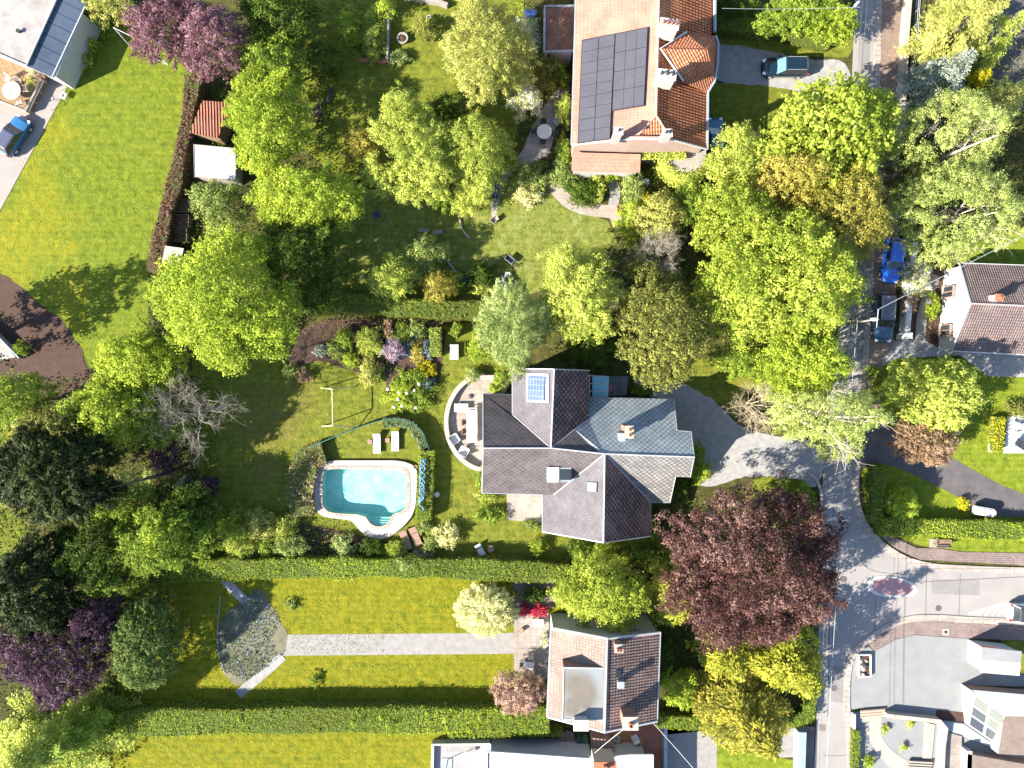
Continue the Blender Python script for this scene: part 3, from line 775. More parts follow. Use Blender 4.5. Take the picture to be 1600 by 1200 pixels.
# yards, drives, paths
sheet('driveway', [(1108, 70), (1150, 70), (1195, 78), (1270, 96), (1322, 92), (1332, 135), (1300, 160), (1240, 140), (1180, 132), (1108, 130)], Z * 2, m_gravel, smooth=2, edge=.1)
sheet('driveway', [(980, 585), (1045, 592), (1105, 615), (1140, 650), (1170, 676), (1292, 688), (1286, 745), (1270, 765), (1250, 748), (1170, 742), (1120, 758), (1085, 760), (1060, 700), (1040, 640)], Z * 3, m_gravel, smooth=1, edge=.12)
sheet('driveway', [(1040, 1138), (1245, 1136), (1242, 1182), (1160, 1190), (1100, 1260), (1040, 1260)], Z, m_gravel_p, edge=.1)
sheet('driveway', [(1345, 655), (1385, 668), (1420, 672), (1480, 712), (1590, 772), (1700, 800), (1700, 816), (1520, 803), (1510, 783), (1450, 752), (1387, 724), (1345, 722)], Z * 2, m_asph_d, smooth=1)
sheet('driveway', [(1352, 535), (1440, 530), (1470, 545), (1700, 552), (1700, 592), (1545, 588), (1500, 555), (1400, 560), (1372, 575), (1350, 570)], Z * 3, m_gravel)
strip('garden_path', [(1462, 430), (1450, 460), (1440, 490), (1437, 545)], 1.0, Z * 4, m_gravel_p, smooth=2)
sheet('soil', [(1425, 400), (1480, 400), (1470, 545), (1415, 545)], Z, m_soil)
sheet('driveway', [(1545, -60), (1700, -60), (1700, 190), (1580, 170), (1545, 120)], Z, m_asph_d)
sheet('driveway', [(-60, 120), (82, 120), (105, 137), (0, 330), (-60, 440)], Z * 4, m_drive)
sheet('gravel_yard', [(1326, 1108), (1328, 1028), (1352, 1006), (1366, 1018), (1400, 999), (1430, 992), (1513, 998), (1511, 1030), (1540, 1052), (1700, 1056), (1700, 1076), (1508, 1070), (1505, 1084), (1478, 1098), (1470, 1122), (1384, 1110), (1345, 1107)], .03, m_gravel_g)
sheet('gravel_yard', [(1331, 1112), (1440, 1112), (1440, 1076), (1700, 1076), (1700, 1260), (1331, 1260)], Z, m_gravel_g)
sheet('garden_path', [(1345, 1117), (1379, 1117), (1375, 1135), (1377, 1152), (1392, 1172), (1410, 1184), (1420, 1190), (1420, 1260), (1400, 1210), (1372, 1180), (1356, 1152)], Z * 3, m_cream, smooth=1)
strip('garden_path', [(430, 1008), (803, 1005)], 2.05, Z * 2, m_gravel_p, smooth=0)
sheet('flower_bed', [(345, 968), (372, 945), (398, 918), (412, 922), (432, 958), (450, 988), (447, 1022), (415, 1048), (385, 1068), (365, 1072), (345, 1045), (338, 1005)], Z * 3, surf('weedy_gravel', (.085, .08, .045), (.15, .14, .10), 1.5, .9, .7, 14), smooth=2, edge=.1)
strip('garden_path', [(442, 1025), (415, 1050), (372, 1085)], .9, Z * 4, m_gravel, smooth=1)
strip('garden_path', [(385, 940), (362, 918), (350, 905)], .9, Z * 4, m_gravel, smooth=1)
strip('garden_path', [(862, 284), (872, 300), (890, 318), (915, 327), (945, 330), (962, 332)], 1.25, Z * 3, m_slab_w, smooth=2)
sheet('garden_path', [(948, 322), (968, 318), (972, 350), (968, 362), (958, 356), (950, 334)], Z * 4, m_slab_w, smooth=1)
strip('garden_path', [(958, 322), (962, 300), (955, 280), (950, 272)], 1.0, Z * 2, m_gravel_p, smooth=1)
sheet('garden_path', [(878, 130), (893, 134), (882, 160), (868, 195), (862, 225), (858, 245), (800, 262), (782, 300), (775, 342), (768, 345), (768, 300), (790, 262), (818, 235), (828, 205), (850, 165)], Z * 2, surf('dusty_path', (.20, .175, .16), (.30, .27, .245), 1.8, .9, .6, 22), smooth=2, edge=.08)
sheet('terrace', [(792, 771), (848, 771), (848, 817), (792, 812)], .10, m_slab_w, thick=.1)
sheet('terrace', [(803, 960), (858, 956), (858, 1062), (803, 1050)], .08, m_slab, thick=.08)
sheet('terrace', [(800, 905), (866, 905), (866, 950), (805, 950)], Z * 3, m_pave_r)
sheet('soil', [(475, 500), (610, 497), (615, 550), (590, 585), (545, 580), (500, 560), (455, 578), (445, 560)], Z * 2, m_soil, smooth=1)
sheet('soil', [(600, 500), (700, 500), (690, 570), (680, 640), (610, 640), (600, 580)], Z * 2, m_soil, smooth=1)
sheet('soil', [(345, 815), (470, 815), (600, 845), (690, 870), (690, 882), (345, 882)], Z * 2, m_soil, smooth=1)
sheet('pond_water', [(600, 528), (615, 512), (640, 510), (652, 525), (648, 552), (630, 562), (608, 556)], Z * 4, paint('pond_water', (.01, .02, .035), .08), smooth=2)

# painted island and hatching
tear = [(1354, 910), (1362, 902), (1378, 899), (1398, 900), (1422, 908), (1434, 918), (1432, 928), (1420, 932), (1392, 933), (1368, 930), (1357, 922)]
isl = empty('traffic_island', P(1394, 916), 0, 'red teardrop traffic island with a white border in the road junction', 'traffic island')
def loc(o, e):
    o.parent = e; o.matrix_parent_inverse = e.matrix_world.inverted() if False else o.matrix_parent_inverse
    o.location = Vector(o.location) - e.location; return o
def kid(o, e):
    """world-space mesh becomes a part of the thing e without moving"""
    from mathutils import Matrix
    me = o.data; me.transform(Matrix.Translation(o.location)); o.location = (0, 0, 0)
    T = Matrix.Rotation(-e.rotation_euler.z, 4, 'Z') @ Matrix.Translation(-e.location)
    me.transform(T); o.parent = e
    for k in ('kind', 'label', 'category', 'group'):
        if k in o: del o[k]
    return o
kid(sheet('border', tear, .075, m_white, thick=.04, smooth=2), isl)
c0 = Vector((1394, 916))
kid(sheet('red_surface', [tuple(c0 + (Vector(p) - c0) * .82) for p in tear], .09, surf('red_asphalt', (.33, .18, .18), (.40, .23, .225), 1.2, .85, .3, 30), thick=.05, smooth=2), isl)
def markings(name, paths, wid, label):
    mb = MB()
    for (a, b) in paths:
        a = P(*a); b = P(*b); d = (b - a).normalized(); q = Vector((-d.y, d.x, 0)) * wid / 2
        mb.face([(*(a - q)[:2], .05), (*(b - q)[:2], .05), (*(b + q)[:2], .05), (*(a + q)[:2], .05)])
    return tag(mb.build(name, m_white), label, 'road marking', None, 'structure')
markings('road_marking', [((1513, 959), (1571, 942)), ((1571, 942), (1640, 943)), ((1570, 944), (1569, 961)), ((1527, 960), (1537, 954)), ((1538, 961), (1551, 950)), ((1549, 961), (1562, 947)), ((1559, 961), (1568, 951))], .2, None)
for (x, y) in ((1284, 1137),):
    mb = MB(); mb.box((*P(x, y)[:2], .05), (.62, .62, .02)); tag(mb.build('manhole_cover', m_kerb), 'square manhole cover in the sunlit side road at the bottom', 'manhole cover')
dr = empty('drain_cover', (*P(1477, 987)[:2], .085), 0, 'small square drain with a pale surround in the reddish pavement', 'drain')
mb = MB(); mb.box((0, 0, .012), (.62, .62, .02)); mb.build('surround', m_cream, dr)
mb = MB(); mb.box((0, 0, .03), (.3, .26, .02)); mb.build('grate', m_dark, dr)

# ------------------------------------------------------------------ central house
def thing_at(name, px, py, label, cat, group=None, z=0):
    c = P(px, py, z); return empty(name, (c.x, c.y, z), 0, label, cat, group)
class House:
    """parts are built in world space, then handed to the house's Empty"""
    def __init__(s, name, px, py, label, cat='house'):
        s.e = thing_at(name, px, py, label, cat)
    def add(s, o): return kid(o, s.e)
    def sub(s, o, part):
        from mathutils import Matrix
        o.data.transform(Matrix.Translation(Vector(o.location) - s.e.location)); o.location = (0, 0, 0); o.parent = part
        for k in ('kind', 'label', 'category', 'group'):
            if k in o: del o[k]
        return o
sl_lit = tilemat('brown_slate', (.056, .049, .054), (.080, .070, .075), (.14, .125, .125), .36, .36, rot=pi / 4, offset=0, gapw=.022, bmp=.7)
sl_grey = tilemat('smooth_grey_slate', (.083, .078, .088), (.095, .089, .099), (.062, .057, .066), .40, .40, rot=pi / 4, offset=0, gapw=.012, bmp=.3)
sl_blue = tilemat('blue_slate', (.23, .268, .29), (.27, .31, .335), (.07, .09, .10), .36, .36, rot=pi / 4, offset=0, gapw=.035, bmp=.6)
sl_graze = tilemat('grazing_sun_slate', (.115, .082, .082), (.25, .15, .12), (.02, .014, .018), .36, .36, rot=pi / 4, offset=0, gapw=.05, bmp=1.0, patches=(.30, .24, .22))  # rust speckle plus grazing-sun mottle of the away-facing slopes, put into the colour
hc = House('slate_roofed_house', 900, 700, 'large house with a many-gabled grey and brown slate roof beside the round terrace')
E_, R_ = 3.2, 7.2
J1 = (861, 700, R_); J2 = (945, 709, R_)
A_ = (755, 700, R_); B_ = (1085, 714, R_)
vW = (801, 648, 4.7); vE = (919, 655, 4.8); sL = (865, 773, 3.2); sR = (1017, 785, 3.05)
hc.add(roof('roof', [[(755, 616, E_), (801, 617, E_), vW, J1, A_]], sl_lit, hc.e))
hc.add(roof('roof', [[A_, J1, J2, sL, (753, 770, E_)]], sl_lit, hc.e))
hc.add(roof('roof', [[J1, (898, 671, 5.85), (932, 705, 6.9), J2]], sl_lit, hc.e))
hc.add(roof('roof', [[(898, 671, 5.85), vE, (920, 621, E_), (1053, 624, E_), (1058, 673, 5.4), (1080, 675, 5.5), B_, J2, (932, 705, 6.9)]], sl_blue, hc.e))
hc.add(roof('roof', [[J2, B_, (1079, 745, 5.35), (1056, 744, 5.3), (1047, 785, 3.05), sR]], tilemat('worn_slate', (.13, .128, .13), (.19, .185, .185), (.05, .042, .045), .36, .36, rot=pi / 4, offset=0, gapw=.035, bmp=.8, patches=(.26, .26, .27)), hc.e))
hc.add(roof('roof', [[(801, 576, 4.7), (866, 577, R_), J1, vW]], sl_grey, hc.e))
hc.add(roof('roof', [[(866, 577, R_), (921, 579, 4.8), vE, J1]], sl_graze, hc.e))
hc.add(roof('roof', [[J2, (943, 848, R_), (848, 831, 2.6), (848, 773, 2.6), sL]], sl_grey, hc.e))
hc.add(roof('roof', [[J2, sR, (1017, 838, 3.1), (943, 848, R_)]], sl_graze, hc.e))
hc.add(walls('wall', [(757, 617, E_), (803, 618, E_), (803, 579, 4.7), (866, 579, R_), (919, 581, 4.7), (918, 622, E_), (1051, 625, E_), (1056, 673, 5.2), (1078, 676, 5.3), (1082, 714, R_ - .2), (1077, 744, 5.1), (1054, 744, 5.1), (1045, 783, E_), (1015, 783, E_), (1015, 836, 3.0), (943, 846, R_ - .1), (850, 829, 2.6), (850, 773, 2.7), (792, 769, E_), (755, 769, E_), (757, 700, R_ - .1)], m_render, hc.e, inset=.25))
wh = surf('pale_lead', (.28, .27, .285), (.35, .34, .355), 3, .5)
for s in ([A_, J1, J2, B_], [(866, 577, R_), J1], [J2, (943, 848, R_)]):
    hc.add(lines('ridge_cap', [s], .07, wh, hc.e, .03))
for s in ([vW, J1], [vE, (898, 671, 5.85), J1], [J2, sL], [J2, sR]):
    hc.add(lines('valley_gutter', [s], .055, wh, hc.e, .02))
for s in ([(1053, 624, E_), (1058, 673, 5.4), (1080, 675, 5.5), B_, (1079, 745, 5.35), (1056, 744, 5.3), (1047, 785, 3.05)], [(848, 831, 2.6), (943, 848, R_), (1017, 838, 3.1)], [(801, 576, 4.7), (866, 577, R_), (921, 579, 4.8)], [(755, 616, E_), A_, (753, 770, E_)]):
    hc.add(lines('verge_trim', [s], .06, m_steel, hc.e, -.04))
for s in ([(848, 773, 2.6), (848, 831, 2.6)], [(1017, 785, 3.05), (1017, 838, 3.1)], [(801, 576, 4.7), (801, 648, 4.7)], [(755, 616, E_), (801, 617, E_)], [(920, 621, E_), (1053, 624, E_)], [(753, 770, E_), (848, 773, E_)], [(1017, 785, 3.05), (1047, 785, 3.05)]):
    hc.add(lines('gutter', [s], .07, m_lead, hc.e, -.1))
def chimney(hs, px, py, zb, zt, w, d, mat, rz=0, pots=2, cap=m_cream, potm=m_terra, name='chimney', potr=.13, potz=.45):
    c = P(px, py, zt); mb = MB(); mb.box((c.x, c.y, (zb + zt) / 2), (w, d, zt - zb), rz)
    o = hs.add(mb.build(name, mat, hs.e, uv='slope'))
    mb = MB(); mb.box((c.x, c.y, zt + .06), (w + .16, d + .16, .12), rz); bevel(hs.sub(mb.build('cap', cap), o), .02)
    for i in range(pots):
        t = (i - (pots - 1) / 2) * (max(w, d) - .25) / max(1, pots - .5); x = c.x + (cos(rz) * t if w >= d else -sin(rz) * t); y = c.y + (sin(rz) * t if w >= d else cos(rz) * t)
        mb = MB(); mb.lathe([(potr * 1.1, 0), (potr, .06), (potr * .85, potz - .06), (potr, potz), (potr * .7, potz), (potr * .6, potz * .7)], (x, y, zt + .12), 12)
        hs.sub(mb.build('pot', potm, smooth=False), o)
    return o
chimney(hc, 984, 675, 5.0, 8.4, .55, .95, m_brick, pots=2)
chimney(hc, 972, 683, 5.6, 7.2, .42, .6, m_lead, pots=0, cap=m_lead)
# dormer on the south slope
pl = ((755, 700, R_), (755, 770, E_), (860, 703, R_))
d1 = MB()
a1, a2 = P(855, 753, 5.9), P(893, 753, 5.9)
dz = 5.9; bk = P(855, 731, 6.0).y
d1.box(((a1.x + a2.x) / 2, (a1.y + bk) / 2, 5.25), (a2.x - a1.x, bk - a1.y, 1.1)); do = hc.add(d1.build('dormer', m_lead, hc.e))
d1 = MB(); d1.box((a1.x + (a2.x - a1.x) * .24, (a1.y + bk) / 2, 5.84), ((a2.x - a1.x) * .5, bk - a1.y + .1, .1)); hc.sub(d1.build('dormer_roof', m_render), do)
d1 = MB(); d1.box((a1.x + (a2.x - a1.x) * .75, (a1.y + bk) / 2, 5.83), ((a2.x - a1.x) * .42, (bk - a1.y) * .6, .08)); hc.sub(d1.build('pane', m_glass), do)
d1 = MB(); d1.box((a1.x + (a2.x - a1.x) * .75, (a1.y + bk) / 2, 5.81), ((a2.x - a1.x) * .5, (bk - a1.y) * .75, .07)); hc.sub(d1.build('window_frame', m_dark), do)
def roof_panel(hs, quad, plane, off, thick, mat, name, parent=None, uvm=None):
    q = [on_plane(x, y, *plane, off=off) for (x, y) in quad]; n = q[0][1]; t = [p for p, _ in q]; b = [p - n * thick for p in t]
    if (t[1] - t[0]).cross(t[2] - t[0]).dot(n) < 0: t, b = t[::-1], b[::-1]
    mb = MB(); mb.face(t); mb.face(b[::-1])
    for i in range(4): j = (i + 1) % 4; mb.face([t[i], b[i], b[j], t[j]])
    o = mb.build(name, mat, uv='slope')
    return hs.sub(o, parent) if parent else hs.add(o)
PSW = ((943, 848, R_), (848, 831, 2.6), J2)
f = roof_panel(hc, [(917, 753), (933, 754), (932, 769), (917, 768)], PSW, .12, .12, m_dark, 'skylight')
roof_panel(hc, [(918.2, 754), (931.5, 755), (931, 767.5), (918, 767)], PSW, .15, .03, paint('pale_glass', (.35, .42, .45), .08), 'pane', f)
PNW = ((801, 576, 4.7), (866, 577, R_), J1)
solar = tilemat('solar_cells', (.055, .085, .22), (.07, .10, .25), (.22, .26, .36), .5, .32, offset=0, gapw=.02, bmp=.1, patches=(.10, .13, .25), rough=.5, spec=.05)
f = roof_panel(hc, [(822, 583), (857, 584), (857, 629), (822, 628)], PNW, .10, .10, m_lead, 'solar_panel')
roof_panel(hc, [(825, 588), (851, 589), (850, 626), (824, 625)], PNW, .22, .10, solar, 'cells', f)
# glazed lean-to and decking north of the house
gl = House('glazed_lean_to', 933, 604, 'teal glass lean-to roof on the north side of the slate-roofed house', 'glass roof')
gl.add(sheet('glass_roof', [(921, 587), (946, 588), (945, 620), (921, 619)], 2.5, paint('teal_glass', (.10, .33, .38), .1), thick=.06))
gl.add(lines('frame', [[(921, 587, 2.6), (921, 619, 2.6)], [(946, 588, 2.6), (945, 620, 2.6)], [(921, 587, 2.6), (946, 588, 2.6)], [(921, 611, 2.6), (945, 612, 2.6)], [(921, 599, 2.6), (946, 600, 2.6)]], .045, m_white, gl.e))
mb = MB()
for (x, y) in ((922, 588), (945, 589)): mb.tube([P(x, y, 0), P(x, y, 0) + Vector((0, 0, 2.5))], .05, 6)
gl.add(mb.build('post', m_white))
sheet('decking', [(948, 588), (981, 588), (978, 618), (948, 618)], .35, tilemat('grey_decking', (.13, .14, .15), (.17, .18, .19), (.05, .05, .06), 4, .14, rot=pi / 2), 'grey slatted decking between glass lean-to and gravel drive', None, .3, 'deck')
mb = MB(); c = P(951.5, 606, .35); mb.box((c.x, c.y, .75), (.45, .7, .8)); mb.box((c.x, c.y, 1.2), (.5, .76, .1)); mb.box((c.x + .2, c.y, 1.0), (.14, .5, .1)); bevel(tag(mb.build('storage_box', paint('red_box', (.25, .02, .02), .5)), 'dark red box on the grey decking by the glass lean-to', 'box'), .03)

# round terrace
TC = P(764, 659); TR = M(66)
pts = []
for i in range(41):
    a = radians(62 + (290 - 62) * i / 40) ; pts.append((764 + 66 * cos(a) * 1.0, 659 - 75 * sin(a)))
sheet('terrace', pts + [(760, 733), (760, 640), (790, 612), (800, 590)], .22, m_slab_w, thick=.2)
w_ = strip('terrace_wall', [p for p in pts if p[1] > 588], .42, .75, m_cream, thick=1, label='low curved cream stone wall round the terrace of the slate-roofed house', cat='garden wall')
w_['kind'] = 'thing'
def rtable(px, py, z, r, h, mat, label, group=None, name='round_table', legm=None):
    e = thing_at(name, px, py, label, 'table', group, z); c = e.location
    mb = MB(); mb.lathe([(r, 0), (r, .035), (r * .98, .04)], (0, 0, h - .04), 28); mb.build('tabletop', mat, e)
    legm = legm or mat
    for i in range(4):
        a = pi / 4 + i * pi / 2; mb = MB(); mb.tube([(cos(a) * r * .6, sin(a) * r * .6, 0), (cos(a) * r * .45, sin(a) * r * .45, h - .04)], .025, 6); mb.build('leg', legm, e)
    return e
def ltable(px, py, z, lx, ly, h, mat, label, rz=0, name='table', cat='table'):
    e = thing_at(name, px, py, label, cat, None, z); e.rotation_euler.z = rz
    mb = MB(); mb.box((0, 0, h - .025), (lx, ly, .05)); bevel(mb.build('tabletop', mat, e), .012)
    for sx in (-1, 1):
        for sy in (-1, 1): mb = MB(); mb.box((sx * (lx / 2 - .08), sy * (ly / 2 - .08), h / 2 - .025), (.07, .07, h - .05)); mb.build('leg', mat, e)
    return e
def chair(px, py, z, rz, mat, label, group=None, w=.52, name='chair', arms=True, seatm=None):
    """faces +Y in its own frame"""
    e = thing_at(name, px, py, label, 'chair', group, z); e.rotation_euler.z = rz; s = w / 2
    mb = MB(); mb.box((0, 0, .43), (w, w, .05)); bevel(mb.build('seat', seatm or mat, e), .02)
    mb = MB(); mb.box((0, -s, .68), (w, .05, .46), rx=.2); bevel(mb.build('backrest', mat, e), .02)
    for sx in (-1, 1):
        for sy in (-1, 1): mb = MB(); mb.tube([(sx * s * 1.02, sy * s * 1.02, 0), (sx * s * .9, sy * s * .9, .42)], .02, 6); mb.build('leg', mat, e)
        if arms: mb = MB(); mb.tube([(sx * s, s * .8, .42), (sx * s * 1.05, s * .8, .63), (sx * s * 1.05, -s * .95, .65)], .022, 6); mb.build('armrest', mat, e)
    return e
m_fw = surf('white_plastic', (.42, .415, .40), None, rough=.4)
m_fb = surf('brown_wicker', (.20, .12, .09), (.28, .18, .14), 12, .8)
m_fk = surf('black_chair', (.03, .032, .035), None, rough=.5)
TG = 'chairs on the round terrace'
ltable(738, 664, .22, 1.0, 3.4, .74, m_fw, 'long white dining table on the round cream terrace', cat='table')
ltable(721, 637, .22, 1.35, .8, .42, m_fw, 'square white low table at the terrace wall beside the dining table', name='low_table')
chair(727, 660, .22, -pi / 2, m_fb, 'brown chair on the west side of the long white table, upper one', TG)
chair(727.5, 674, .22, -pi / 2, m_fb, 'brown chair on the west side of the long white table, lower one', TG)
chair(738, 687.5, .22, 0, m_fk, 'dark chair at the south end of the long white table', TG)
chair(738, 645, .22, pi, m_fb, 'brown chair at the north end of the long white table', TG)
chair(711, 685, .22, -1.0, m_fw, 'white armchair by the curved wall, nearer the middle of the terrace', TG, .85)
chair(725.5, 704, .22, -.5, m_fw, 'white armchair by the curved wall at its southern end', TG, .85)
e = thing_at('parasol_base', 736, 619, 'small grey parasol base on the north part of the round terrace', 'parasol base', None, .22)
mb = MB(); mb.lathe([(.24, 0), (.24, .06), (.06, .1), (.03, .12), (.03, .4)], n=16); mb.build('base', m_dark, e)

# ------------------------------------------------------------------ red roofed house (top)
pan = tilemat('red_pantiles', (.34, .13, .07), (.42, .18, .10), (.12, .04, .025), .24, .36, offset=0, bmp=1.0, stripes=.24, gapw=.035, patches=(.42, .24, .15))
pan_d = tilemat('dark_red_pantiles', (.42, .13, .055), (.58, .24, .11), (.09, .03, .02), .26, .38, offset=0, bmp=1.2, stripes=.26, gapw=.05, patches=(.40, .22, .12))
pan_p = tilemat('pale_red_pantiles', (.30, .150, .115), (.33, .17, .13), (.22, .11, .08), .24, .34, offset=0, bmp=.35, gapw=.02, patches=(.24, .12, .09))
hr = House('red_roofed_house', 1000, 110, 'large house with red tiled roof and rooftop solar panels at the top of the photo')
def ex(a, b, y):     # extrapolate the edge a-b to row y
    t = (y - a[1]) / (b[1] - a[1]); return (a[0] + (b[0] - a[0]) * t, y, a[2] + (b[2] - a[2]) * t)
rS, rN = (1025, 180, 7.9), (1032, -110, 7.9)
wS, wN = (893, 226, 5.8), (903, -110, 5.9)
eS, eN = (1105, 233, 4.8), (1118, -110, 4.8)
h1, h2 = (993, 216, 7.25), (1049, 218, 7.1)
hr.add(roof('roof', [[wN, rN, rS, h1, wS]], pan_p, hr.e))
hr.add(roof('roof', [[rS, rN, eN, eS, h2]], pan_d, hr.e))
hr.add(roof('roof', [[rS, h2, h1]], pan, hr.e))
hr.add(walls('wall', [(904, -105, 5.8), (1033, -105, 8.9), (1115, -105, 4.8), (1102, 231, 4.7), (1047, 216, 7.7), (993, 215, 7.95), (896, 224, 5.7)], surf('pink_brick', (.28, .20, .175), (.34, .255, .22), 2, .85), hr.e, inset=.22))
ck, ct = (1032, 76, 7.95), (1106, 78, 7.6)
hr.add(roof('gable_roof', [[ck, ct, (1118, 56, 5.4), (1073, 50, 7.3)], [ck, (1068, 127, 7.0), (1106, 144, 5.2), (1116, 128, 5.3), ct], [ct, (1116, 128, 5.3), (1121, 100, 5.3), (1122, 68, 5.3), (1118, 56, 5.4)]], pan, hr.e))
hr.add(walls('gable_wall', [(1119, 58, 5.3), (1121, 100, 5.2), (1115, 128, 5.2), (1105, 142, 5.1), (1080, 140, 5.1), (1080, 58, 5.3)], m_render, hr.e, inset=.3))
for s in ([(1073, 50, 7.3), ck, (1068, 127, 7.0)],): hr.add(lines('valley_gutter', [s], .09, m_white, hr.e, .02))
for s in ([(1118, 56, 5.4), (1122, 68, 5.3), (1121, 100, 5.3), (1116, 128, 5.3), (1106, 144, 5.2)], [(1106, 144, 4.9), eS], [(1117, 50, 4.9), eN]): hr.add(lines('gutter', [s], .16, m_lead, hr.e, -.02))
hr.add(lines('gutter', [[wS, wN]], .08, m_lead, hr.e, -.05))
for s in ([wS, h1, h2, eS],): hr.add(lines('verge_trim', [s], .09, m_white, hr.e, 0))
hr.add(lines('ridge_cap', [[rN, rS]], .10, surf('pale_ridge', (.40, .24, .18), (.5, .32, .25), 3, .8), hr.e, .02))
for s in ([rS, h1], [rS, h2]): hr.add(lines('hip_cap', [s], .08, MATS['pale_ridge'], hr.e, .02))
PWR = (wS, rS, wN)
cell = surf('dark_cells', (.055, .055, .07), (.07, .07, .088), .6, .6, spec=.08)
def grid_panels(q, nc, nr, gapf=.018):
    (x0, y0), (x1, y1), (x2, y2), (x3, y3) = q     # tl tr br bl
    for i in range(nc):
        for j in range(nr):
            def pt(u, v): 
                xa, ya = x0 + (x1 - x0) * u, y0 + (y1 - y0) * u; xb, yb = x3 + (x2 - x3) * u, y3 + (y2 - y3) * u
                return (xa + (xb - xa) * v, ya + (yb - ya) * v)
            gu, gv = gapf, gapf * 1.3
            u0, u1, v0, v1 = (i + gu) / nc, (i + 1 - gu) / nc, (j + gv) / nr, (j + 1 - gv) / nr
            roof_panel(hr, [pt(u0, v0), pt(u1, v0), pt(u1, v1), pt(u0, v1)], PWR, .17, .06, cell, 'solar_panel')
for q_ in ([(909, 62), (961.4, 52), (953.4, 217), (902, 225)], [(961.6, 52), (1013, 41.5), (1007, 165.5), (956.5, 173.5)]): roof_panel(hr, q_, PWR, .09, .08, m_dark, 'dark_backing')  # dark sheet behind each array so the gaps between panels read dark
grid_panels([(910, 64), (961, 53), (953, 216), (903, 223)], 2, 9)
grid_panels([(962, 53), (1012, 43), (1006, 164), (957, 172)], 3, 4, .015)

m_chw = surf('white_brick', (.30, .27, .25), (.38, .345, .32), 4, .85)
chimney(hr, 1046, 38, 7.6, 9.6, 1.5, .75, m_chw, pots=4, cap=m_chw, potr=.1, rz=-.15)
chimney(hr, 1042, 117, 7.6, 9.6, 1.45, .75, m_chw, pots=3, cap=m_chw, potr=.1, potm=m_dark, rz=-.1)
chimney(hr, 967, 205, 6.6, 9.2, .6, .55, m_chw, pots=1, cap=m_chw, potr=.09, potm=m_dark)
chimney(hr, 1043, 208, 7.3, 9.0, .7, .55, m_chw, pots=2, cap=m_chw, potr=.09, potm=m_dark)
hr.add(roof('lean_to_roof', [[(895, 238, 3.7), (1001, 241, 3.7), (1000, 269, 2.7), (893, 266, 2.7)]], pan_p, hr.e))
hr.add(walls('lean_to_wall', [(896, 240, 3.5), (1000, 243, 3.5), (999, 267, 2.7), (895, 265, 2.7)], m_render, hr.e, inset=.15))
an = House('flat_roofed_annex', 872, 45, 'square annex with a mossy brown flat roof and pale edging beside the red-roofed house', 'annex')
an.add(sheet('roof', [(x * 1.0, y) for x, y in [(850, 36), (893, 36), (891, 102), (849, 103)]], 3.0, surf('mossy_roof', (.09, .045, .04), (.20, .11, .06), 1.3, .95, .8, 10, (.05, .03, .035)), thick=.15))
an.add(strip('roof_trim', [(893, 35), (849, 35), (848, 103), (893, 102)], .22, 3.1, m_lead, thick=1, base=2.85))
an.add(walls('wall', [(850, 36, 0), (893, 36, 0), (891, 102, 0), (849, 103, 0)], m_render, an.e, drop=-2.86, inset=.1))
tu = House('ivy_covered_bay', 1062, 262, 'half-round bay with a flat brown roof ringed by bright ivy, south side of red-roofed house', 'bay')
arc = [(1062 + 30 * cos(radians(a)), 256 - 26 * sin(radians(a))) for a in range(180, 361, 12)]
tu.add(sheet('roof', [(1036, 247), (1092, 247)] + arc[::-1], 2.6, m_woodw, thick=.2))
tu.add(sheet('wall', [(1035, 246), (1093, 246)] + [(x, y) for x, y in arc[::-1]], 2.4, m_render, thick=2.4))
SEED[0] += 1; rng = np.random.default_rng(5)
aa = rng.uniform(pi * .97, 2.03 * pi, 5200); rr = rng.normal(1.0, .13, 5200); zz = rng.uniform(0, 3.0, 5200)
kx = [(1062 + 34 * cos(a) * r, 257 - 32 * sin(a) * r) for a, r in zip(aa, rr)]
PP = np.array([(P(x, y, 0).x, P(x, y, 0).y, z) for (x, y), z in zip(kx, zz)]); NN = np.column_stack([np.cos(aa), np.sin(aa), np.full(5200, .9)]) + rng.normal(size=(5200, 3)) * .5
me = np_mesh('ivy', quads(PP, NN, .17 * rng.uniform(.6, 1.4, 5200), rng), np.arange(20800).reshape(-1, 4), .55 + rng.normal(size=5200) * .2, [LM['yellowgreen']])
o = bpy.data.objects.new('ivy', me); COL.objects.link(o); kid(o, tu.e)
nI = 2600; PP = np.array([tuple(P(x, y, z)) for x, y, z in zip(rng.uniform(1003, 1072, nI), rng.uniform(236, 249, nI), rng.uniform(2.4, 3.4, nI))])
me = np_mesh('ivy', quads(PP, rng.normal(size=(nI, 3)) * .5 + [0, -.3, .8], .17 * rng.uniform(.6, 1.4, nI), rng), np.arange(nI * 4).reshape(-1, 4), .55 + rng.normal(size=nI) * .2, [LM['yellowgreen']])
o = bpy.data.objects.new('ivy', me); COL.objects.link(o); kid(o, tu.e)

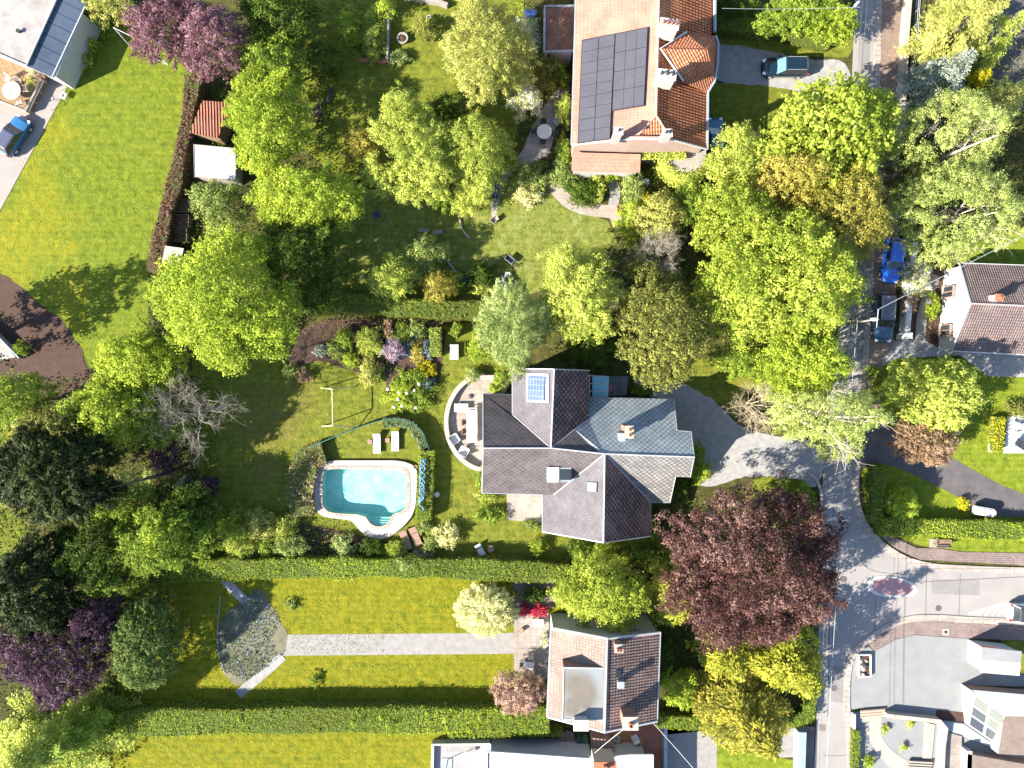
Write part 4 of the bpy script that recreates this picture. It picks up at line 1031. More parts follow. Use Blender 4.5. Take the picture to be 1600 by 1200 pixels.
# ------------------------------------------------------------------ house with box dormer (bottom)
bt_l = tilemat('pale_brown_tiles', (.155, .122, .108), (.19, .152, .135), (.10, .075, .065), .26, .30, offset=0, bmp=.4, gapw=.025)
bt_d = tilemat('brown_interlocking_tiles', (.19, .135, .12), (.27, .20, .18), (.045, .03, .03), .26, .30, offset=0, bmp=1.1, stripes=.26, gapw=.05)
hb = House('brown_tiled_house', 945, 1060, 'white gabled house with brown tiled roof and a flat box dormer with a dirty puddle')
n0, s0 = (949, 998, 7.5), (945, 1144, 7.5)
hb.add(roof('roof', [[(861, 981, 4.7), n0, s0, (855, 1120, 4.7)]], bt_l, hb.e))
hb.add(roof('roof', [[n0, (1032, 988, 5.5), (1027, 1127, 5.6), s0]], bt_d, hb.e))
hb.add(walls('wall', [(863, 982, 4.6), (949, 999, 7.4), (1030, 989, 5.4), (1025, 1126, 5.5), (945, 1142, 7.4), (857, 1119, 4.6)], m_render, hb.e, inset=.12))
for s in ([(861, 981, 4.7), n0, (1032, 988, 5.5)], [(855, 1120, 4.7), s0, (1027, 1127, 5.6)]): hb.add(lines('verge_trim', [s], .11, m_white, hb.e, 0))
for s in ([(861, 981, 4.7), (855, 1120, 4.7)], [(1032, 988, 5.5), (1027, 1127, 5.6)]): hb.add(lines('gutter', [s], .09, m_lead, hb.e, -.05))
hb.add(lines('ridge_cap', [[n0, s0]], .09, m_lead, hb.e, .02))
def boxpts(pts, z0, z1): return [(P(x, y, z1).x, P(x, y, z1).y) for x, y in pts]
mb = MB(); mb.prism(boxpts([(881, 1043), (947, 1044), (945, 1125), (879, 1124)], 0, 7.35), 5.0, 7.25)
dm = hb.add(mb.build('dormer', surf('brown_cladding', (.13, .07, .06), (.17, .10, .08), 3, .8), uv='slope'))
m_, t_, b_ = newmat('puddled_zinc'); p_ = wpos(t_)
pc = P(905, 1082, 7.3); q_ = blob(t_, p_, [(pc.x, pc.y + .3, 1.75), (pc.x - .6, pc.y - 1.2, 1.1), (pc.x + .5, pc.y - .5, 1.5)], 1.1)
cc = mixc(t_, math_(t_, 'MULTIPLY', q_, .8), (.155, .175, .185), mixc(t_, noise(t_, p_, 1.2, 4), (.13, .10, .065), (.06, .045, .03))); L(t_, cc, b_.inputs['Base Color']); b_.inputs['Roughness'].default_value = .5
mb = MB(); mb.prism(boxpts([(881, 1043), (947, 1044), (945, 1125), (879, 1124)], 0, 7.35), 7.25, 7.35); hb.sub(mb.build('flat_roof', m_), dm)
mb = MB()
q = boxpts([(881, 1043), (947, 1044), (945, 1125), (879, 1124)], 0, 7.35)
for i in range(4): a, b = Vector(q[i]), Vector(q[(i + 1) % 4]); mb.tube([(*a, 7.36), (*b, 7.36)], .06, 6)
hb.sub(mb.build('edge_trim', m_white), dm)
chimney(hb, 967, 1013, 6.0, 8.3, .6, .6, m_brick, pots=2)
chimney(hb, 970, 1070, 6.2, 7.7, .45, .45, m_lead, pots=0, cap=m_lead)
chimney(hb, 908, 1133, 4.0, 8.2, 1.15, .8, m_render, pots=0, cap=m_white)
chimney(hb, 985, 1130, 4.0, 8.8, 1.2, 1.0, m_brick, pots=1, cap=m_cream, potr=.2)
roof_panel(hb, [(963, 1047), (970, 1047), (970, 1057), (963, 1057)], (n0, (1032, 988, 5.5), s0), .08, .08, m_glass, 'skylight')

# ------------------------------------------------------------------ flat roofed house (bottom edge)
hf = House('flat_roofed_house', 880, 1215, 'white flat-roofed house with a roof terrace, cut by the bottom edge of the photo')
zr = 3.3
hf.add(sheet('wall', [(768, 1154), (918, 1154), (920, 1158), (960, 1158), (1000, 1158), (1000, 1330), (768, 1330)], zr - .1, surf('shade_grey_render', (.24, .25, .28), (.29, .30, .33), 1, .85), thick=zr - .1))  # blue-grey of the north wall's shade is put into the render colour
mb = MB(); mb.prism([(P(x, y, zr).x, P(x, y, zr).y) for x, y in [(761, 1174), (920, 1185), (985, 1179), (1020, 1179), (1020, 1330), (761, 1330)]], zr - .1, zr)
ft = hf.add(mb.build('flat_roof', tilemat('pale_roofing', (.17, .17, .178), (.19, .19, .198), (.28, .28, .30), 1.0, 6.0, offset=0, gapw=.03, bmp=.2)))
mb = MB(); q = [(P(x, y, zr).x, P(x, y, zr).y) for x, y in [(761, 1330), (761, 1174), (920, 1185), (985, 1179), (1020, 1179), (1020, 1330)]]
for i in range(5): mb.tube([(*q[i], zr + .04), (*q[i + 1], zr + .04)], .09, 6)
hf.add(mb.build('edge_trim', m_white))
wd = hf.add((lambda mb: (mb.box((P(896, 1155).x, P(896, 1155).y + .0, 1.7), (1.6, .12, 1.2)), mb.build('window', m_glass))[1])(MB()))
mb = MB(); mb.box((P(896, 1155).x, P(896, 1155).y - .02, 1.7), (1.8, .13, 1.4)); hf.sub(mb.build('window_frame', m_dark), wd)
chimney(hf, 945, 1197, 3.0, 5.4, 1.9, .7, m_cream, pots=1, cap=m_terra, potr=.25)
tz = 2.6
tr_ = House('roof_terrace', 715, 1190, 'bright white terrace with a planter, on the west side of the flat-roofed house', 'terrace')
tr_.add(sheet('floor', [(678, 1157), (766, 1157), (768, 1160), (766, 1300), (676, 1300)], .5, surf('white_paving', (.21, .205, .215), (.25, .245, .255), .8, .8, .2, 30), thick=.5))
tr_.add(strip('parapet', [(766, 1156), (678, 1156), (674, 1300)], .25, .95, m_white, thick=1))
tr_.add(strip('planter_box', [(698, 1161), (744, 1162)], .8, .8, m_gravel_p, thick=1, base=.5))
e = thing_at('garden_shower', 700, 1186, 'dark outdoor shower pole with a curved head on the white terrace', 'shower', None, .5)
mb = MB(); mb.tube([(0, 0, 0), (0, 0, 1.9), (.1, .1, 2.1), (.3, .25, 2.15), (.45, .2, 2.0)], .04, 8); mb.build('pole', m_dark, e)
mb = MB(); mb.box((-.1, -.4, .03), (1.0, 1.0, .06)); mb.build('tray', m_lead, e)
rb = House('brick_terrace', 985, 1165, 'red brick patio between the brown tiled house and the flat-roofed house', 'patio')
rb.add(sheet('paving', [(945, 1130), (1034, 1130), (1036, 1300), (950, 1300)], .15, tilemat('red_patio_brick', (.26, .10, .065), (.31, .14, .09), (.20, .09, .07), .22, .11, bmp=.3), thick=.14))
rb.add(sheet('wood_deck', [(948, 1140), (985, 1145), (1005, 1150), (1006, 1180), (955, 1180)], .22, surf('orange_wood', (.26, .12, .04), (.32, .16, .06), 1.5, .7), thick=.1))
rb.add(strip('side_wall', [(1036, 1128), (1036, 1300)], .35, 1.2, m_lead, thick=1))
for i, (x, y, lb) in enumerate(((963, 1151, 'round white planter on the red brick patio, the upper of two'), (965, 1163.5, 'round white planter on the red brick patio, the lower of two'))):
    e = thing_at('round_planter', x, y, lb, 'planter', 'white planters on the brick patio', .22)
    mb = MB(); mb.lathe([(.24, 0), (.33, .4), (.33, .45), (.26, .45), (.25, .36)], n=20); mb.build('pot', m_fw, e)
    mb = MB(); mb.lathe([(.25, .37), (.1, .42), (.01, .43)], n=20); mb.build('soil', m_conc, e)
chair(991, 1150, .22, .5, m_fw, 'white chair turned askew on the red brick patio', None, .6)
ltable(985, 1174, .22, 2.0, .55, .5, m_wood, 'dark low wooden bench table at the bottom of the brick patio', name='low_table')
sheet('lean_roof_slats', [(921, 1137), (945, 1140), (956, 1150), (953, 1158), (921, 1155)], 2.0, tilemat('corrugated_brown', (.20, .13, .11), (.23, .15, .13), (.08, .05, .05), .35, 4, offset=0, stripes=.35, bmp=1), 'brown corrugated canopy between the white chimney and the brick patio', None, 2.0, 'canopy')
for (x, y, r, c, lb) in ((904, 1150, .33, (.015, .04, .03), 'dark green wheelie bin below the white chimney, left of two'), (914, 1151, .32, (.03, .10, .04), 'green wheelie bin below the white chimney, right of two')):
    e = thing_at('wheelie_bin', x, y, lb, 'bin', 'bins below the white chimney')
    mb = MB(); mb.box((0, 0, .5), (.5, .6, .9)); bevel(mb.build('body', paint('bin%g' % c[1], c, .5, coat=0), e), .04)
    mb = MB(); mb.box((0, 0, .98), (.54, .66, .07)); bevel(mb.build('lid', paint('bin%g' % c[1], c), e), .03)
    for sx in (-1, 1): mb = MB(); mb.tube([(sx * .2, -.3, .1), (sx * .27, -.3, .1)], .1, 10); mb.build('wheel', m_black, e)
rtable(886.5, 1149, 0, .72, .6, m_pave_r, 'half-hidden reddish round table north of the flat-roofed house', name='garden_table')

# ------------------------------------------------------------------ white bungalow (right edge)
hw = House('white_bungalow', 1550, 480, 'white-gabled bungalow with a brown tiled roof at the right edge')
gt = tilemat('grey_brown_tiles', (.125, .098, .096), (.155, .122, .12), (.09, .065, .065), .22, .30, offset=0, bmp=.9, stripes=.22, gapw=.04)
k1, k2 = (1517, 474, 4.9), (1760, 484, 4.9)
hw.add(roof('roof', [[(1499, 411, 2.8), k1, k2, (1760, 420, 2.8)]], gt, hw.e))
hw.add(roof('roof', [[k1, (1487, 548, 2.6), (1760, 562, 2.6), k2]], gt, hw.e))
hw.add(walls('wall', [(1502, 414, 2.8), (1518, 474, 4.85), (1490, 545, 2.6), (1755, 558, 2.6), (1755, 480, 4.8), (1755, 424, 2.8)], m_white, hw.e, inset=.12))
for s in ([(1499, 411, 2.8), k1, (1487, 548, 2.6)],): hw.add(lines('verge_trim', [s], .09, m_lead, hw.e, 0))
for s in ([(1499, 411, 2.8), (1760, 420, 2.8)], [(1487, 548, 2.6), (1760, 562, 2.6)]): hw.add(lines('gutter', [s], .08, m_white, hw.e, -.06))
hw.add(lines('ridge_cap', [[k1, k2]], .08, surf('grey_ridge', (.25, .22, .22), (.3, .27, .26), 3, .8), hw.e, .02))
chimney(hw, 1561, 465, 4.2, 5.6, .6, .5, m_chw, pots=1, cap=m_terra, rz=-.1)
ga, gb = P(1502, 414, 2.8), P(1490, 545, 2.6)
for t, z0_ in ((.30, .7), (.77, .7)):
    a, b = Vector((ga.x - .14, ga.y)), Vector((gb.x - .14, gb.y)); d = (b - a).normalized(); c = a.lerp(b, t); rz = atan2(d.y, d.x)
    mb = MB(); mb.box((c.x, c.y, z0_ + .75), (1.15, .2, 1.5), rz); wf = hw.add(mb.build('window', surf('window_wood', (.22, .15, .13), None, rough=.6)))
    for s_ in (-.27, .27):
        mb = MB(); q = Vector((c.x, c.y)) + d * s_; mb.box((q.x, q.y, z0_ + .75), (.44, .26, 1.34), rz); hw.sub(mb.build('pane', m_glass), wf)
    mb = MB(); mb.box((c.x - .05, c.y, z0_ - .05), (1.35, .36, .08), rz); hw.sub(mb.build('sill', m_cream), wf)

# ------------------------------------------------------------------ white house with metal roof strip (top left)
ht = House('white_modern_house', 60, 50, 'white modern house with flat pale roof and dark seamed metal strip, top left corner')
zt = 3.2
q1 = [(-80, -120), (88, -4), (42, 103), (-80, 50)]
ht.add(sheet('wall', [(P(x, y, zt).x * 16 + 800, 600 - P(x, y, zt).y * 16) for x, y in [(-75, -110), (86, -4), (128, 20), (84, 118), (42, 100), (-75, 52)]], 2.9, m_white, thick=2.9))
mb = MB(); mb.prism([(P(x, y, 3.5).x, P(x, y, 3.5).y) for x, y in [(-80, -160), (150, -160), (92, -8), (42, 103), (-80, 50)]], 2.9, 3.5)
ht.add(mb.build('flat_roof', tilemat('grey_membrane', (.15, .145, .142), (.17, .165, .162), (.25, .23, .22), 3, .9, rot=-.4, offset=0, gapw=.02, bmp=.2)))
ht.add(roof('metal_roof', [[(92, -8, 3.4), (133, 12, 2.9), (82, 121, 2.9), (42, 103, 3.4)], [(92, -8, 3.4), (140, -120, 3.4), (180, -100, 2.9), (133, 12, 2.9)]], tilemat('seamed_metal', (.055, .075, .11), (.06, .08, .115), (.02, .03, .05), 1.15, 12, offset=0, gapw=.05, bmp=.8, rough=.4, patches=(.08, .1, .14)), ht.e))
ht.add(lines('edge_trim', [[(92, -8, 3.52), (42, 103, 3.52), (-80, 50, 3.52)], [(133, 12, 2.95), (82, 121, 2.95)]], .07, m_white, ht.e))
mb = MB(); q = [P(x, y, 3.5) for x, y in [(31, 50)]][0]; mb.lathe([(.14, 0), (.14, .22), (.2, .24), (.2, .3)], (q.x, q.y, 3.5), 10); ht.add(mb.build('roof_vent', m_dark))
dk = House('wooden_deck', 35, 130, 'raised wooden deck with a rail beside the white modern house', 'deck')
dk.add(sheet('floor', [(-80, 48), (0, 82), (44, 104), (78, 124), (50, 179), (-5, 158), (-80, 130)], .9, tilemat('brown_decking', (.20, .125, .07), (.27, .18, .11), (.07, .04, .02), 5, .16, rot=-.43 + pi / 2, gapw=.015), thick=.85))
dk.add(strip('edge_trim', [(78, 124), (50, 179), (-5, 158), (-80, 130)], .14, .98, m_cream, thick=1, base=.7))
rp = [P(x, y, .9) for x, y in ((74, 130), (66, 146), (58, 162), (51, 177))]
mb = MB()
for z_ in (.5, 1.0): mb.tube([p + Vector((0, 0, z_)) for p in rp], .02, 6)
for p in rp: mb.tube([p, p + Vector((0, 0, 1.0))], .025, 6)
dk.add(mb.build('railing', m_steel))
rtable(26, 146, .9, .88, .74, surf('beige_top', (.36, .29, .23), None, rough=.6), 'large round beige table on the wooden deck', legm=m_dark)
DG = 'beige chairs round the deck table'
m_bc = surf('beige_chair', (.34, .28, .23), None, rough=.7)
for (x, y, r, l) in ((17, 126, 2.7, 'beige deck chair north-west of the round table'), (34, 131, 3.5, 'beige deck chair north of the round table beside the potted plants'), (45, 142, 1.7, 'beige deck chair on the east side of the round table'), (35, 164, .3, 'beige deck chair on the south side of the round table')):
    chair(x, y, .9, r, m_bc, l, DG, .55)
for (x, y, m__, l) in ((60, 119, 'blossom', 'potted plant at the top of the deck corner, left of three'), (66, 124, 'pink', 'potted orange flowers in the deck corner, middle of three pots'), (54, 131, 'paleolive', 'leafy potted plant in the deck corner nearest the round table')):
    e = thing_at('potted_plant', x, y, l, 'potted plant', 'pots in the deck corner', .9)
    mb = MB(); mb.lathe([(.16, 0), (.22, .3), (.22, .34), (.18, .34), (.17, .28)], n=14); mb.build('pot', m_dark, e)
    rng = np.random.default_rng(int(x)); V, var, C = crown_broad(rng, .42, .42, .3, .85, rc=.2, leaf=.12, nl=4)
    o = bpy.data.objects.new('foliage', np_mesh('foliage', V, np.arange(len(V)).reshape(-1, 4), var, [LM[m__]])); COL.objects.link(o); o.parent = e

e = thing_at('garden_stool', 103, 152, 'small white plastic stool by the corner of the white modern house', 'stool')
mb = MB(); mb.box((0, 0, .42), (.6, .62, .06), -.4); bevel(mb.build('seat', m_fw, e), .05)
for sx in (-1, 1):
    for sy in (-1, 1): mb = MB(); mb.tube([(sx * .22, sy * .22, 0), (sx * .18, sy * .18, .42)], .025, 6); mb.build('leg', m_fw, e)
mb = MB(); mb.box((.0, -.02, .46), (.12, .3, .03), -.4); mb.build('handle', m_dark, e)
# goal-like frames of thin bars
def frame_thing(name, label, cat, bars, r, mat):
    e = thing_at(name, bars[0][0][0], bars[0][0][1], label, cat)
    for nm, b in [('bar', x) for x in bars]:
        mb = MB(); mb.tube([P(*b[0]), P(*b[1])], r, 8); kid(mb.build(nm, mat), e)
    return e
def gp(px, py, z):    # pixel of the ground point px,py lifted to height z
    k = H / (H - z); return (800 + (px - 800) * k, 600 + (py - 600) * k, z)
A1, A2 = (194, 58), (247, 84)
frame_thing('goal_frame', 'white metal goal frame on the top left lawn beside the purple tree', 'goal frame',
    [(gp(*A1, 1.9), gp(*A2, 1.9)), (gp(*A1, 0), gp(*A1, 1.9)), (gp(*A2, 0), gp(*A2, 1.9)), (gp(*A2, 1.9), gp(262, 101, 0)), (gp(*A1, 1.9), gp(205, 74, 0)), (gp(262, 101, 0), gp(205, 74, 0))], .03, m_white)
frame_thing('swing_frame', 'pale wooden swing frame standing alone on the middle lawn', 'swing frame',
    [((519, 607, 2.3), (520, 665, 2.3)), ((519, 608, 2.3), gp(502, 606, 0)), ((519, 608, 2.3), gp(556, 604, 0)), ((520, 665, 2.3), gp(503, 666, 0)), ((520, 665, 2.3), gp(560, 668, 0))], .05, surf('pale_pole', (.40, .33, .22), None, rough=.8))

# ------------------------------------------------------------------ house lower right, garage
hg = House('white_garage', 1560, 1030, 'small white garage with pale roof beside the grey gravel yard', 'garage')
hg.add(roof('roof', [[(1534, 1011, 2.4), (1597, 1018, 2.4), (1595, 1036, 2.9), (1534, 1031, 2.9)], [(1534, 1031, 2.9), (1595, 1036, 2.9), (1593, 1056, 2.4), (1533, 1051, 2.4)]], m_render, hg.e))
hg.add(walls('wall', [(1536, 1012, 2.4), (1595, 1019, 2.4), (1592, 1054, 2.4), (1535, 1050, 2.4)], m_render, hg.e, inset=.08))
mb = MB(); a = P(1534, 1012, 2.3); b = P(1597, 1018.5, 2.3); mb.tube([a + Vector((-.08, .1, 0)), a.lerp(b, .35) + Vector((0, .1, 0))], .07, 6); hg.add(mb.build('red_trim', paint('red_trim', (.35, .04, .03), .5)))
hg.add((lambda mb: (mb.box((P(1513.5, 1030).x + .62, P(1516, 1023).y, 1.0), (.08, 2.0, 1.9)), mb.build('garage_door', surf('white_door', (.55, .55, .56), None, rough=.5)))[1])(MB()))
hl = House('white_glazed_house', 1560, 1120, 'white house with tall sloping windows at the lower right corner')
def pf(pts, z): return [(P(x, y, z).x, P(x, y, z).y) for x, y in pts]
mb = MB(); mb.prism(pf([(1520, 1080), (1700, 1096), (1700, 1118), (1568, 1118), (1545, 1100)], 1.6), 0, 1.6); hl.add(mb.build('wall', surf('brown_stone', (.20, .14, .11), (.26, .18, .14), 2, .9), uv='slope'))
mb = MB(); mb.prism(pf([(1519, 1078), (1702, 1094), (1702, 1120), (1569, 1119), (1545, 1101)], 1.7), 1.6, 1.72); hl.add(mb.build('flat_roof', surf('white_roofing', (.23, .245, .26), (.28, .295, .31), .7, .6)))
mb = MB(); mb.prism(pf([(1569, 1116), (1702, 1124), (1702, 1186), (1560, 1178), (1563, 1160)], 1.5), 0, 1.5); hl.add(mb.build('wall', m_render))
mb = MB(); mb.prism(pf([(1569, 1116), (1702, 1124), (1702, 1186), (1560, 1178), (1563, 1160)], 1.56), 1.5, 1.58); hl.add(mb.build('gravel_roof', surf('brown_gravel', (.13, .10, .085), (.19, .15, .13), 1.5, .95, .6, 14)))
# sloping glazing, facing south-west
def quad_slab(pts, thick=.1):
    q = [P(*p) for p in pts]; n = (q[1] - q[0]).cross(q[3] - q[0]).normalized()
    if n.z < 0: n = -n
    b = [p - n * thick for p in q]
    if (q[1] - q[0]).cross(q[2] - q[0]).dot(n) < 0: q, b = q[::-1], b[::-1]
    mb = MB(); mb.face(q); mb.face(b[::-1])
    for i in range(4): j = (i + 1) % 4; mb.face([q[i], b[i], b[j], q[j]])
    return mb
def lerp3(a, b, t): return tuple(a[i] + (b[i] - a[i]) * t for i in range(3))
TLg, TRg, BLg = (1519, 1080, 1.75), (1570, 1115, 1.75), (1509, 1131, .25)
gA, gB, gD = P(*TLg), P(*TRg), P(*BLg); gC = gB + gD - gA; gN = (gD - gA).cross(gB - gA).normalized(); gN = gN if gN.z > 0 else -gN
def wslab(u0, u1, v0, v1, up, thick):
    q = [gA + (gB - gA) * u + (gD - gA) * v + gN * up for u, v in ((u0, v0), (u1, v0), (u1, v1), (u0, v1))]; b = [p - gN * thick for p in q]
    mb = MB(); mb.face(q[::-1]); mb.face(b)
    for i in range(4): j = (i + 1) % 4; mb.face([q[i], b[i], b[j], q[j]])
    return mb
hl.add(wslab(0, 1, 0, 1, 0, .12).build('glazing_frame', m_render))
for k, (u0, u1) in enumerate(((.10, .50), (.58, .97))):
    mb = wslab(u0 - .03, u1 + .03, .04, .97, .05, .05); wf = hl.add(mb.build('window', m_white))
    for j, (v0, v1) in enumerate(((.08, .34), (.39, .63), (.68, .94))):
        mt = [paint('blind_glass', (.12, .13, .11), .3, coat=.2), paint('grey_glass', (.05, .06, .06), .2, coat=.2), paint('dark_pane', (.035, .035, .045), .06)][j if k == 0 else (0 if j < 2 else 1)]
        hl.sub(wslab(u0, u1, v0, v1, .09, .05).build('pane', mt), wf)
mb = MB()
a, b = gA, gD; mb.face([a, (a.x, a.y, 0), (b.x, b.y, 0), b]); a, b = gB, gC; mb.face([a, b, (b.x, b.y, 0), (a.x, a.y, 0)])
a, b = gD, gC; mb.face([a, (a.x, a.y, 0), (b.x, b.y, 0), b]); hl.add(mb.build('side_wall', m_white))
mb = MB(); mb.prism(pf([(1469, 1127), (1506, 1131), (1563, 1170), (1545, 1166), (1481, 1142)], .2), 0, .2); hl.add(mb.build('terrace', surf('bluish_paving', (.22, .235, .27), (.26, .275, .31), 1, .8)))
strip('garden_wall', [(1379, 1112), (1461, 1121), (1470, 1132), (1466, 1160), (1461, 1260)], .38, .9, m_cream, thick=1, label='cream wall around the small gravel garden at the lower right', cat='garden wall', kind='thing')
strip('soil', [(1462, 1116), (1508, 1121)], .9, .06, m_soil)
sheet('terrace', [(1470, 1140), (1500, 1148), (1498, 1260), (1464, 1260)], .3, m_slab, thick=.3)
sheet('terrace', [(1445, 1128), (1460, 1132), (1455, 1184), (1441, 1184)], .1, m_cream, thick=.1)
strip('garden_wall', [(1503, 1164), (1500, 1260)], .5, 1.2, m_render, thick=1, label='white wall leading to the sloping windows of the lower right house', cat='garden wall', kind='thing')
mb = MB(); mb.prism(pf([(1512, 1178), (1590, 1192), (1700, 1210), (1700, 1300), (1508, 1300)], 1.2), 0, 1.2); tag(mb.build('raised_bed', MATS['brown_gravel']), 'raised brown gravel bed at the bottom right corner', 'raised bed')
for k, (x0, y0, x1, y1, n_, lb) in enumerate(((1343, 1109, 1381, 1106, 3, 'dark sleeper steps from the gravel yard down to the curved path'), (1419, 1186, 1455, 1188, 4, 'black and white striped garden steps at the bottom of the gravel garden'))):
    e = thing_at('garden_steps', (x0 + x1) / 2, y0 + 5, lb, 'steps')
    for i in range(n_):
        a, b = P(x0, y0 + i * 4.5), P(x1, y1 + i * 4.5); c = (a + b) / 2; d = b - a
        mb = MB(); mb.box((c.x, c.y, .22 - i * .05 + .0), (d.length, .13, .14), atan2(d.y, d.x)); kid(mb.build('step', m_dark if k else m_wood), e)
        mb = MB(); mb.box((c.x, c.y - .14, .17 - i * .05), (d.length, .15, .14), atan2(d.y, d.x)); kid(mb.build('tread', m_cream), e)
strip('garden_wall', [(1331, 1112), (1331, 1260)], .2, .6, m_white, thick=1, label='low white wall between the road and the narrow hedge, lower right', cat='garden wall', kind='thing')
e = thing_at('rock_planter', 1349, 1038, 'white rectangular planter filled with stones at the corner of the gravel yard', 'planter')
mb = MB()
for (x, y, w, d) in ((-.56, 0, .1, 2.1), (.56, 0, .1, 2.1), (0, 1.05, 1.22, .1), (0, -1.05, 1.22, .1)): mb.box((x, y, .2), (w, d, .4))
mb.build('frame', m_white, e)
rng = np.random.default_rng(3); mb = MB(); mb.box((0, 0, .12), (1.0, 1.98, .2)); mb.build('soil', m_soil, e)
for i in range(13):
    mb = MB(); s = rng.uniform(.12, .26); mb.lathe([(s * .5, 0), (s, s * .35), (s * .8, s * .8), (s * .2, s)], (rng.uniform(-.4, .4), rng.uniform(-.9, .9), .2), 7); mb.build('stone', [m_conc, m_cream, m_dark][i % 3], e)
# ------------------------------------------------------------------ pool
pool = empty('swimming_pool', (*P(570, 768)[:2], 0), 0, 'turquoise swimming pool with a pale stone surround and rounded steps', 'pool')
cop = [(513, 719), (560, 719), (652, 719), (652, 760), (649, 800), (632, 821), (613, 836), (596, 842), (576, 838), (561, 826), (551, 812), (530, 810), (507, 807), (495, 798), (491, 775), (492, 737), (499, 724)]
inn = [(513, 733), (535, 732), (622, 733), (633, 737), (636, 748), (636, 788), (631, 797), (618, 801), (613, 803), (609, 814), (600, 821), (588, 822), (577, 815), (572, 803), (520, 801), (509, 796), (505, 785), (505, 745), (507, 737)]
def wpts(p, n=2): return chaikin([(P(x, y).x, P(x, y).y) for x, y in p], n)
ci, co = wpts(inn), wpts(cop)
# the ground sheets are cut away under the pool by a boolean-free trick: the whole basin stands in a shallow raised surround
LV = .62                                       # surround level above the lawn sheet is hidden by its own hedge and kerb
def ring(outer, inner, z0, z1, mb, m=0):
    """flat ring between two closed outlines (nearest-angle bridging) with outer and inner skirts"""
    cx = sum(p[0] for p in inner) / len(inner); cy = sum(p[1] for p in inner) / len(inner); K = 96
    def cast(poly, a):
        best = None; d = (cos(a), sin(a))
        for i in range(len(poly)):
            x1, y1 = poly[i][0] - cx, poly[i][1] - cy; x2, y2 = poly[(i + 1) % len(poly)][0] - cx, poly[(i + 1) % len(poly)][1] - cy
            ex, ey = x2 - x1, y2 - y1; den = d[0] * ey - d[1] * ex
            if abs(den) < 1e-9: continue
            t = (x1 * ey - y1 * ex) / den; u = (x1 * d[1] - y1 * d[0]) / den
            if t > 0 and -1e-6 <= u <= 1 + 1e-6: best = t if best is None else max(best, t)
        return (cx + d[0] * best, cy + d[1] * best)
    A = [cast(outer, 2 * pi * i / K) for i in range(K)]; B = [cast(inner, 2 * pi * i / K) for i in range(K)]
    for i in range(K):
        j = (i + 1) % K
        mb.face([(*B[i], z1), (*A[i], z1), (*A[j], z1), (*B[j], z1)], m)
        mb.face([(*A[i], z0), (*A[j], z0), (*A[j], z1), (*A[i], z1)], m)
        mb.face([(*B[j], z0), (*B[i], z0), (*B[i], z1), (*B[j], z1)], m)
    return A, B
m_cop = surf('pool_stone', (.30, .265, .245), (.36, .32, .30), .9, .8, .3, 22, (.22, .19, .18))
mb = MB(); A, B = ring(co, ci, 0, .30, mb); kid(mb.build('surround', m_cop, uv='slope'), pool)
cB = (sum(p[0] for p in B) / len(B), sum(p[1] for p in B) / len(B))
C_ = [(cB[0] + (p[0] - cB[0]) * 1.10, cB[1] + (p[1] - cB[1]) * 1.13) for p in B]
mb = MB(); ring(C_, B, .28, .325, mb); kid(mb.build('coping', tilemat('coping_stone', (.25, .215, .19), (.30, .26, .235), (.18, .155, .14), .4, .4, rough=.8), uv='slope'), pool)
# basin: depth carried below the garden level (ground, lawn and soil sheets are opened over it further down)
m_tile, t_, b_ = newmat('pool_lining'); p_ = wpos(t_)
L(t_, ramp(t_, noise(t_, p_, .9, 5, .7, .6), [(.17, .38, .33), (.26, .45, .40), (.34, .50, .45)], [.35, .5, .65]), b_.inputs['Base Color']); b_.inputs['Roughness'].default_value = .6
DP = -.85
mb = MB(); n = len(B)
for i in range(n):
    j = (i + 1) % n; mb.face([(*B[i], DP), (*B[j], DP), (*B[j], .3), (*B[i], .3)])
mb.face([(*p, DP) for p in B]); kid(mb.build('basin', m_tile), pool)
sc_ = P(592, 800)
for i, (r, z) in enumerate(((1.35, -.30), (1.05, -.15), (.75, -.02), (.45, .09))):
    pts_ = [(sc_.x + cos(a) * (1.36), sc_.y + sin(a) * 1.36) for a in [radians(180 + 180 * k / 16) for k in range(17)]]
    yy = sc_.y - 1.36 + (.34 * (4 - i)) * .62 + .0
    q = [p for p in [(sc_.x + cos(radians(t)) * 1.34, sc_.y + sin(radians(t)) * 1.34) for t in range(180, 361, 6)] if p[1] < yy]
    if len(q) > 2: mb = MB(); mb.prism(q, DP, z); kid(mb.build('step', m_tile), pool)
m_w, t_, b_ = newmat('pool_water'); out = t_.nodes['Material Output']; t_.nodes.remove(b_)
tr = N(t_, 'BsdfTransparent'); tr.inputs[0].default_value = (.76, .985, .93, 1)
gls = N(t_, 'BsdfGlossy'); gls.inputs['Roughness'].default_value = .06; gls.inputs['Color'].default_value = (1, 1, 1, 1)
lw_ = t_.nodes.new('ShaderNodeLayerWeight'); pw_ = math_(t_, 'POWER', lw_.outputs['Facing'], 4.0); lw0 = math_(t_, 'MULTIPLY_ADD', pw_, .3); lw0.node.inputs[2].default_value = .03; lw = lw0.node; mx = t_.nodes.new('ShaderNodeMixShader')
bp = N(t_, 'Bump', Strength=.35, Distance=.05); L(t_, noise(t_, wpos(t_), 2.2, 4, .6, .8), bp.inputs['Height']); L(t_, bp.outputs[0], gls.inputs['Normal'])
L(t_, lw.outputs[0], mx.inputs[0]); L(t_, tr.outputs[0], mx.inputs[1]); L(t_, gls.outputs[0], mx.inputs[2]); L(t_, mx.outputs[0], out.inputs[0])
mb = MB(); mb.face([(*p, .16) for p in B]); kid(mb.build('water', m_w), pool)
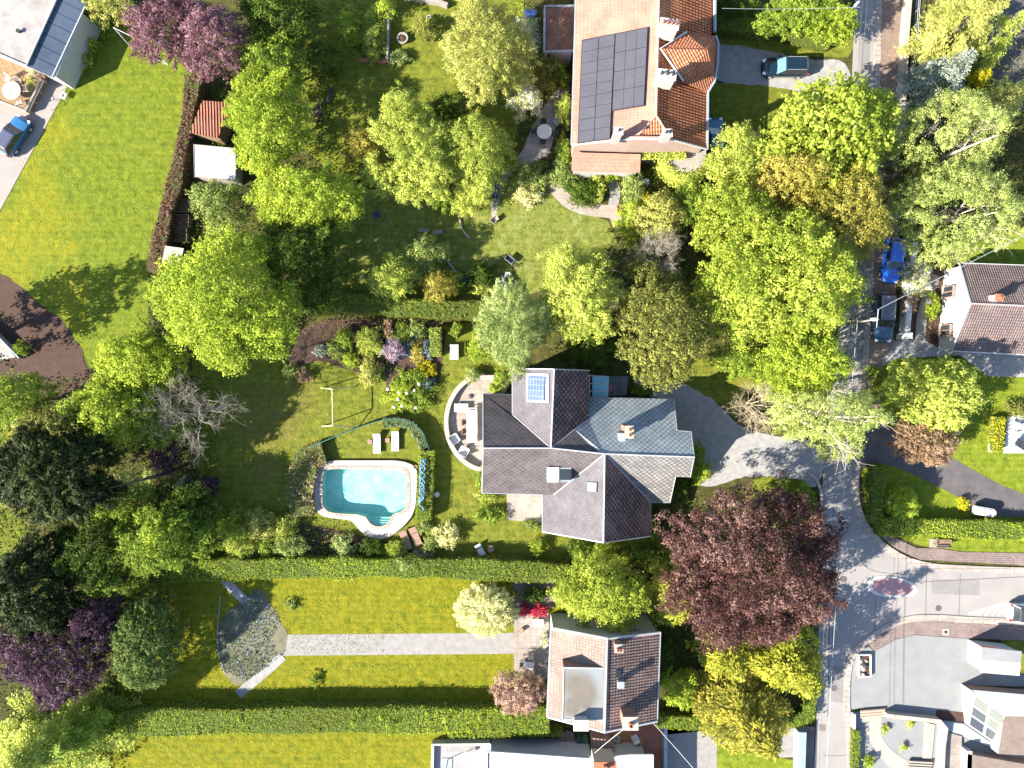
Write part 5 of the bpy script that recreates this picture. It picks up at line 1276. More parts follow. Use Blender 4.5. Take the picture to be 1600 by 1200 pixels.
# open the ground and lawn over the basin: rebuild those faces with a hole bridged to the pool outline
def open_hole(o, hole):
    me = o.data; z = me.vertices[0].co.z
    outer = [(v.co.x, v.co.y) for v in me.vertices]
    mats = list(me.materials)
    import mathutils.geometry as G
    from mathutils import Vector as V3
    tri = G.tessellate_polygon([[V3((x, y, 0)) for x, y in outer], [V3((x, y, 0)) for x, y in hole]])
    al = outer + hole; me2 = bpy.data.meshes.new(me.name)
    fs = []
    for t in tri:
        a, b, c = [al[i] for i in t]
        if (b[0] - a[0]) * (c[1] - a[1]) - (b[1] - a[1]) * (c[0] - a[0]) < 0: t = (t[0], t[2], t[1])
        fs.append(tuple(t))
    me2.from_pydata([(x, y, z) for x, y in al], [], fs)
    for m__ in mats: me2.materials.append(m__)
    slope_uv(me2); o.data = me2
hole = [(cB[0] + (p[0] - cB[0]) * 1.03, cB[1] + (p[1] - cB[1]) * 1.03) for p in B][::2]
for o in list(COL.objects):
    if o.type == 'MESH' and o.parent is None and o.name.split('.')[0] in ('ground', 'lawn'):
        q = [(v.co.x, v.co.y) for v in o.data.vertices]
        if in_poly(q)(np.array([cB[0]]), np.array([cB[1]]))[0]: open_hole(o, hole)
sk = thing_at('pool_skimmer', 650, 729, 'small dark filter pot at the upper right corner of the pool surround', 'plant pot', None, .3)
mb = MB(); mb.lathe([(.14, 0), (.2, .3), (.2, .34), (.15, .34), (.13, .26)], n=14); mb.build('pot', m_wood, sk)

def lounger(px, py, rz, mat, label, group, z=0, L_=1.95, W_=.72):
    e = thing_at('sun_lounger', px, py, label, 'sun lounger', group, z); e.rotation_euler.z = rz
    mb = MB(); mb.box((0, -.3, .33), (W_, L_ * .68, .09)); bevel(mb.build('seat', mat, e), .02)
    mb = MB(); mb.box((0, L_ * .33, .45), (W_, L_ * .36, .08), rx=.42); bevel(mb.build('backrest', mat, e), .02)
    mb = MB(); mb.box((0, L_ * .17, .40), (W_ * .8, .05, .03)); mb.build('strap', m_dark, e)
    for sx in (-1, 1):
        for y in (-L_ * .42, L_ * .25): mb = MB(); mb.box((sx * W_ * .44, y, .15), (.05, .05, .3)); mb.build('leg', mat, e)
    return e
LG = 'white loungers on the grass by the pool'
lounger(590, 692.5, 0, m_fw, 'white sun lounger on the grass above the pool, the left of the pair', LG)
lounger(618.5, 689, 0, m_fw, 'white sun lounger on the grass above the pool, the right of the pair', LG)
LG = 'brown loungers below the pool'
lounger(634.5, 843, .32, m_fb, 'brown sun lounger on the grass below the pool, the left of the pair', LG)
lounger(650, 837, .38, m_fb, 'brown sun lounger on the grass below the pool, the right of the pair', LG)
ltable(579, 690, 0, .42, .42, .4, m_fb, 'small brown side table left of the left white lounger', name='side_table')
ltable(606.5, 687.5, 0, .42, .42, .4, m_fb, 'small brown side table between the two white loungers', name='side_table')
rtable(683.5, 771.5, 0, .26, .55, m_fw, 'small round white table on the grass right of the pool hedge', name='side_table')
lounger(750, 857, .5, m_fw, 'short white folding chair on the lawn south of the pool terrace', None, L_=1.1, W_=.62)
rtable(767, 856, 0, .34, .5, m_fb, 'small round brown table on the lawn beside the white folding chair', name='garden_table')
# garden bench and other lawn furniture
def bench(px, py, rz, mat, label, lx=1.6, group=None, z=0, back=True, w=.55):
    e = thing_at('bench', px, py, label, 'bench', group, z); e.rotation_euler.z = rz
    mb = MB()
    for i in range(4): mb.box((0, -w / 2 + w * (i + .5) / 4, .45), (lx, w / 4 - .02, .04))
    mb.build('seat', mat, e)
    if back:
        mb = MB()
        for i in range(3): mb.box((0, -w / 2 - .03 - i * .03, .56 + i * .13), (lx, .03, .1))
        mb.build('backrest', mat, e)
    for sx in (-1, 1):
        for sy in (-1, 1): mb = MB(); mb.box((sx * (lx / 2 - .08), sy * (w / 2 - .06), .22), (.07, .07, .44)); mb.build('leg', mat, e)
        if back: mb = MB(); mb.box((sx * (lx / 2 - .04), 0, .64), (.06, w, .05)); mb.build('armrest', mat, e)
    return e
bench(709.5, 550.5, -pi / 2 + pi, m_fw, 'white garden bench on the lawn beside the flower border hedge', 1.45, w=.75)
bench(663, 361.5, .03, m_woodw, 'pale slatted bench on the upper garden lawn, the left of two', 1.1, 'pale benches on the upper lawn', back=False, w=.32)
bench(685, 364.5, .2, m_woodw, 'pale slatted bench on the upper garden lawn, the right of two', 1.0, 'pale benches on the upper lawn', back=False, w=.42)
bench(1469, 846, 0, m_wood, 'dark wooden bench on a pale slab on the grass verge', 1.5, w=.6)
sheet('bench_slab', [(1452, 842), (1484, 842), (1482, 856), (1452, 855)], .05, m_conc, 'pale slab under the dark bench on the grass verge', 'structure', .05)
def barrow(px, py, rz, tub, label, s=1.0):
    e = thing_at('wheelbarrow', px, py, label, 'wheelbarrow'); e.rotation_euler.z = rz; e.scale = (s, s, s)
    mb = MB(); mb.face([(-.28, -.4, .62), (.28, -.4, .62), (.2, -.3, .3), (-.2, -.3, .3)]); mb.face([(-.28, .5, .62), (-.16, .3, .3), (.16, .3, .3), (.28, .5, .62)])
    mb.face([(-.28, -.4, .62), (-.2, -.3, .3), (-.16, .3, .3), (-.28, .5, .62)]); mb.face([(.28, -.4, .62), (.28, .5, .62), (.16, .3, .3), (.2, -.3, .3)]); mb.face([(-.2, -.3, .3), (.2, -.3, .3), (.16, .3, .3), (-.16, .3, .3)])
    mb.build('tub', tub, e)
    mb = MB(); mb.tube([(-.28, -.4, .62), (.28, -.4, .62), (.28, .5, .62), (-.28, .5, .62), (-.28, -.4, .62)], .025, 6)
    for sx in (-1, 1): mb.tube([(sx * .3, -1.0, .6), (sx * .25, -.3, .35), (sx * .06, .62, .2)], .022, 6); mb.tube([(sx * .24, -.3, .34), (sx * .26, -.36, 0)], .02, 6)
    mb.build('frame', m_steel, e)
    mb = MB(); mb.tube([(-.05, .65, .18), (.05, .65, .18)], .18, 16); mb.build('wheel', m_black, e)
    return e
barrow(797, 407, .9, paint('black_tub', (.015, .02, .03), .4), 'wheelbarrow with a black tub on the upper lawn beside the white stool', .95)
barrow(772.5, 345, -.9, paint('dusty_tub', (.22, .12, .10), .6), 'reddish wheelbarrow at the end of the narrow path on the upper lawn', .8)
e = thing_at('garden_stool', 793, 430, 'small white stool with two dark slots on the upper lawn', 'stool')
mb = MB(); mb.box((0, 0, .42), (.5, .5, .05), -.2); bevel(mb.build('seat', m_fw, e), .04)
mb = MB(); mb.box((-.09, 0, .45), (.05, .26, .02), -.2); mb.box((.09, 0, .45), (.05, .26, .02), -.2); mb.build('slots', m_dark, e)
for sx in (-1, 1):
    for sy in (-1, 1): mb = MB(); mb.tube([(sx * .2, sy * .2, 0), (sx * .18, sy * .18, .42)], .022, 6); mb.build('leg', m_fw, e)
chair(590, 337, 0, .4, paint('blue_cloth', (.02, .03, .09), .7, coat=0), 'dark blue garden chair in the shade of the upper lawn', None, .6)
# stone fire bowl, planter, pot, log, black kayak-like boat and mound
e = thing_at('fire_pit', 524.5, 108, 'round rusty stone fire pit on the shaded top lawn', 'fire pit')
mb = MB(); mb.lathe([(.42, 0), (.45, .2), (.4, .32), (.27, .32), (.24, .1), (.05, .08)], n=16); mb.build('ring', surf('rusty_stone', (.25, .15, .10), (.36, .24, .17), 6, .9), e)
mb = MB(); mb.lathe([(.22, .1), (.1, .16), (.01, .17)], n=10); mb.build('ash', m_black, e)
e = thing_at('stone_planter', 630, 63, 'round stone planter with a pale rim beside the flower bed on the top lawn', 'planter')
mb = MB(); mb.lathe([(.42, 0), (.55, .45), (.55, .52), (.40, .52), (.38, .4)], n=18); mb.build('bowl', m_conc, e)
mb = MB(); mb.lathe([(.38, .42), (.2, .5), (.01, .52)], n=14); mb.build('soil', m_soil, e)
e = thing_at('plant_pot', 671, 30, 'small white pot on the top lawn near the pale willow', 'plant pot')
mb = MB(); mb.lathe([(.15, 0), (.24, .36), (.24, .4), (.18, .4), (.16, .3)], n=14); mb.build('pot', m_fw, e)
e = thing_at('log', 516, 149, 'dark log lying on the shaded top lawn above the round black heap', 'log')
mb = MB(); mb.tube([(-.12, -.75, .16), (0, 0, .18), (.14, .7, .15)], [.17, .2, .12], 9); mb.build('log_wood', surf('dark_log', (.05, .035, .04), (.10, .075, .08), 6, .9), e)
mb = MB(); mb.tube([(.14, .7, .15), (.155, .78, .15)], .11, 9); mb.build('cut_end', m_woodw, e)
e = thing_at('firewood_heap', 498, 178, 'round heap of black burnt wood on the shaded top lawn', 'heap')
rng = np.random.default_rng(8)
for i in range(15):
    a, x, y, z_ = rng.uniform(0, pi), rng.normal() * .33, rng.normal() * .5, rng.uniform(.1, .45)
    mb = MB(); mb.tube([(x - cos(a) * .45, y - sin(a) * .45, z_), (x + cos(a) * .45, y + sin(a) * .45, z_ + .06)], rng.uniform(.06, .13), 7); mb.build('branch', MATS['dark_log'], e)
# bed edgings
def low_wall(name, path, w, h, mat, label, cat='edging', smooth=0): return strip(name, path, w, h, mat, thick=1, label=label, cat=cat, kind='thing', smooth=smooth)
low_wall('bed_edging', [(562, 95), (585, 97), (604, 98)], .35, .3, m_terra, 'orange brick edging along the foot of the top flower bed')
low_wall('bed_edging', [(556, 68), (561, 58), (562, 40)], .15, .3, m_conc, 'thin pale edging on the left side of the top flower bed')
low_wall('garden_wall', [(609, 20), (608, 60), (607, 98)], .2, .8, m_conc, 'narrow wall on the right side of the top flower bed', 'garden wall')
low_wall('garden_wall', [(620, -5), (690, 8), (700, 12)], .35, .6, m_woodw, 'low pale wall at the top edge between flower bed and willow', 'garden wall')
low_wall('bed_edging', [(686, 382), (697, 405), (712, 425), (732, 444)], .14, .25, m_lead, 'long thin grey edging curving through the upper lawn', smooth=2)
low_wall('bed_edging', [(718, 342), (722, 360), (734, 373)], .16, .2, m_cream, 'short pale curved edging in the middle of the upper lawn', smooth=2)
low_wall('bed_edging', [(345, 930), (338, 1010), (352, 1052)], .10, .1, m_conc, 'thin pale edging on the left of the gravel flower bed', smooth=2)
# round table set on the patio beside the red roofed house
rtable(850, 209.5, 0, .72, .73, m_fw, 'round white garden table with dark chairs left of the red-roofed house')
TG = 'dark chairs round the round white garden table'
for (x, y, r, l) in ((834, 208, -pi / 2, 'dark garden chair west of the round white garden table'), (848, 224, 0, 'dark garden chair south of the round white garden table'), (866, 212, pi / 2, 'dark garden chair east of the round white garden table'), (849, 195, pi, 'dark garden chair north of the round white garden table')):
    chair(x, y, 0, r, m_fk, l, TG, .5)
chair(870, 192, 0, 2.3, surf('grey_cloth', (.20, .22, .24), None, rough=.8), 'grey garden chair apart from the round white garden table, by the shrubs', None, .65)
ltable(1005, 285.5, 0, 1.0, .55, .5, surf('grey_top', (.33, .35, .36), None, rough=.6), 'small grey table south of the red-roofed house beside the ivy bay', name='side_table')
bx = thing_at('tarpaulin_box', 829, 24.5, 'blue covered box above the white blossom bush near the annex', 'box')
mb = MB(); mb.box((0, 0, .3), (1.1, .5, .6)); bevel(mb.build('body', paint('blue_tarp', (.02, .05, .16), .6, coat=0), bx), .05)
mb = MB(); mb.box((0, 0, .62), (1.18, .56, .05)); bevel(mb.build('lid', MATS['blue_tarp'], bx), .02)
chair(804, 36, 0, .3, m_fw, 'white garden chair with a dark cushion beside the blue covered box', None, .6, seatm=m_fk)
# small round house terrace set
ltable(826, 1036, .08, 1.0, .75, .73, m_fw, 'white square table with beige chairs west of the brown tiled house', rz=-.1)
TG = 'beige chairs at the white square table'
for (x, y, r, l) in ((829, 1025, pi, 'beige chair north of the white square table'), (816, 1036, -pi / 2, 'beige chair west of the white square table'), (829, 1047, 0, 'beige chair south of the white square table')): chair(x, y, .08, r, m_bc, l, TG, .5)
ltable(840, 971, .08, 1.1, .7, .5, m_fw, 'white low table below the red-leaved flower bed', name='low_table')
e = thing_at('plant_pot', 814.5, 984.5, 'brown pot lying on the pale terrace west of the brown tiled house', 'plant pot', None, .08)
mb = MB(); mb.tube([(-.2, -.15, .18), (.2, .18, .18)], [.14, .22], 14); mb.build('pot', m_wood, e)
# bench table pots by cream path
for (x, y, l) in ((966.5, 324, 'small brown pot at the path junction, the upper of two'), (967, 330.5, 'terracotta pot at the path junction, the lower of two')):
    e = thing_at('plant_pot', x, y, l, 'plant pot', 'pots at the cream path junction'); mb = MB(); mb.lathe([(.13, 0), (.2, .3), (.22, .34), (.16, .34), (.14, .25)], n=14); mb.build('pot', m_terra if y > 328 else m_wood, e)

# ------------------------------------------------------------------ sheds
def shed(name, quad, z, mat, label, wallm, slope=.25, cat='shed', trim=None):
    h = House(name, sum(p[0] for p in quad) / 4, sum(p[1] for p in quad) / 4, label, cat)
    q = [(quad[0][0], quad[0][1], z + slope), (quad[1][0], quad[1][1], z + slope), (quad[2][0], quad[2][1], z), (quad[3][0], quad[3][1], z)]
    h.add(roof('roof', [q], mat, h.e, .08)); h.add(walls('wall', q, wallm, h.e, drop=.1, inset=.15))
    if trim: h.add(lines('edge_trim', [q + [q[0]]], .05, trim, h.e, 0))
    return h
shed('garden_shed', [(316, 157), (359, 160), (341, 216), (296, 207)], 2.2, tilemat('red_corrugated', (.21, .085, .06), (.26, .11, .08), (.10, .04, .03), .28, 9, offset=0, stripes=.28, bmp=1.6, bdist=.1, rot=.0), 'small shed with a red corrugated roof beside the purple hedge', m_wood)
shed('white_shed', [(303, 226), (368, 232), (368, 282), (304, 276)], 2.1, tilemat('white_corrugated', (.30, .30, .31), (.36, .36, .37), (.40, .40, .42), .9, 9, offset=0, bmp=.4, gapw=.03), 'small shed with a white sheet roof half under the green trees', m_woodw, trim=m_woodw)
shed('timber_shed', [(258, 384), (287, 388), (281, 416), (253, 410)], 2.0, tilemat('grey_planks', (.27, .24, .22), (.33, .30, .27), (.15, .13, .12), .2, 6, offset=0, bmp=.6), 'small grey plank-roofed shed by the purple hedge at the edge of the big tree', m_wood)
for i, (y, l) in enumerate(((324, 'timber compost bin behind the purple hedge, topmost of three'), (348, 'timber compost bin behind the purple hedge, middle of three'), (370, 'timber compost bin behind the purple hedge, lowest of three'))):
    e = thing_at('compost_bin', 291 - i * 3, y, l, 'compost bin', 'compost bins behind the purple hedge')
    for (x, y_, w, d) in ((-.75, 0, .07, 1.25), (.75, 0, .07, 1.25), (0, .6, 1.5, .07), (0, -.6, 1.5, .07)): mb = MB(); mb.box((x, y_, .4), (w, d, .8)); mb.build('side_board', m_wood, e)
    rng = np.random.default_rng(i); Q = np.column_stack([rng.uniform(-.7, .7, 900), rng.uniform(-.55, .55, 900), rng.uniform(.45, .7, 900)])
    me = np_mesh('compost', quads(Q, rng.normal(size=Q.shape) * .4 + [0, 0, 1], .14 * rng.uniform(.6, 1.4, 900), rng), np.arange(3600).reshape(-1, 4), .4 + rng.normal(size=900) * .2, [LM['pinkbrown']]); o = bpy.data.objects.new('compost', me); COL.objects.link(o); o.parent = e
# fence behind the soil on the left edge
low_wall('fence', [(-30, 500), (0, 521), (38, 560)], .10, .8, m_lead, 'thin grey fence at the left edge beside the dark mulch', 'fence')
sheet('pavement', [(-60, 530), (0, 528), (25, 558), (-10, 566), (-60, 566)], Z * 4, m_gravel)

# ------------------------------------------------------------------ cars
def car(px, py, rz, col, label, L_=4.3, W_=1.78, Ht=1.5, style='hatch', roofc=None, rails=True, z=.04, group=None, glassc=None):
    """front towards +X in its own frame; bonnet, cabin, glass, lamps, mirrors, wheels"""
    cc_ = P(px, py, .8); e = empty('parked_car', (cc_.x, cc_.y, z), 0, label, 'car', group); e.rotation_euler.z = rz
    body = paint('car_paint_%s' % label.split()[0] + str(round(col[2], 3)), col, .25, .1)
    l = L_ / 2; w = W_ / 2
    xs = [-l, -l + .06, -l + .25, -l * .62, -l * .2, l * .2, l * .5, l * .8, l - .2, l - .05, l]
    hw = [w * .70, w * .88, w * .96, w, w, w, w * .99, w * .95, w * .86, w * .72, w * .55]
    zt = [.62, .80, .90 if style != 'hatch' else .95, .95, .93, .93, .92, .86, .74, .62, .5]
    if style == 'hatch': zt[:4] = [.7, .92, .98, .97]
    mb = MB(); rows = []
    for x, a, t in zip(xs, hw, zt):
        rows.append([(x, -a * .82, .22), (x, -a, .38), (x, -a * 1.0, t * .78), (x, -a * .93, t - .04), (x, -a * .5, t + .015), (x, 0, t + .03), (x, a * .5, t + .015), (x, a * .93, t - .04), (x, a, t * .78), (x, a, .38), (x, a * .82, .22)])
    for i in range(len(rows) - 1):
        for k in range(10): mb.face([rows[i][k], rows[i + 1][k], rows[i + 1][k + 1], rows[i][k + 1]])
        mb.face([rows[i][10], rows[i + 1][10], rows[i + 1][0], rows[i][0]])
    mb.face(rows[0]); mb.face(rows[-1][::-1]); mb.build('body', body, e, smooth=False)
    # cabin
    rb = -l + (.12 if style != 'sedan' else .75); fb = l * .42; rt = rb + (.42 if style == 'hatch' else .3 if style == 'estate' else .65); ft = fb - .78
    bw, tw = w * .90, w * .72; zb = .90
    gm = glassc or m_glass
    B4 = [(rb, -bw, zb), (fb, -bw, zb), (fb, bw, zb), (rb, bw, zb)]; T4 = [(rt, -tw, Ht - .05), (ft, -tw, Ht - .05), (ft, tw, Ht - .05), (rt, tw, Ht - .05)]
    mb = MB(); mb.face([B4[1], B4[2], T4[2], T4[1]]); mb.build('windscreen', gm, e)
    mb = MB(); mb.face([B4[3], B4[0], T4[0], T4[3]]); mb.build('rear_window', m_glass, e)
    gm = m_glass
    for (a, b, c, d) in ((0, 1, 1, 0), (3, 2, 2, 3)): mb = MB(); mb.face([B4[a], B4[b], T4[c], T4[d]]); mb.build('side_window', gm, e)
    mb = MB(); R1 = [(rt - .05, -tw - .02, Ht - .06), (ft + .07, -tw - .02, Ht - .06), (ft + .07, tw + .02, Ht - .06), (rt - .05, tw + .02, Ht - .06)]
    R2 = [(rt + .06, -tw * .8, Ht), (ft - .06, -tw * .8, Ht), (ft - .06, tw * .8, Ht), (rt + .06, tw * .8, Ht)]
    mb.face(R2)
    for i in range(4): j = (i + 1) % 4; mb.face([R1[i], R1[j], R2[j], R2[i]])
    mb.face(R1[::-1]); mb.build('roof_panel', roofc or body, e)
    for sy in (-1, 1):
        for (a, b) in (((fb, sy * bw, zb), (ft, sy * tw, Ht - .06)), ((rb, sy * bw, zb), (rt, sy * tw, Ht - .06)), (((fb + rb) / 2, sy * bw, zb), ((ft + rt) / 2, sy * (tw + .01), Ht - .06))): mb = MB(); mb.tube([a, b], .035, 6); mb.build('door_pillar', body, e)
        if rails: mb = MB(); mb.tube([(rt + .1, sy * tw * .95, Ht + .03), (ft - .05, sy * tw * .95, Ht + .03)], .022, 6); mb.build('roof_rail', m_steel, e)
        mb = MB(); mb.box((fb - .3, sy * (w + .06), .95), (.12, .2, .13)); bevel(mb.build('wing_mirror', body, e), .03)
        mb = MB(); mb.box((l - .22, sy * w * .66, .68), (.34, .3, .12), sy * -.35, ry=.25); bevel(mb.build('headlight', surf('lamp_glass', (.75, .76, .78), None, rough=.1), e), .03)
        mb = MB(); mb.box((-l + .07, sy * w * .78, .82), (.14, .22, .26)); bevel(mb.build('tail_light', paint('tail_red', (.35, .01, .01), .15), e), .02)
        for x in (-l * .60, l * .64):
            wh_ = MB(); wh_.tube([(x, sy * (w - .2), .32), (x, sy * (w + .01), .32)], .32, 18); wo_ = wh_.build('wheel', m_black, e)
            wh_ = MB(); wh_.tube([(x, sy * (w - .02), .32), (x, sy * (w + .02), .32)], .2, 14); wh_.build('rim', m_steel, wo_)
    mb = MB(); mb.box((l - .0, 0, .42), (.06, W_ * .5, .16)); mb.build('grille', m_dark, e)
    mb = MB(); mb.box((-l - .01, 0, .6), (.03, .5, .12)); mb.build('number_plate', m_fw, e)
    return e
sky_gl = paint('painted_sky_glass', (.08, .17, .25), .05)  # reflected sky painted in as the windscreen's base colour
car(20, 211, radians(58), (.02, .10, .22), 'blue hatchback parked on the pale drive at the left edge', 4.1, 1.72, 1.5, roofc=surf('car_glass_roof', (.06, .065, .10), None, rough=.2), rails=False)

car(1228, 104, pi, (.004, .012, .022), 'dark navy estate car with a pale reflecting windscreen on the gravel drive', 4.5, 1.8, 1.5, 'estate', glassc=sky_gl)
car(1396, 407, radians(-98), (.01, .10, .55), 'bright blue car parked by the pavement, the upper of two by the street trees', 4.3, 1.78, 1.45, rails=False)
car(1382, 496, radians(-93), (.03, .07, .12), 'dark blue estate car parked by the road beneath the street lamp, lower of two', 4.8, 1.85, 1.5, 'estate', roofc=surf('car_roof_grey', (.10, .10, .13), None, rough=.3))
car(1612, 960, radians(-5), (.55, .55, .57), 'white car with black roof cut off by the right edge', 4.2, 1.8, 1.5, roofc=m_fk, rails=False)
car(1118, 212, radians(90), (.03, .10, .17), 'pale blue car almost hidden between the red-roofed house and the trees', 3.6, 1.6, 1.4, rails=False)
# trailer
e = thing_at('trailer', 1530, 797, 'white lidded trailer beside the yellow bush on the dark driveway', 'trailer'); e.rotation_euler.z = -.17
mb = MB(); mb.prism([(-.95, -.42), (.8, -.42), (1.05, -.15), (1.05, .15), (.8, .42), (-.95, .42)], .35, 1.0); bevel(mb.build('body', m_render, e), .05)
mb = MB(); mb.box((-.1, 0, 1.03), (1.75, .55, .06)); bevel(mb.build('lid', m_white, e), .03)
mb = MB(); mb.tube([(1.0, 0, .4), (1.5, 0, .4)], .03, 6); mb.build('tow_bar', m_dark, e)
for sy in (-1, 1): mb = MB(); mb.tube([(0, sy * .42, .25), (0, sy * .55, .25)], .25, 14); mb.build('wheel', m_black, e)

# ------------------------------------------------------------------ walls along the pavement, sign, poles, cables
low_wall('garden_wall', [(1416, -40), (1408, 60), (1404, 150), (1398, 260), (1396, 330)], .42, 1.1, m_cream, 'long pale wall beside the brick pavement, top right', 'garden wall')
f_ = House('metal_fence', 1425, 40, 'low dark rail fence behind the long pale wall, top right', 'fence')
mb = MB(); pts_ = [P(x, y) for x, y in ((1430, -40), (1424, 60), (1417, 130))]
for z_ in (.5, .9, 1.2): mb.tube([p + Vector((0, 0, z_)) for p in pts_], .03, 6)
f_.add(mb.build('rail', m_steel))
for k in range(9):
    p = pts_[0].lerp(pts_[2], k / 8); mb = MB(); mb.tube([p, p + Vector((0, 0, 1.25))], .035, 6); f_.add(mb.build('post', m_steel))
low_wall('garden_wall', [(1420, 382), (1414, 440), (1410, 490), (1407, 528)], .5, 1.2, m_white, 'white wall beside the two parked blue cars on the street', 'garden wall')
p = P(1407, 526); mb = MB(); mb.box((p.x, p.y, .66), (.95, .6, 1.32)); bevel(tag(mb.build('gate_post', m_white), 'square white gate post at the lower end of the white street wall', 'gate post'), .03)
low_wall('garden_wall', [(1247, 1136), (1243, 1260)], .75, 1.1, surf('blue_grey_wall', (.17, .22, .25), (.22, .27, .30), 1, .7), 'blue-grey wall beside the lower pavement at the bottom of the photo', 'garden wall')
low_wall('bed_edging', [(1281, 800), (1284, 775), (1277, 750), (1262, 738)], .25, .2, m_cream, 'stone edging where the gravel drive meets the street', smooth=1)
low_wall('bed_edging', [(1362, 744), (1359, 775), (1358, 792)], .12, .3, m_wood, 'rusty edging strip on the verge left of the tall hedge')
low_wall('bed_edging', [(1549, 650), (1546, 706)], .35, .25, m_cream, 'pale strip beside the bright yellow hedge on the right lawn')
sg = thing_at('street_sign', 1383, 830, 'white street sign on two posts at the corner of the verge', 'sign'); sg.rotation_euler.z = -.2
mb = MB(); mb.box((0, 0, 1.0), (1.15, .06, .42)); mb.build('panel', m_white, sg)
for sx in (-1, 1): mb = MB(); mb.tube([(sx * .5, 0, 0), (sx * .5, 0, 1.25)], .035, 8); mb.build('post', m_steel, sg)
mb = MB(); mb.box((0, .045, 1.0), (1.0, .015, .07)); mb.build('blue_band', paint('sign_blue', (.03, .08, .3), .4), sg)
e = thing_at('garden_lamp', 1383, 783, 'small turquoise garden lamp at the edge of the ball-shaped bush', 'garden lamp')
mb = MB(); mb.tube([(0, 0, 0), (0, 0, .5)], .05, 8); mb.build('post', m_steel, e); mb = MB(); mb.lathe([(.1, .5), (.2, .6), (.2, .75), (.05, .85)], n=12); mb.build('lamp_head', paint('turq', (.25, .5, .5), .3), e)
# utility pole with lamp
TP = P(1366, 499, 8.0); upole = empty('street_lamp', (TP.x, TP.y, 0), 0, 'utility pole with a white lamp and cables beside the lower dark blue parked car', 'street lamp')
mb = MB(); mb.tube([(0, 0, 0), (0, 0, 4), (0, 0, 8.0)], [.12, .10, .07], 10); mb.build('pole', m_conc, upole)
mb = MB(); mb.tube([(-.35, 0, 8.05), (0, 0, 8.1), (.3, 0, 8.05)], [.12, .18, .12], 10); mb.build('lamp_head', m_render, upole)
mb = MB(); mb.tube([(.25, .85, 8.2), (.1, -.7, 8.2)], .04, 8); mb.build('cross_arm', m_steel, upole)
def lamp(px, py, h, dx, dy, label):
    hd = P(px, py, h); e = empty('street_lamp', (hd.x - dx, hd.y - dy, 0), 0, label, 'street lamp')
    mb = MB(); mb.tube([(0, 0, 0), (0, 0, h * .6), (0, 0, h)], [.09, .07, .05], 8); mb.build('pole', m_steel, e)
    mb = MB(); mb.tube([(0, 0, h - .1), (dx * .7, dy * .7, h + .1), (dx, dy, h)], .045, 8); mb.build('arm', m_steel, e)
    mb = MB(); a = Vector((dx, dy, 0)).normalized() * .38; c = Vector((dx, dy, h)); mb.tube([c - a, c, c + a * 1.2], [.08, .15, .1], 8); mb.build('lamp_head', m_white, e)
    return e
lamp(1299, 811, 5.0, 1.2, .3, 'street lamp with a white head leaning over the road beside the copper beech')
lamp(1337, 8, 5.0, .5, .5, 'street lamp with a white head at the top edge beside the road')
def cable(name, a, b, r, label, mat, sag=.5, group='overhead cables along the street'):
    a, b = P(*a), P(*b); mb = MB(); K = 14
    mb.tube([a.lerp(b, k / K) - Vector((0, 0, sag * 4 * (k / K) * (1 - k / K))) for k in range(K + 1)], r, 5)
    return tag(mb.build(name, mat), label, 'cable', group)
m_cab = surf('pale_cable', (.22, .26, .26), None, rough=.6); m_cabd = surf('dark_cable', (.06, .07, .08), None, rough=.6)
cable('overhead_cable', (1340, 500, 7.6), (1289, 1260, 7.6), .022, 'pale overhead cable running down the street from the lamp pole', m_cab)
cable('overhead_cable', (1333, 500, 7.4), (1276, 1260, 7.4), .012, 'dark overhead cable left of the pale one along the street', m_cabd)
cable('overhead_cable', (1329, 500, 7.3), (1270, 1260, 7.3), .012, 'leftmost dark overhead cable along the street below the lamp pole', m_cabd)
cable('overhead_cable', (1371, 484, 8.2), (1700, 318, 8.4), .028, 'thick pale cable crossing the white bungalow roof to the upper right', m_cab, .3, None)
cable('overhead_cable', (1355, 0, 8.0), (1333, 500, 7.6), .012, 'dark overhead cable down the upper street, right of two', m_cabd)
cable('overhead_cable', (1348, 0, 8.0), (1322, 500, 7.5), .012, 'dark overhead cable down the upper street, left of two', m_cabd)
cable('overhead_cable', (1018, 1127, 5.7), (1100, 1220, 6.5), .022, 'white cable from the brown tiled house down to the bottom edge', m_white, .2, None)
cable('overhead_cable', (975, 1139, 6.2), (921, 1184, 3.6), .02, 'white cable between the brick chimney and the flat-roofed house', m_white, .1, None)
cable('overhead_cable', (1128, 13, 6), (1345, 11, 7.5), .012, 'thin white cable over the trees at the top right', m_cab, .2, None)
# goods on the right patio
sheet('terrace', [(1573, 650), (1700, 640), (1700, 708), (1568, 708)], .12, surf('white_patio', (.36, .38, .42), (.44, .45, .48), 1, .7), thick=.11)
chair(1580, 664, .12, 1.2, m_fw, 'white chair frame on the patio at the right edge, the upper one', 'white chairs on the right-edge patio', .6)
chair(1577, 675, .12, .6, m_fw, 'white chair frame on the patio at the right edge, the lower one', 'white chairs on the right-edge patio', .6)
lounger(1595, 696, 1.0, m_fk, 'black sun lounger on the patio at the right edge', None, .12)
rtable(1597, 667, .12, .5, .7, m_fw, 'white table cut by the right edge on the patio')

# blue net ladder lying over the pool hedge
e = thing_at('pool_net', 664, 758, 'tangled blue pool hose lying along the top of the bright box hedge', 'pool hose', None, 1.32)
m_hose = surf('blue_hose', (.06, .16, .26), (.12, .24, .36), 3, .5); rng = np.random.default_rng(21)
for k in range(4):
    pts_ = [P(661 + 4.5 * sin(i * (.7 + .25 * k) + k * 1.7) - (i / 20) * 3, 717 + i * 4.1, 1.42 + .06 * k) - Vector((*P(664, 758, 1.32)[:2], 1.32)) for i in range(21)]
    mb = MB(); mb.tube(chaik3(pts_, 1), .05, 6); mb.build('hose', m_hose, e, smooth=True)
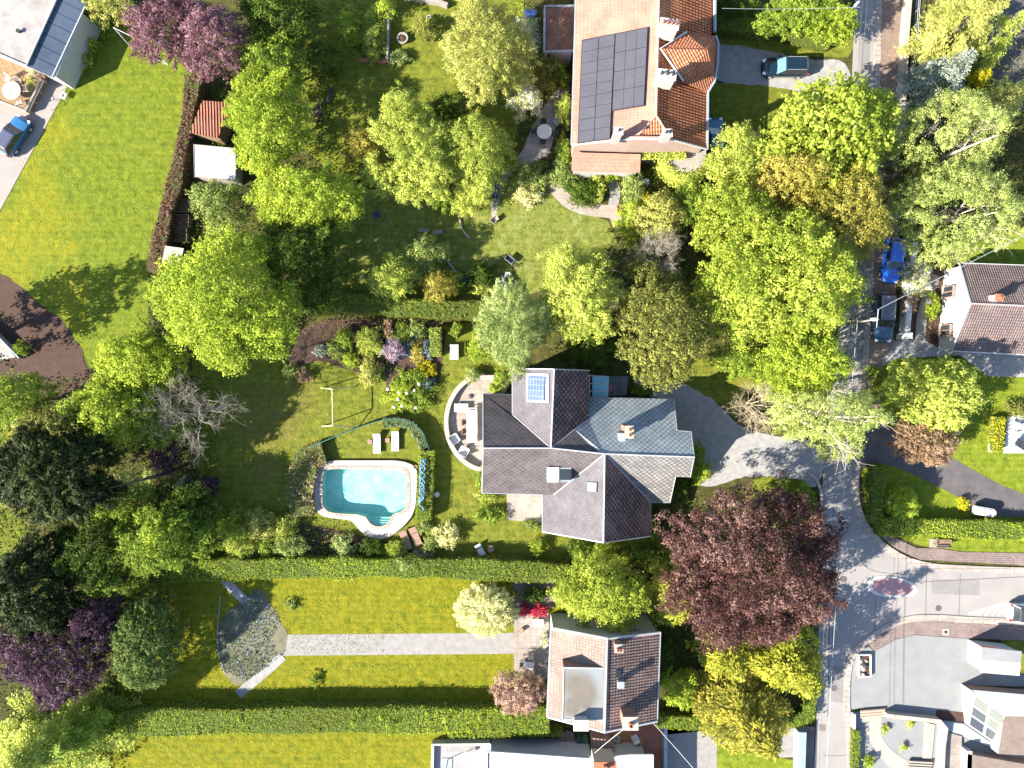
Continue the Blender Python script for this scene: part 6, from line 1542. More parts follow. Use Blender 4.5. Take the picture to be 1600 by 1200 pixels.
# ------------------------------------------------------------------ hedges
hedge([(484, 479), (540, 474), (600, 477), (680, 483), (772, 485)], 1.75, 2.2, 'hedge', 'long clipped green hedge between the upper garden and the middle garden')
hedge([(666, 704), (665, 760), (661, 812)], 1.45, 1.3, 'hedge_bright', 'bright green box hedge on the right side of the pool')
hedge([(598, 661), (622, 659), (642, 665), (656, 682), (662, 700)], .85, 1.2, 'hedge_blue', 'curved blue-green hedge round the top right of the pool lawn')
low_wall('fence', [(486, 699), (520, 684), (560, 668), (600, 655), (625, 653), (648, 659), (664, 676), (672, 700)], .07, 1.1, paint('green_mesh', (.02, .09, .07), .5), 'thin green mesh fence curving round the pool lawn', 'fence', 1)
hedge([(505, 708), (478, 716), (469, 745), (467, 780), (474, 806)], 2.6, .9, 'brownhedge', 'loose brown and green hedge curving along the left side of the pool', leaf=.16, dens=60, rough=.3)
hedge([(228, 896), (330, 892), (450, 889), (560, 889), (650, 888)], 1.9, 1.9, 'hedge_bright', 'long lower garden hedge, western half, below the pool', rough=.2)
hedge([(650, 888), (760, 891), (830, 895), (888, 896)], 1.9, 1.9, 'hedge', 'long lower garden hedge, eastern half, below the slate-roofed house', rough=.2)
hedge([(160, 1133), (300, 1130), (500, 1127), (700, 1127), (858, 1127)], 2.5, 2.0, 'hedge_bright', 'long clipped hedge along the bottom lawn', rough=.12)
hedge([(700, 1149), (880, 1147)], .55, 1.3, 'hedge_bright', 'narrow bright hedge strip below the long bottom hedge', rough=.1)
hedge([(1375, 824), (1440, 824), (1520, 828), (1660, 833)], 1.8, 1.5, 'hedge_bright', 'long bright hedge between the right driveway and the pavement')
hedge([(1375, 727), (1373, 770), (1371, 818)], 1.1, 1.5, 'hedge', 'dark green hedge along the verge left of the ball-shaped bush')
hedge([(300, 118), (297, 150), (288, 205), (278, 250), (270, 290), (258, 330), (248, 375), (240, 425)], 1.25, 1.8, 'plum_hedge', 'long purple and brown hedge on the right edge of the left lawn', leaf=.16, rough=.4)
hedge([(1562, 652), (1561, 678), (1561, 705)], 1.1, .9, 'yellow', 'short bright yellow hedge on the right lawn')
hedge([(1339, 1142), (1337, 1260)], .62, .8, 'hedge_bright', 'narrow green hedge beside the lower road')
hedge([(1028, 1128), (1098, 1132)], 1.2, 1.6, 'hedge_bright', 'short hedge between the brown tiled house and the yellow conifers')
hedge([(1120, 36), (1200, 42), (1245, 48), (1300, 62)], 1.3, 1.5, 'hedge', 'shaded hedge along the top of the gravel drive beside the estate car')
hedge([(680, 512), (681, 530), (680, 556)], 1.2, 1.1, 'yellowgreen', 'short yellow-green clipped hedge left of the white garden bench')
hedge([(706, 512), (718, 518)], 1.2, 1.1, 'hedge_bright', 'small rounded clipped hedge above the white garden bench')
hedge([(1225, 1060), (1268, 1075), (1266, 1120), (1235, 1130)], 1.2, 1.0, 'hedge_bright', 'rounded green hedge between the yellow conifers and the road')


# ------------------------------------------------------------------ trees
T = tree
T(255, 42, 58, 55, 8.5, 'plum', 'purple-leaved tree at the top left, its paler western half beside the goal frame', rc=.42, leaf=.20, ragged=.5)
T(330, 62, 52, 62, 9, 'plum', 'purple-leaved tree at the top left, its eastern half next to the dark green tree', rc=.42, leaf=.20, ragged=.5)
T(165, 5, 45, 22, 4.5, 'paleolive', 'pale yellow-green shrub between the white modern house and the purple trees', 'shrub', 'shrub')
T(435, 20, 52, 50, 7.5, 'deep', 'dark green tree at the top edge right of the purple trees', rc=.6, leaf=.24)
T(425, 100, 52, 48, 7, 'green', 'bright green tree below the dark green tree at the top, north of the corrugated shed', rc=.55, leaf=.24, ragged=.3)
T(412, 190, 70, 84, 8, 'lime', 'large oval bright green tree right of the red corrugated shed', rc=.5, leaf=.22)
T(338, 318, 42, 42, 5.5, 'greygreen', 'grey-green small tree directly below the white shed', rc=.45, leaf=.2, ragged=.3)
T(482, 312, 84, 58, 8.5, 'lime', 'wide feathery lime green tree right of the white shed', rc=.55, leaf=.22, ragged=.5)
T(472, 405, 72, 74, 8.5, 'deep', 'dark small-leaved green tree between the lime tree and the long upper hedge', rc=.4, leaf=.19, ragged=.4)
T(352, 470, 130, 108, 12, 'lime', 'largest bright maple beside the left lawn, below the grey plank shed', rc=.7, leaf=.26, nl=9, ragged=.25)
T(215, 575, 72, 52, 8, 'lime', 'bright green tree at the lower end of the left lawn', rc=.55, leaf=.24, ragged=.3)
T(175, 640, 62, 55, 9, 'lime', 'mid green tree below the left lawn, left of the bare grey tree', rc=.55, leaf=.24)
T(240, 650, 42, 50, 7, 'green', 'green tree tangled with the bare grey tree on its left side', rc=.5, leaf=.22)
T(298, 640, 60, 62, 8.5, None, 'leafless grey tree at the left of the middle lawn', style='bare', barkm=bark_grey, limbs=9, name='bare_tree')
T(75, 735, 95, 78, 12, 'conifer_dark', 'broad dark conifer at the left edge, the upper of two', 'tree', 'broad', 'conifer', rc=.5, leaf=.26, nl=9, asp=.4, updir=.8, dens=1.8)
T(62, 668, 45, 34, 9, 'paleolive', 'pale olive tree above the upper dark conifer at the left edge', rc=.45, leaf=.2, ragged=.4)
T(105, 660, 40, 30, 10, 'olive', 'olive green treetop between the pale olive tree and the upper dark conifer', rc=.45, leaf=.22)
T(10, 755, 22, 50, 10, 'paleolive', 'pale fringe tree at the far left edge beside the upper dark conifer', rc=.4, leaf=.2, dens=1.5)
T(228, 748, 42, 36, 10, 'greygreen', 'drooping grey-green tree with a pale curved stem in the left wood', style='conifer', name='weeping_tree', leaf=.2, dens=.5, droop=.9)
T(252, 720, 24, 22, 3.5, 'plum_dark', 'dark purple shrub under the bare grey tree, larger one', 'shrub', 'shrub')
T(322, 772, 14, 24, 2.2, 'plum_dark', 'narrow dark purple shrub beside the small blue-green spruce', 'shrub', 'shrub')
T(292, 757, 20, 14, 3, 'blue', 'small blue-green spruce at the left edge of the middle lawn', 'tree', 'conifer', 'spruce', leaf=.16)
T(290, 800, 42, 40, 5.5, 'deep', 'deep green tree at the lower left corner of the middle lawn', rc=.45, leaf=.2)
T(190, 790, 38, 32, 7, 'green', 'mid green tree right of the upper dark conifer', rc=.5, leaf=.22)
T(240, 850, 78, 55, 8, 'green', 'bright-topped green tree in the left wood above the lower lawns', rc=.55, leaf=.24, ragged=.3)
T(255, 832, 32, 26, 9, 'lime', 'sunlit lime treetop rising from the left wood', rc=.45, leaf=.22, ragged=.4)
T(140, 862, 55, 52, 8.5, 'deep', 'deep green tree between the two dark conifers and the bright-topped tree', rc=.5, leaf=.22)
T(175, 910, 45, 25, 6, 'green', 'low green tree at the top of the oval holly', rc=.45, leaf=.2)
T(45, 925, 64, 82, 10, 'conifer_dark', 'broad dark conifer at the left edge, the lower of two', 'tree', 'broad', 'conifer', rc=.5, leaf=.26, nl=8, asp=.4, updir=.8, dens=1.8)
T(85, 1030, 90, 75, 7.5, 'plum_dark', 'big dark purple beech at the lower left', rc=.5, leaf=.2, nl=8, ragged=.2)
T(145, 965, 42, 35, 7, 'plum_dark', 'smaller dark purple tree between the lower dark conifer and the holly', rc=.45, leaf=.2)
T(219, 1009, 48, 77, 6.5, 'holly', 'large oval variegated holly on the lower left lawn', rc=.30, leaf=.17, nl=0, zb=.4, dens=2.0, ragged=.05, name='holly_tree')
T(70, 1165, 108, 75, 9.5, 'yellowgreen', 'feathery yellow-green conifer in the bottom left corner', 'tree', 'conifer', 'conifer', leaf=.28, dens=1.5, droop=.5)
T(140, 1135, 42, 45, 8, 'green', 'green feathery tree right of the bottom left conifer', 'tree', 'conifer', 'conifer', leaf=.26, dens=1.5)
T(22, 625, 58, 48, 9, 'green', 'green tree at the left edge below the dark mulch', rc=.5, leaf=.24)
T(122, 915, 18, 26, 6, None, 'small leafless grey tree between lower dark conifer and dark purple tree', style='bare', barkm=bark_grey, limbs=6, name='bare_tree')
T(-105, 520, 62, 52, 10.5, 'conifer_dark', 'dark conifer beyond the left edge throwing a pointed shadow on the left lawn', 'tree', 'broad', 'conifer', leaf=.3, zb=1.5, dens=1.5)
T(762, 72, 66, 86, 9, 'paleolive', 'big pale willow left of the annex at the top', rc=.45, leaf=.17, asp=.35, nl=8, strands=.5, ragged=.4, name='willow_tree')
T(640, 232, 68, 86, 7.5, 'yellowgreen', 'yellow-green feathery tree on the top lawn, the left of two', rc=.42, leaf=.18, ragged=.6, gap=.2)
T(745, 240, 56, 68, 6.8, 'yellowgreen', 'yellow-green feathery tree on the top lawn, the right of two', rc=.42, leaf=.18, ragged=.6, gap=.3)
T(562, 222, 30, 24, 3.5, 'golden', 'small golden-brown shrub left of the feathery trees', 'shrub', 'shrub')
T(700, 165, 38, 20, 5, 'deep', 'dark green shrub between the willow and the feathery trees', 'shrub', 'shrub')
T(826, 156, 25, 27, 4, 'blossom', 'white-blossoming shrub left of the narrow garden path', 'shrub', 'shrub')
T(822, 50, 20, 26, 2.6, 'blossom', 'white-flowering bush just left of the mossy annex', 'shrub', 'shrub')
T(845, 108, 34, 28, 3.2, 'olive', 'olive green shrub below the mossy annex', 'shrub', 'shrub')
T(875, 112, 15, 20, 3.0, 'deep', 'dark shrub in the corner between annex and red-roofed house', 'shrub', 'shrub')
T(800, 105, 18, 22, 3.5, 'green', 'green shrub between willow and white-blossoming shrub', 'shrub', 'shrub')
T(882, 170, 12, 26, 2.0, 'yellowgreen', 'narrow bright shrub against the west wall of the red-roofed house', 'shrub', 'shrub')
T(884, 232, 13, 28, 2.2, 'green', 'green shrub at the south-west corner of the red-roofed house', 'shrub', 'shrub')
T(882, 268, 22, 24, 1.8, 'greygreen', 'silvery shrub beside the upper end of the cream path', 'shrub', 'shrub')
T(912, 298, 28, 20, 1.5, 'deep', 'dome-shaped deep green bush inside the bend of the cream path', 'shrub', 'shrub')
T(936, 290, 12, 24, 1.4, 'yellowgreen', 'upright bright bush on the east side of the dome-shaped bush', 'shrub', 'shrub')
T(948, 268, 22, 10, 1.5, 'lime', 'low bright plants under the lean-to roof', 'shrub', 'shrub')
T(992, 300, 20, 32, 2.5, 'greygreen', 'grey-green shrub right of the cream path junction', 'shrub', 'shrub')
T(1008, 312, 14, 12, 2.2, 'yellow', 'small yellow shrub near the grey side table', 'shrub', 'shrub')
T(1030, 340, 36, 42, 5, 'paleolive', 'pale olive tree south of the ivy-covered bay', rc=.42, leaf=.19, ragged=.4)
T(1082, 318, 28, 34, 4.5, 'green', 'green tree right of the pale olive tree by the ivy bay', rc=.45, leaf=.2)
T(985, 345, 22, 30, 3, 'lime', 'bright green shrub at the lower end of the cream path', 'shrub', 'shrub')
T(830, 275, 24, 22, 1.6, 'greygreen', 'grey-green herb bush on the left of the cream path', 'shrub', 'shrub')
T(826, 303, 20, 14, 1.2, 'cream', 'flowering bush above the orange flowers', 'shrub', 'shrub')
T(826, 313, 11, 6, .6, 'pink', 'cluster of orange flowers on the upper lawn', 'flowers', 'shrub', 'flower_clump')
T(768, 298, 9, 22, .9, 'bluebell', 'blue flowers along the narrow path of the upper garden', 'flowers', 'shrub', 'flower_clump')
T(735, 300, 30, 30, 4, 'yellowgreen', 'yellow-green bush below the right feathery tree', 'shrub', 'shrub')
T(690, 305, 25, 22, 2.5, 'green', 'green bush on the shaded edge of the upper lawn', 'shrub', 'shrub')
T(800, 250, 12, 14, 1.5, 'yellowgreen', 'small bright bush left of the pale patio path', 'shrub', 'shrub')
T(583, 55, 18, 36, 1.6, 'yellowgreen', 'tangle of bright plants in the top flower bed', 'shrub', 'shrub')
T(545, 40, 22, 36, 2.2, 'green', 'dark green bush left of the top flower bed', 'shrub', 'shrub')
T(600, 8, 18, 14, 3, 'lime', 'lime shrub at the top edge above the narrow wall', 'shrub', 'shrub')
T(664, 40, 16, 17, 2.4, 'olive', 'round olive bush casting a dark shadow on the top lawn', 'shrub', 'shrub')
T(622, 90, 14, 12, .9, 'palegrey', 'silver-grey bush at the foot of the narrow wall', 'shrub', 'shrub')
T(500, 90, 25, 30, 4, 'deep', 'dark undergrowth shrub right of the upper bright green tree', 'shrub', 'shrub')
T(1250, 18, 62, 34, 5, 'green', 'rounded green tree above the gravel drive at the top', rc=.45, leaf=.2, ragged=.3)
T(1300, 30, 42, 30, 5.5, 'lime', 'bright green round tree beside the road at the top', rc=.45, leaf=.2)
T(1150, 8, 40, 18, 3, 'deep', 'dark shrub right of the red-roofed house at the top edge', 'shrub', 'shrub')
T(1307, 204, 101, 86, 12, 'lime_fresh', 'round fresh green chestnut tree with large leaf clumps beside the road', rc=.5, leaf=.36, nl=9, ragged=.3, dens=1.3, flat=.9, asp=.75, name='chestnut_tree')
T(1158, 242, 52, 50, 7.5, 'yellowgreen', 'yellow-green tree right of the red-roofed house', rc=.45, leaf=.19, ragged=.6)
T(1245, 278, 62, 48, 11, 'golden', 'golden-brown tree directly below the chestnut, its left part', rc=.45, leaf=.2, ragged=.4)
T(1325, 335, 68, 88, 12, 'golden', 'large golden-brown tree beside the road below the chestnut', rc=.5, leaf=.21, nl=8, ragged=.4)
T(1150, 345, 66, 62, 10.5, 'lime_fresh', 'lime tree in the upper left of the big street grove', rc=.55, leaf=.24, ragged=.4)
T(1240, 425, 120, 98, 13.5, 'lime_fresh', 'giant lime green tree in the middle of the street grove', rc=.65, leaf=.25, nl=10, ragged=.35)
T(1165, 465, 78, 72, 11.5, 'lime_fresh', 'lime tree at the left of the giant tree, above the gravel drive', rc=.55, leaf=.24, ragged=.35)
T(1262, 560, 70, 58, 10, 'lime', 'green tree at the lower end of the street grove beside the road', rc=.55, leaf=.24, ragged=.4)
T(1160, 560, 46, 24, 4, 'green', 'low green tree above the gravel drive at the bottom of the grove', rc=.45, leaf=.2)
T(1208, 595, 28, 28, 4, 'lime', 'small lime tree beside the twiggy bare tree', rc=.4, leaf=.2)
T(1040, 520, 82, 80, 11.5, 'olive', 'broad dark olive tree north-east of the slate-roofed house', rc=.5, leaf=.22, nl=8, ragged=.4)
T(1010, 430, 38, 40, 7, 'olive', 'small olive tree above the broad dark olive tree', rc=.4, leaf=.2)
T(910, 458, 64, 74, 9.5, 'yellowgreen', 'pale yellow-green tree with radiating branches above the slate-roofed house', rc=.45, leaf=.2, ragged=.5, show=1, gap=.1)
T(802, 508, 56, 72, 9, 'palegrey', 'silvery willow just north-west of the slate-roofed house', rc=.4, leaf=.15, asp=.35, ragged=.5, strands=.5, name='willow_tree')
T(1028, 400, 44, 32, 6, None, 'pale dead bush of dense bare twigs between the olive trees', 'tree', 'bare', 'bare_tree', barkm=bark_pale, limbs=22)
T(925, 548, 38, 26, 3.5, 'deep', 'dark shrub in the shade north of the slate-roofed house', 'shrub', 'shrub')
T(1495, 45, 62, 62, 12, 'paleolive', 'pale feathery cedar at the top right', 'tree', 'conifer', 'cedar_tree', leaf=.24, dens=1.6, droop=.4)
T(1468, 122, 46, 42, 8, 'blue', 'blue-green spruce below the pale cedar, top right', 'tree', 'conifer', 'spruce', leaf=.22, dens=1.5)
T(1552, 62, 22, 44, 8, 'yellowgreen', 'narrow deep yellow-green conifer right of the pale cedar', 'tree', 'conifer', 'conifer', leaf=.22, dens=1.4)
T(1532, 118, 20, 15, 3, 'yellow', 'bright yellow shrub between the spruce and the birches', 'shrub', 'shrub')
T(1578, 148, 36, 32, 6, 'paleolive', 'pale olive shrub at the right edge above the birches', 'shrub', 'shrub')
birch(1505, 205, 95, 66, 12, 'paleyg', 'tall birch with a long pale leaning trunk, the upper of two beside the street',
      [(1452, 255, 3), (1500, 232, 7), (1545, 212, 10), (1600, 190, 13)], [[(1432, 222, 5), (1460, 200, 7), (1490, 178, 9), (1500, 165, 10)], [(1540, 213, 9.5), (1555, 190, 11), (1575, 180, 12)], [(1500, 232, 7), (1520, 205, 9), (1525, 185, 10)], [(1470, 246, 4.5), (1455, 215, 7), (1452, 190, 8)]], 5)
birch(1505, 325, 100, 80, 12, 'paleyg', 'wide birch with pale branches above the white bungalow',
      [(1470, 330, 4), (1530, 328, 8), (1570, 322, 11), (1612, 312, 13)], [[(1530, 327, 8), (1555, 312, 10), (1600, 300, 12)], [(1510, 328, 6), (1500, 318, 7.5), (1450, 328, 9)], [(1560, 324, 10), (1575, 340, 11), (1600, 345, 12)], [(1545, 325, 9), (1555, 350, 10), (1540, 372, 10)], [(1500, 328, 6), (1478, 350, 8), (1450, 368, 9)], [(1530, 327, 8), (1560, 290, 10), (1580, 270, 11)]], 6)
birch(1300, 650, 92, 42, 12, 'paleyg', 'leaning birch with pale branches hanging over the street',
      [(1215, 625, 2), (1260, 640, 6), (1320, 655, 9), (1395, 652, 12)], [[(1260, 640, 6), (1300, 665, 9), (1325, 690, 11), (1345, 718, 12)], [(1300, 650, 8), (1340, 662, 10), (1385, 660, 12)], [(1290, 650, 8), (1310, 625, 10), (1318, 610, 11)], [(1310, 672, 9), (1330, 700, 10), (1338, 720, 11)]], 7, gap=.12, zs=.6, dw=4, td=1)
birch(1318, 692, 36, 28, 10, 'paleyg', 'low drooping birch sprays over the gravel drive mouth and road', [(1262, 660, 1), (1290, 675, 4), (1318, 690, 7), (1340, 705, 9)], [[(1290, 675, 4), (1310, 700, 7), (1322, 712, 8)]], 8, gap=.2, zs=.6, dw=3.5, td=1)
T(1430, 275, 38, 55, 7, 'olive', 'olive green tree between the pavement wall and the birches', rc=.42, leaf=.18, gap=.2)
T(1180, 632, 42, 40, 5.5, None, 'twiggy bare tree with cream branches by the gravel drive', 'tree', 'bare', 'bare_tree', barkm=surf('cream_bark', (.40, .33, .22), (.52, .45, .32), 6, .9), limbs=10)
T(1466, 610, 74, 55, 8, 'yellowgreen', 'yellow-green tree between the white bungalow and the dark driveway', rc=.48, leaf=.24, ragged=.4, asp=.7)
T(1452, 688, 48, 36, 5, 'pinkbrown', 'pinkish brown tree above the dark driveway', rc=.4, leaf=.17, ragged=.5)
T(1175, 882, 150, 127, 12.8, 'copper', 'huge round copper beech beside the street', rc=.62, leaf=.24, nl=11, ragged=.25, name='copper_beech')
T(945, 930, 68, 60, 7.5, 'lime_fresh', 'bright green tree above the brown tiled house', rc=.5, leaf=.23, ragged=.3)
T(888, 938, 16, 24, 3.5, 'yellowgreen', 'small yellow-green shrub left of the bright green tree above the brown tiled house', 'shrub', 'shrub')
T(1052, 925, 48, 66, 9, 'conifer_yellow', 'olive-yellow conifer between the bright green tree and the copper beech', 'tree', 'conifer', 'conifer', leaf=.28, dens=1.3, droop=.5)
T(1228, 1035, 72, 62, 11, 'conifer_yellow', 'golden conifer directly below the copper beech', 'tree', 'conifer', 'conifer', leaf=.3, dens=1.5, droop=.6)
T(1130, 1025, 45, 42, 8, 'conifer_yellow', 'golden conifer left of the one below the copper beech', 'tree', 'conifer', 'conifer', leaf=.28, dens=1.4, droop=.5)
T(1168, 1118, 84, 80, 11.5, 'conifer_gold', 'big dark golden conifer at the bottom beside the road', 'tree', 'conifer', 'conifer', leaf=.32, dens=1.5, droop=.7)
T(1064, 1080, 27, 30, 4, 'lime', 'small bright green tree right of the brown tiled house', rc=.35, leaf=.18)
T(1042, 1018, 12, 16, 2.5, 'deep', 'dark green bush at the north-east corner of the brown tiled house', 'shrub', 'shrub')
T(757, 956, 46, 38, 3.2, 'cream', 'large rounded cream-green shrub above the gravel path', 'shrub', 'broad', 'shrub', rc=.34, leaf=.15, nl=0, zb=.4, dens=1.6, ragged=.1)
T(812, 1082, 42, 37, 3.8, 'pink', 'pale pink-leaved tree left of the brown tiled house', rc=.38, leaf=.16, ragged=.3)
T(614, 433, 36, 38, 5, 'yellowgreen', 'pale yellow-green small tree above the long upper hedge', rc=.4, leaf=.2, ragged=.3)
T(682, 446, 25, 27, 4, 'golden', 'round golden-olive shrub beside the thin grey edging', 'shrub', 'shrub')
T(660, 395, 36, 30, 4, 'greygreen', 'grey-green shrub below the pale slatted benches', 'shrub', 'shrub')
T(712, 440, 14, 18, 2.5, 'green', 'small green shrub between the golden-olive shrub and the edging', 'shrub', 'shrub')
T(752, 430, 20, 22, 2.0, 'deep', 'dark low shrub on the shaded end of the upper lawn', 'shrub', 'shrub')
T(758, 452, 18, 12, 1.5, 'yellowgreen', 'yellow-green bush touching the silvery willow', 'shrub', 'shrub')
T(785, 448, 10, 16, 1.2, 'blue', 'blue-grey bush below the white stool', 'shrub', 'shrub')
T(722, 440, 12, 8, .8, 'bluebell', 'pale blue flowers at the lower end of the grey edging', 'flowers', 'shrub', 'flower_clump')
T(1414, 787, 23, 23, 2.4, 'lime', 'ball-shaped clipped bush on the right lawn', 'topiary', 'broad', 'topiary_ball', rc=.26, leaf=.13, nl=0, ragged=0, zb=.3, dens=1.8)
T(1506, 787, 8, 8, 1.0, 'yellow', 'little yellow bush touching the white trailer', 'shrub', 'shrub')
T(1437, 432, 20, 32, 2.6, 'blossom', 'yellow-white flowering shrub right of the white street wall', 'shrub', 'shrub')
T(1424, 470, 11, 22, 1.6, 'pinkbrown', 'brownish shrub below the yellow-white flowering shrub', 'shrub', 'shrub')
T(1461, 478, 9, 20, 1.6, 'lime', 'bright shrub against the gable of the white bungalow', 'shrub', 'shrub')
T(1370, 598, 12, 30, 1.5, 'green', 'narrow green shrub beside the brick pavement', 'shrub', 'shrub')
# planted border in the middle garden
for row in [(538, 528, 14, 18, 1.6, 'green', 'green bush at the left of the middle garden border, upper'), (523, 548, 13, 13, 1.2, 'greygreen', 'grey-green bush at the left of the middle garden border, lower'),
    (574, 532, 19, 24, 1.8, 'yellowgreen', 'large yellow-green bush in the middle garden border'), (547, 563, 12, 12, 1.3, 'lime', 'little round lime bush at the lower edge of the middle garden border'),
    (577, 580, 15, 24, 1.6, 'paleolive', 'olive upright bush standing on the middle lawn edge'), (614, 546, 18, 17, 2.0, 'lilac', 'lilac-leaved small tree beside the dark pond'),
    (622, 520, 20, 12, 1.0, 'green', 'green plants above the dark pond'), (650, 515, 16, 14, 1.0, 'greygreen', 'grey-green plants right above the dark pond'), (606, 516, 9, 12, 1.2, 'pinkbrown', 'brownish plants at the top left of the dark pond'),
    (652, 550, 12, 18, .9, 'golden', 'rusty plants on the right side of the dark pond'), (666, 578, 12, 12, .8, 'yellow', 'bright yellow flowers below the dark pond'),
    (640, 592, 26, 16, 1.0, 'green', 'green bush left of the bright yellow flowers'), (625, 620, 24, 22, 1.0, 'lime', 'leafy bush with pale flower heads on the middle lawn, left half'), (658, 620, 22, 22, 1.0, 'green', 'leafy bush with pale flower heads on the middle lawn, right half'),
    (669, 600, 11, 9, 1.1, 'bluebell', 'blue flowering bush at the right tip of the flower bush'), (668, 545, 7, 14, .8, 'bluebell', 'thin row of blue flowers left of the clipped hedge'),
    (748, 545, 16, 22, 1.8, 'lime', 'bright green bush under the silvery willow'), (452, 580, 12, 10, 1.0, 'greygreen', 'low grey bush at the top of the middle lawn'), (475, 588, 10, 9, .8, 'pinkbrown', 'small faded bush on the bare soil of the middle lawn'),
    (500, 548, 10, 10, .8, 'blue', 'little blue-grey plant on the dark soil'),
    (360, 828, 28, 26, 2.6, 'green', 'green bush at the left end of the pool planting'), (402, 820, 22, 22, 2.4, 'paleolive', 'pale olive bush in the pool planting above the long hedge'),
    (375, 856, 24, 18, 2.0, 'yellowgreen', 'yellow-green bush at the left end of the long hedge'), (440, 828, 18, 20, 1.6, 'yellowgreen', 'yellow-green bush below the brown pool hedge'), (452, 856, 26, 20, 1.8, 'greygreen', 'speckled grey-green bush below the brown pool hedge'),
    (415, 858, 16, 16, 1.4, 'green', 'small green bush left of the speckled bush'), (535, 858, 17, 17, 1.5, 'palegrey', 'speckled pale bush below the pool steps'), (580, 858, 20, 14, 1.4, 'deep', 'dark bush between the pale bush and the lime ball'),
    (615, 862, 17, 15, 1.5, 'lime_fresh', 'round lime bush beside the brown loungers'), (697, 838, 18, 18, 1.4, 'cream', 'pale blossoming bush on the lawn right of the brown loungers'), (671, 850, 12, 14, 1.3, 'greygreen', 'grey-green bush between loungers and blossoming bush'),
    (660, 868, 14, 8, 1.0, 'brownhedge', 'brown bush below the brown loungers'), (663, 824, 10, 9, .9, 'greygreen', 'low bush at the lower end of the pool box hedge'),
    (752, 745, 12, 16, 1.0, 'green', 'green bush at the south-west corner of the slate-roofed house'), (760, 775, 15, 10, .9, 'yellowgreen', 'yellow-green bush below the south-west house corner'), (768, 805, 22, 12, .9, 'green', 'kidney-shaped bed of green plants left of the pale terrace'),
    (842, 857, 14, 13, 1.2, 'lime', 'round lime bush south of the slate-roofed house'), (830, 820, 9, 7, .8, 'greygreen', 'tiny bush below the pale terrace'), (905, 858, 18, 13, 1.5, 'deep', 'dark bush below the gable of the slate-roofed house, left'),
    (945, 862, 20, 14, 1.8, 'green', 'green bush below the gable of the slate-roofed house, right'), (1000, 862, 24, 18, 2.0, 'deep', 'dark bush between the slate roof and the copper beech'), (1022, 828, 10, 14, 1.5, 'green', 'little bush at the south-east corner of the slate-roofed house'),
    (1096, 740, 18, 14, 1.6, 'lime', 'bright bush at the east end of the slate-roofed house'), (1092, 712, 10, 24, 1.4, 'green', 'narrow shrub along the east gable of the slate-roofed house'), (1008, 612, 14, 7, 1.0, 'green', 'flat bush beside the grey decking'), (1065, 765, 12, 16, 1.5, 'deep', 'dark bush by the east wall above the copper beech'),
    (785, 592, 12, 16, 1.8, 'green', 'climbing bush in the corner between terrace and house'), (771, 608, 8, 7, .9, 'lime', 'tiny lime bush on the edge of the round terrace'),
    (740, 586, 12, 10, 1.2, 'greygreen', 'grey-green bush at the top of the round terrace'),
    (852, 1003, 7, 12, .9, 'blossom', 'white-flowered plants against the wall of the brown tiled house'), (822, 953, 9, 8, .8, 'red', 'red-leaved plants on the terrace, the left clump'), (840, 955, 12, 9, .9, 'red', 'red-leaved plants on the terrace, the right clump'),
    (832, 932, 26, 9, 1.2, 'deep', 'dark low hedge bush above the red-leaved plants'), (596, 1120, 8, 10, 2.6, 'lime', 'lime sapling sprouting from the long bottom hedge, first from the left'),
    (556, 1126, 9, 8, 2.4, 'green', 'green sapling sprouting from the long bottom hedge, left of the lime one'), (609, 1130, 9, 8, 2.5, 'green', 'green sapling sprouting from the bottom hedge, middle'),
    (695, 1120, 9, 9, 2.6, 'lime_fresh', 'lime sapling sprouting from the long bottom hedge, second from the right'), (750, 1121, 8, 11, 2.6, 'lime_fresh', 'lime sapling sprouting from the long bottom hedge near the pink tree'), (814, 1130, 8, 9, 2.4, 'lime', 'lime sapling directly below the pink tree'),
    (1425, 1131, 5, 6, .7, 'yellowgreen', 'round dwarf bush in the gravel garden, the largest of three'), (1385, 1140, 4, 4, .5, 'yellowgreen', 'round dwarf bush in the gravel garden beside the curved path'), (1413, 1168, 4, 4, .5, 'yellowgreen', 'round dwarf bush in the gravel garden, lowest of three'),
    (1357, 1193, 8, 8, .9, 'lime', 'round clipped bush between the narrow hedge and the curved path'), (165, 47, 10, 9, 1.5, 'green', 'dark green bush beside the wall of the white modern house, upper'), (143, 68, 10, 9, 1.2, 'lime', 'bright bush beside the wall of the white modern house, middle'), (133, 90, 9, 9, 1.1, 'yellowgreen', 'bright bush beside the wall of the white modern house, lower'),
    (1592, 640, 16, 12, 1.4, 'olive', 'round bush at the right edge above the patio'), (640, 882, 26, 8, 2.3, 'palegrey', 'pale speckled shrub growing out of the long lower hedge'), (460, 890, 9, 7, 2.3, 'lime', 'bright sprig growing out of the long lower hedge'), (1245, 775, 30, 24, 1.0, 'green', 'low green bush between the drive and the copper beech'),
    (32, 545, 10, 10, 1.2, 'green', 'small green bush on the dark mulch'), (1555, 820, 8, 6, .7, 'green', 'tiny bush right of the white trailer')]:
    T(*row[:5], row[5], row[6], 'flowers' if 'flowers' in row[6] and row[5] in ('yellow', 'bluebell') else 'shrub', 'shrub', 'flower_clump' if 'flowers' in row[6] and row[5] in ('yellow', 'bluebell') else 'shrub', trunk=False)
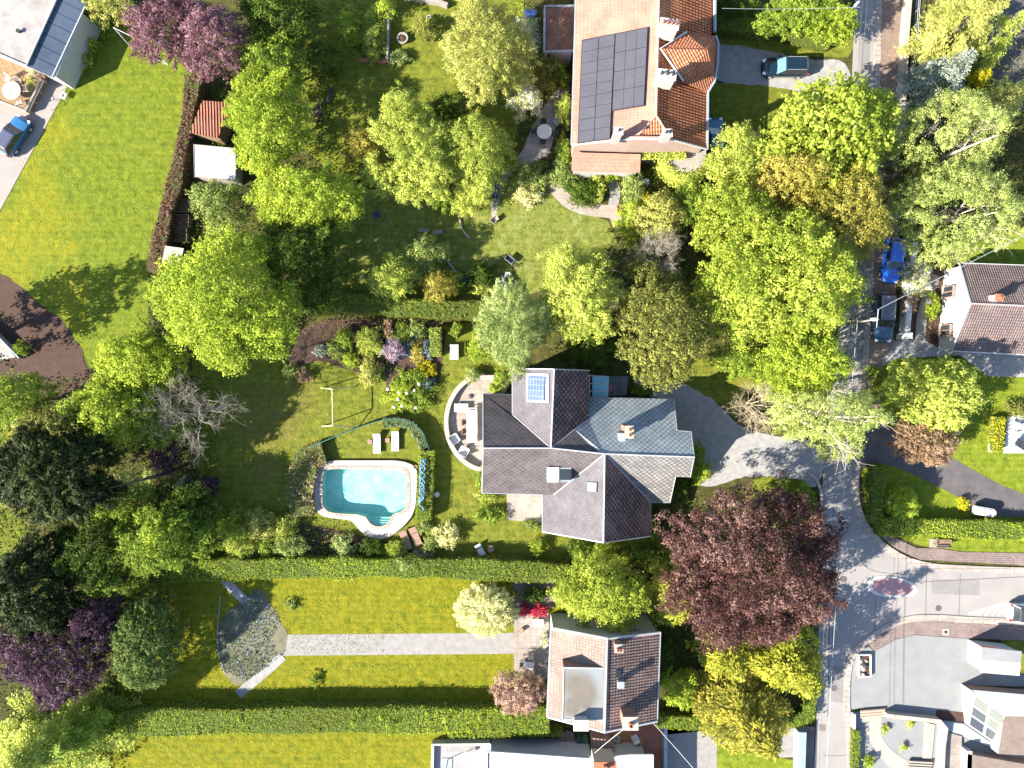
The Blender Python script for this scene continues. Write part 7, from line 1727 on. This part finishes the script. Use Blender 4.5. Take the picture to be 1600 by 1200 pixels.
# flower heads on the leafy bush
rng = np.random.default_rng(77)
for i, (x, y) in enumerate(((606, 608), (624, 613), (636, 614), (648, 610), (655, 600), (616, 636), (628, 634), (622, 624), (650, 637))):
    c = P(x, y, 1.1); mb = MB(); mb.lathe([(.05, -.05), (.22, 0), (.26, .07), (.2, .14), (.15, .15), (.12, .2), (.02, .21)], n=9); o = mb.build('flower_head', surf('lilac_petals' if i % 3 else 'white_petals', (.30, .25, .34) if i % 3 else (.42, .42, .40), (.48, .44, .52) if i % 3 else (.55, .55, .52), 14, .8, .6, 30)); o.location = c
    bush_ = min([q for q in COL.objects if 'leafy bush with' in str(q.get('label', ''))], key=lambda q: (q.location - c).length); o.parent = bush_; o.location = c - bush_.location; o.scale = (.62, .62, .62)

# ------------------------------------------------------------------ uncountable planting
patch([[(300, 150), (480, 60), (560, 290), (560, 470), (480, 500), (430, 560), (200, 560), (230, 430), (290, 240)]], .9, 'deep', 'undergrowth', 22, .2, 'dark undergrowth below the left trees')
patch([[(-60, 600), (110, 590), (330, 590), (345, 700), (320, 800), (340, 900), (170, 900), (-60, 1000)], [(-60, 940), (190, 930), (180, 1260), (-60, 1260)]], 1.2, 'deep', 'undergrowth', 20, .22, 'dark undergrowth below the left wood')
patch([[(960, 270), (1110, 200), (1380, 150), (1360, 470), (1310, 640), (1180, 600), (1060, 560), (960, 590), (850, 560), (870, 420), (970, 370)]], 1.0, 'deep', 'undergrowth', 18, .2, 'dark undergrowth below the street grove')
patch([[(1425, 60), (1560, 0), (1700, 160), (1700, 345), (1500, 360), (1490, 400), (1420, 380), (1418, 150)]], 1.0, 'olive', 'undergrowth', 18, .2, 'undergrowth below the birches')
patch([[(1020, 790), (1170, 760), (1280, 860), (1275, 1120), (1120, 1150), (1040, 1110), (1035, 960), (900, 900), (1000, 870)]], .9, 'deep', 'undergrowth', 18, .2, 'undergrowth below the copper beech')
patch([[(780, 0), (850, 0), (850, 110), (890, 110), (890, 140), (850, 200), (820, 230), (790, 190), (800, 100)]], .8, 'green', 'undergrowth', 20, .18, 'planting beside the annex')
patch([[(340, 820), (470, 820), (560, 850), (690, 868), (690, 880), (340, 885)]], .6, 'green', 'undergrowth', 26, .15, 'planting along the lower hedge')
patch([[(455, 812), (505, 810), (550, 815), (575, 842), (600, 850), (600, 868), (470, 850)]], .3, 'olive', 'ground_cover', 40, .13, 'low ground cover below the pool')
patch([[(345, 968), (372, 945), (398, 918), (432, 958), (447, 1000), (440, 1025), (385, 1065), (345, 1045), (338, 1005)]], .25, 'bluebell', 'ground_cover', 55, .15, 'blue flowers and weeds on the gravel bed', thin=.75)
patch([[(345, 968), (372, 945), (398, 918), (432, 958), (447, 1000), (440, 1025), (385, 1065), (345, 1045), (338, 1005)]], .2, 'olive', 'ground_cover', 70, .12, 'green weeds on the gravel bed', thin=1.15)
patch([[(455, 992), (600, 990), (600, 1020), (455, 1022)]], .1, 'grass', 'ground_cover', 30, .09, 'weeds growing in the west end of the gravel path', thin=.85)
patch([[(212, 1103), (300, 1101), (365, 1095), (365, 1104), (215, 1109)]], .3, 'bluebell', 'ground_cover', 45, .13, 'strip of blue flowers above the bottom hedge')
patch([[(530, 505), (700, 505), (690, 640), (600, 645), (605, 580), (520, 560)]], .35, 'green', 'ground_cover', 26, .14, 'low plants of the middle garden border', thin=.9)
patch([[(540, 5), (605, 5), (605, 96), (560, 94)]], .4, 'lime', 'ground_cover', 26, .14, 'low plants of the top flower bed', thin=.9)
patch([[(870, 235), (1000, 268), (1050, 280), (1100, 250), (1110, 290), (1060, 330), (975, 360), (972, 300), (950, 270), (895, 310), (868, 290)], [(780, 255), (860, 262), (868, 290), (790, 330), (776, 300)]], .5, 'yellowgreen', 'ground_cover', 24, .15, 'mixed planting south of the red-roofed house')
patch([[(1412, 395), (1480, 395), (1465, 545), (1440, 545), (1415, 545)]], .25, 'pinkbrown', 'ground_cover', 14, .12, 'dry planting by the white bungalow', thin=.9)
patch([[(120, 60), (180, 20), (210, 40), (165, 60), (125, 120), (115, 130)]], .4, 'deep', 'ground_cover', 14, .14, 'dark planting by the white modern house', thin=.9)
patch([[(790, 330), (860, 300), (890, 330), (950, 350), (900, 400), (850, 440), (780, 400)]], .06, 'cream', 'daisies', 14, .07, 'white daisies sprinkled over the sunny upper lawn', thin=1.0)
patch([[(395, 915), (800, 915), (800, 985), (455, 985)], [(460, 1030), (800, 1030), (800, 1070), (400, 1090)], [(170, 1155), (680, 1155), (680, 1230), (170, 1230)]], .05, 'yellowgreen', 'lawn_weeds', 9, .1, 'pale weeds in the lower lawns', thin=.9)
patch([[(395, 915), (800, 915), (800, 985), (455, 985)], [(230, 920), (350, 920), (350, 1090), (230, 1090)], [(10, 200), (280, 130), (220, 520), (60, 440)]], .05, 'grass', 'grass_tufts', 10, .1, 'darker grass tufts in the lawns', thin=1.0)
T(456, 944, 8, 7, .5, 'greygreen', 'small tuft standing alone on the upper left of the lower lawn', 'shrub', 'shrub')
T(492, 1064, 6, 9, .6, 'green', 'seedling standing alone on the lower lawn below the gravel path', 'shrub', 'shrub')
patch([[(475, 500), (610, 497), (615, 550), (590, 585), (545, 580), (500, 560), (455, 578), (445, 560)], [(455, 812), (560, 830), (600, 868), (470, 870)]], .18, 'olive', 'ground_cover', 24, .12, 'sparse weeds on the dark soil of the middle garden', thin=.9)
# blades over the lawns
def turf(polys, dens, mat, hgt=.07, label=None):
    SEED[0] += 1; rng = np.random.default_rng(SEED[0]); out = []
    for poly in polys:
        w = [P(x, y, 0) for (x, y) in poly]; f = in_poly([(p.x, p.y) for p in w])
        x0, x1 = min(p.x for p in w), max(p.x for p in w); y0, y1 = min(p.y for p in w), max(p.y for p in w)
        n = int((x1 - x0) * (y1 - y0) * dens); X = rng.uniform(x0, x1, n); Y = rng.uniform(y0, y1, n); k = f(X, Y); out.append(np.column_stack([X[k], Y[k], np.full(k.sum(), hgt * .6)]))
    Q = np.concatenate(out); nf = nzf(rng, 8, 1.2)(Q)
    V = quads(Q, rng.normal(size=Q.shape) * .6 + [0, 0, .6], .11 * rng.uniform(.5, 1.5, len(Q)), rng, .35)
    me = np_mesh('grass', V, np.arange(len(V)).reshape(-1, 4), .42 + nf * .12 + rng.normal(size=len(Q)) * .2, [LM[mat]])
    o = bpy.data.objects.new('grass', me); COL.objects.link(o); tag(o, label, None, None, 'stuff')
turf([[(470, 0), (800, 0), (800, 250), (560, 300), (470, 230)], [(560, 300), (780, 290), (890, 325), (950, 345), (930, 400), (760, 478), (540, 470)], [(320, 570), (480, 590), (600, 600), (690, 640), (690, 700), (650, 655), (500, 690), (450, 730), (440, 800), (325, 800)], [(690, 560), (760, 500), (700, 620), (690, 690), (750, 760), (740, 860), (690, 820), (680, 640)]], 16, 'grass', label='grass of the middle and upper gardens')
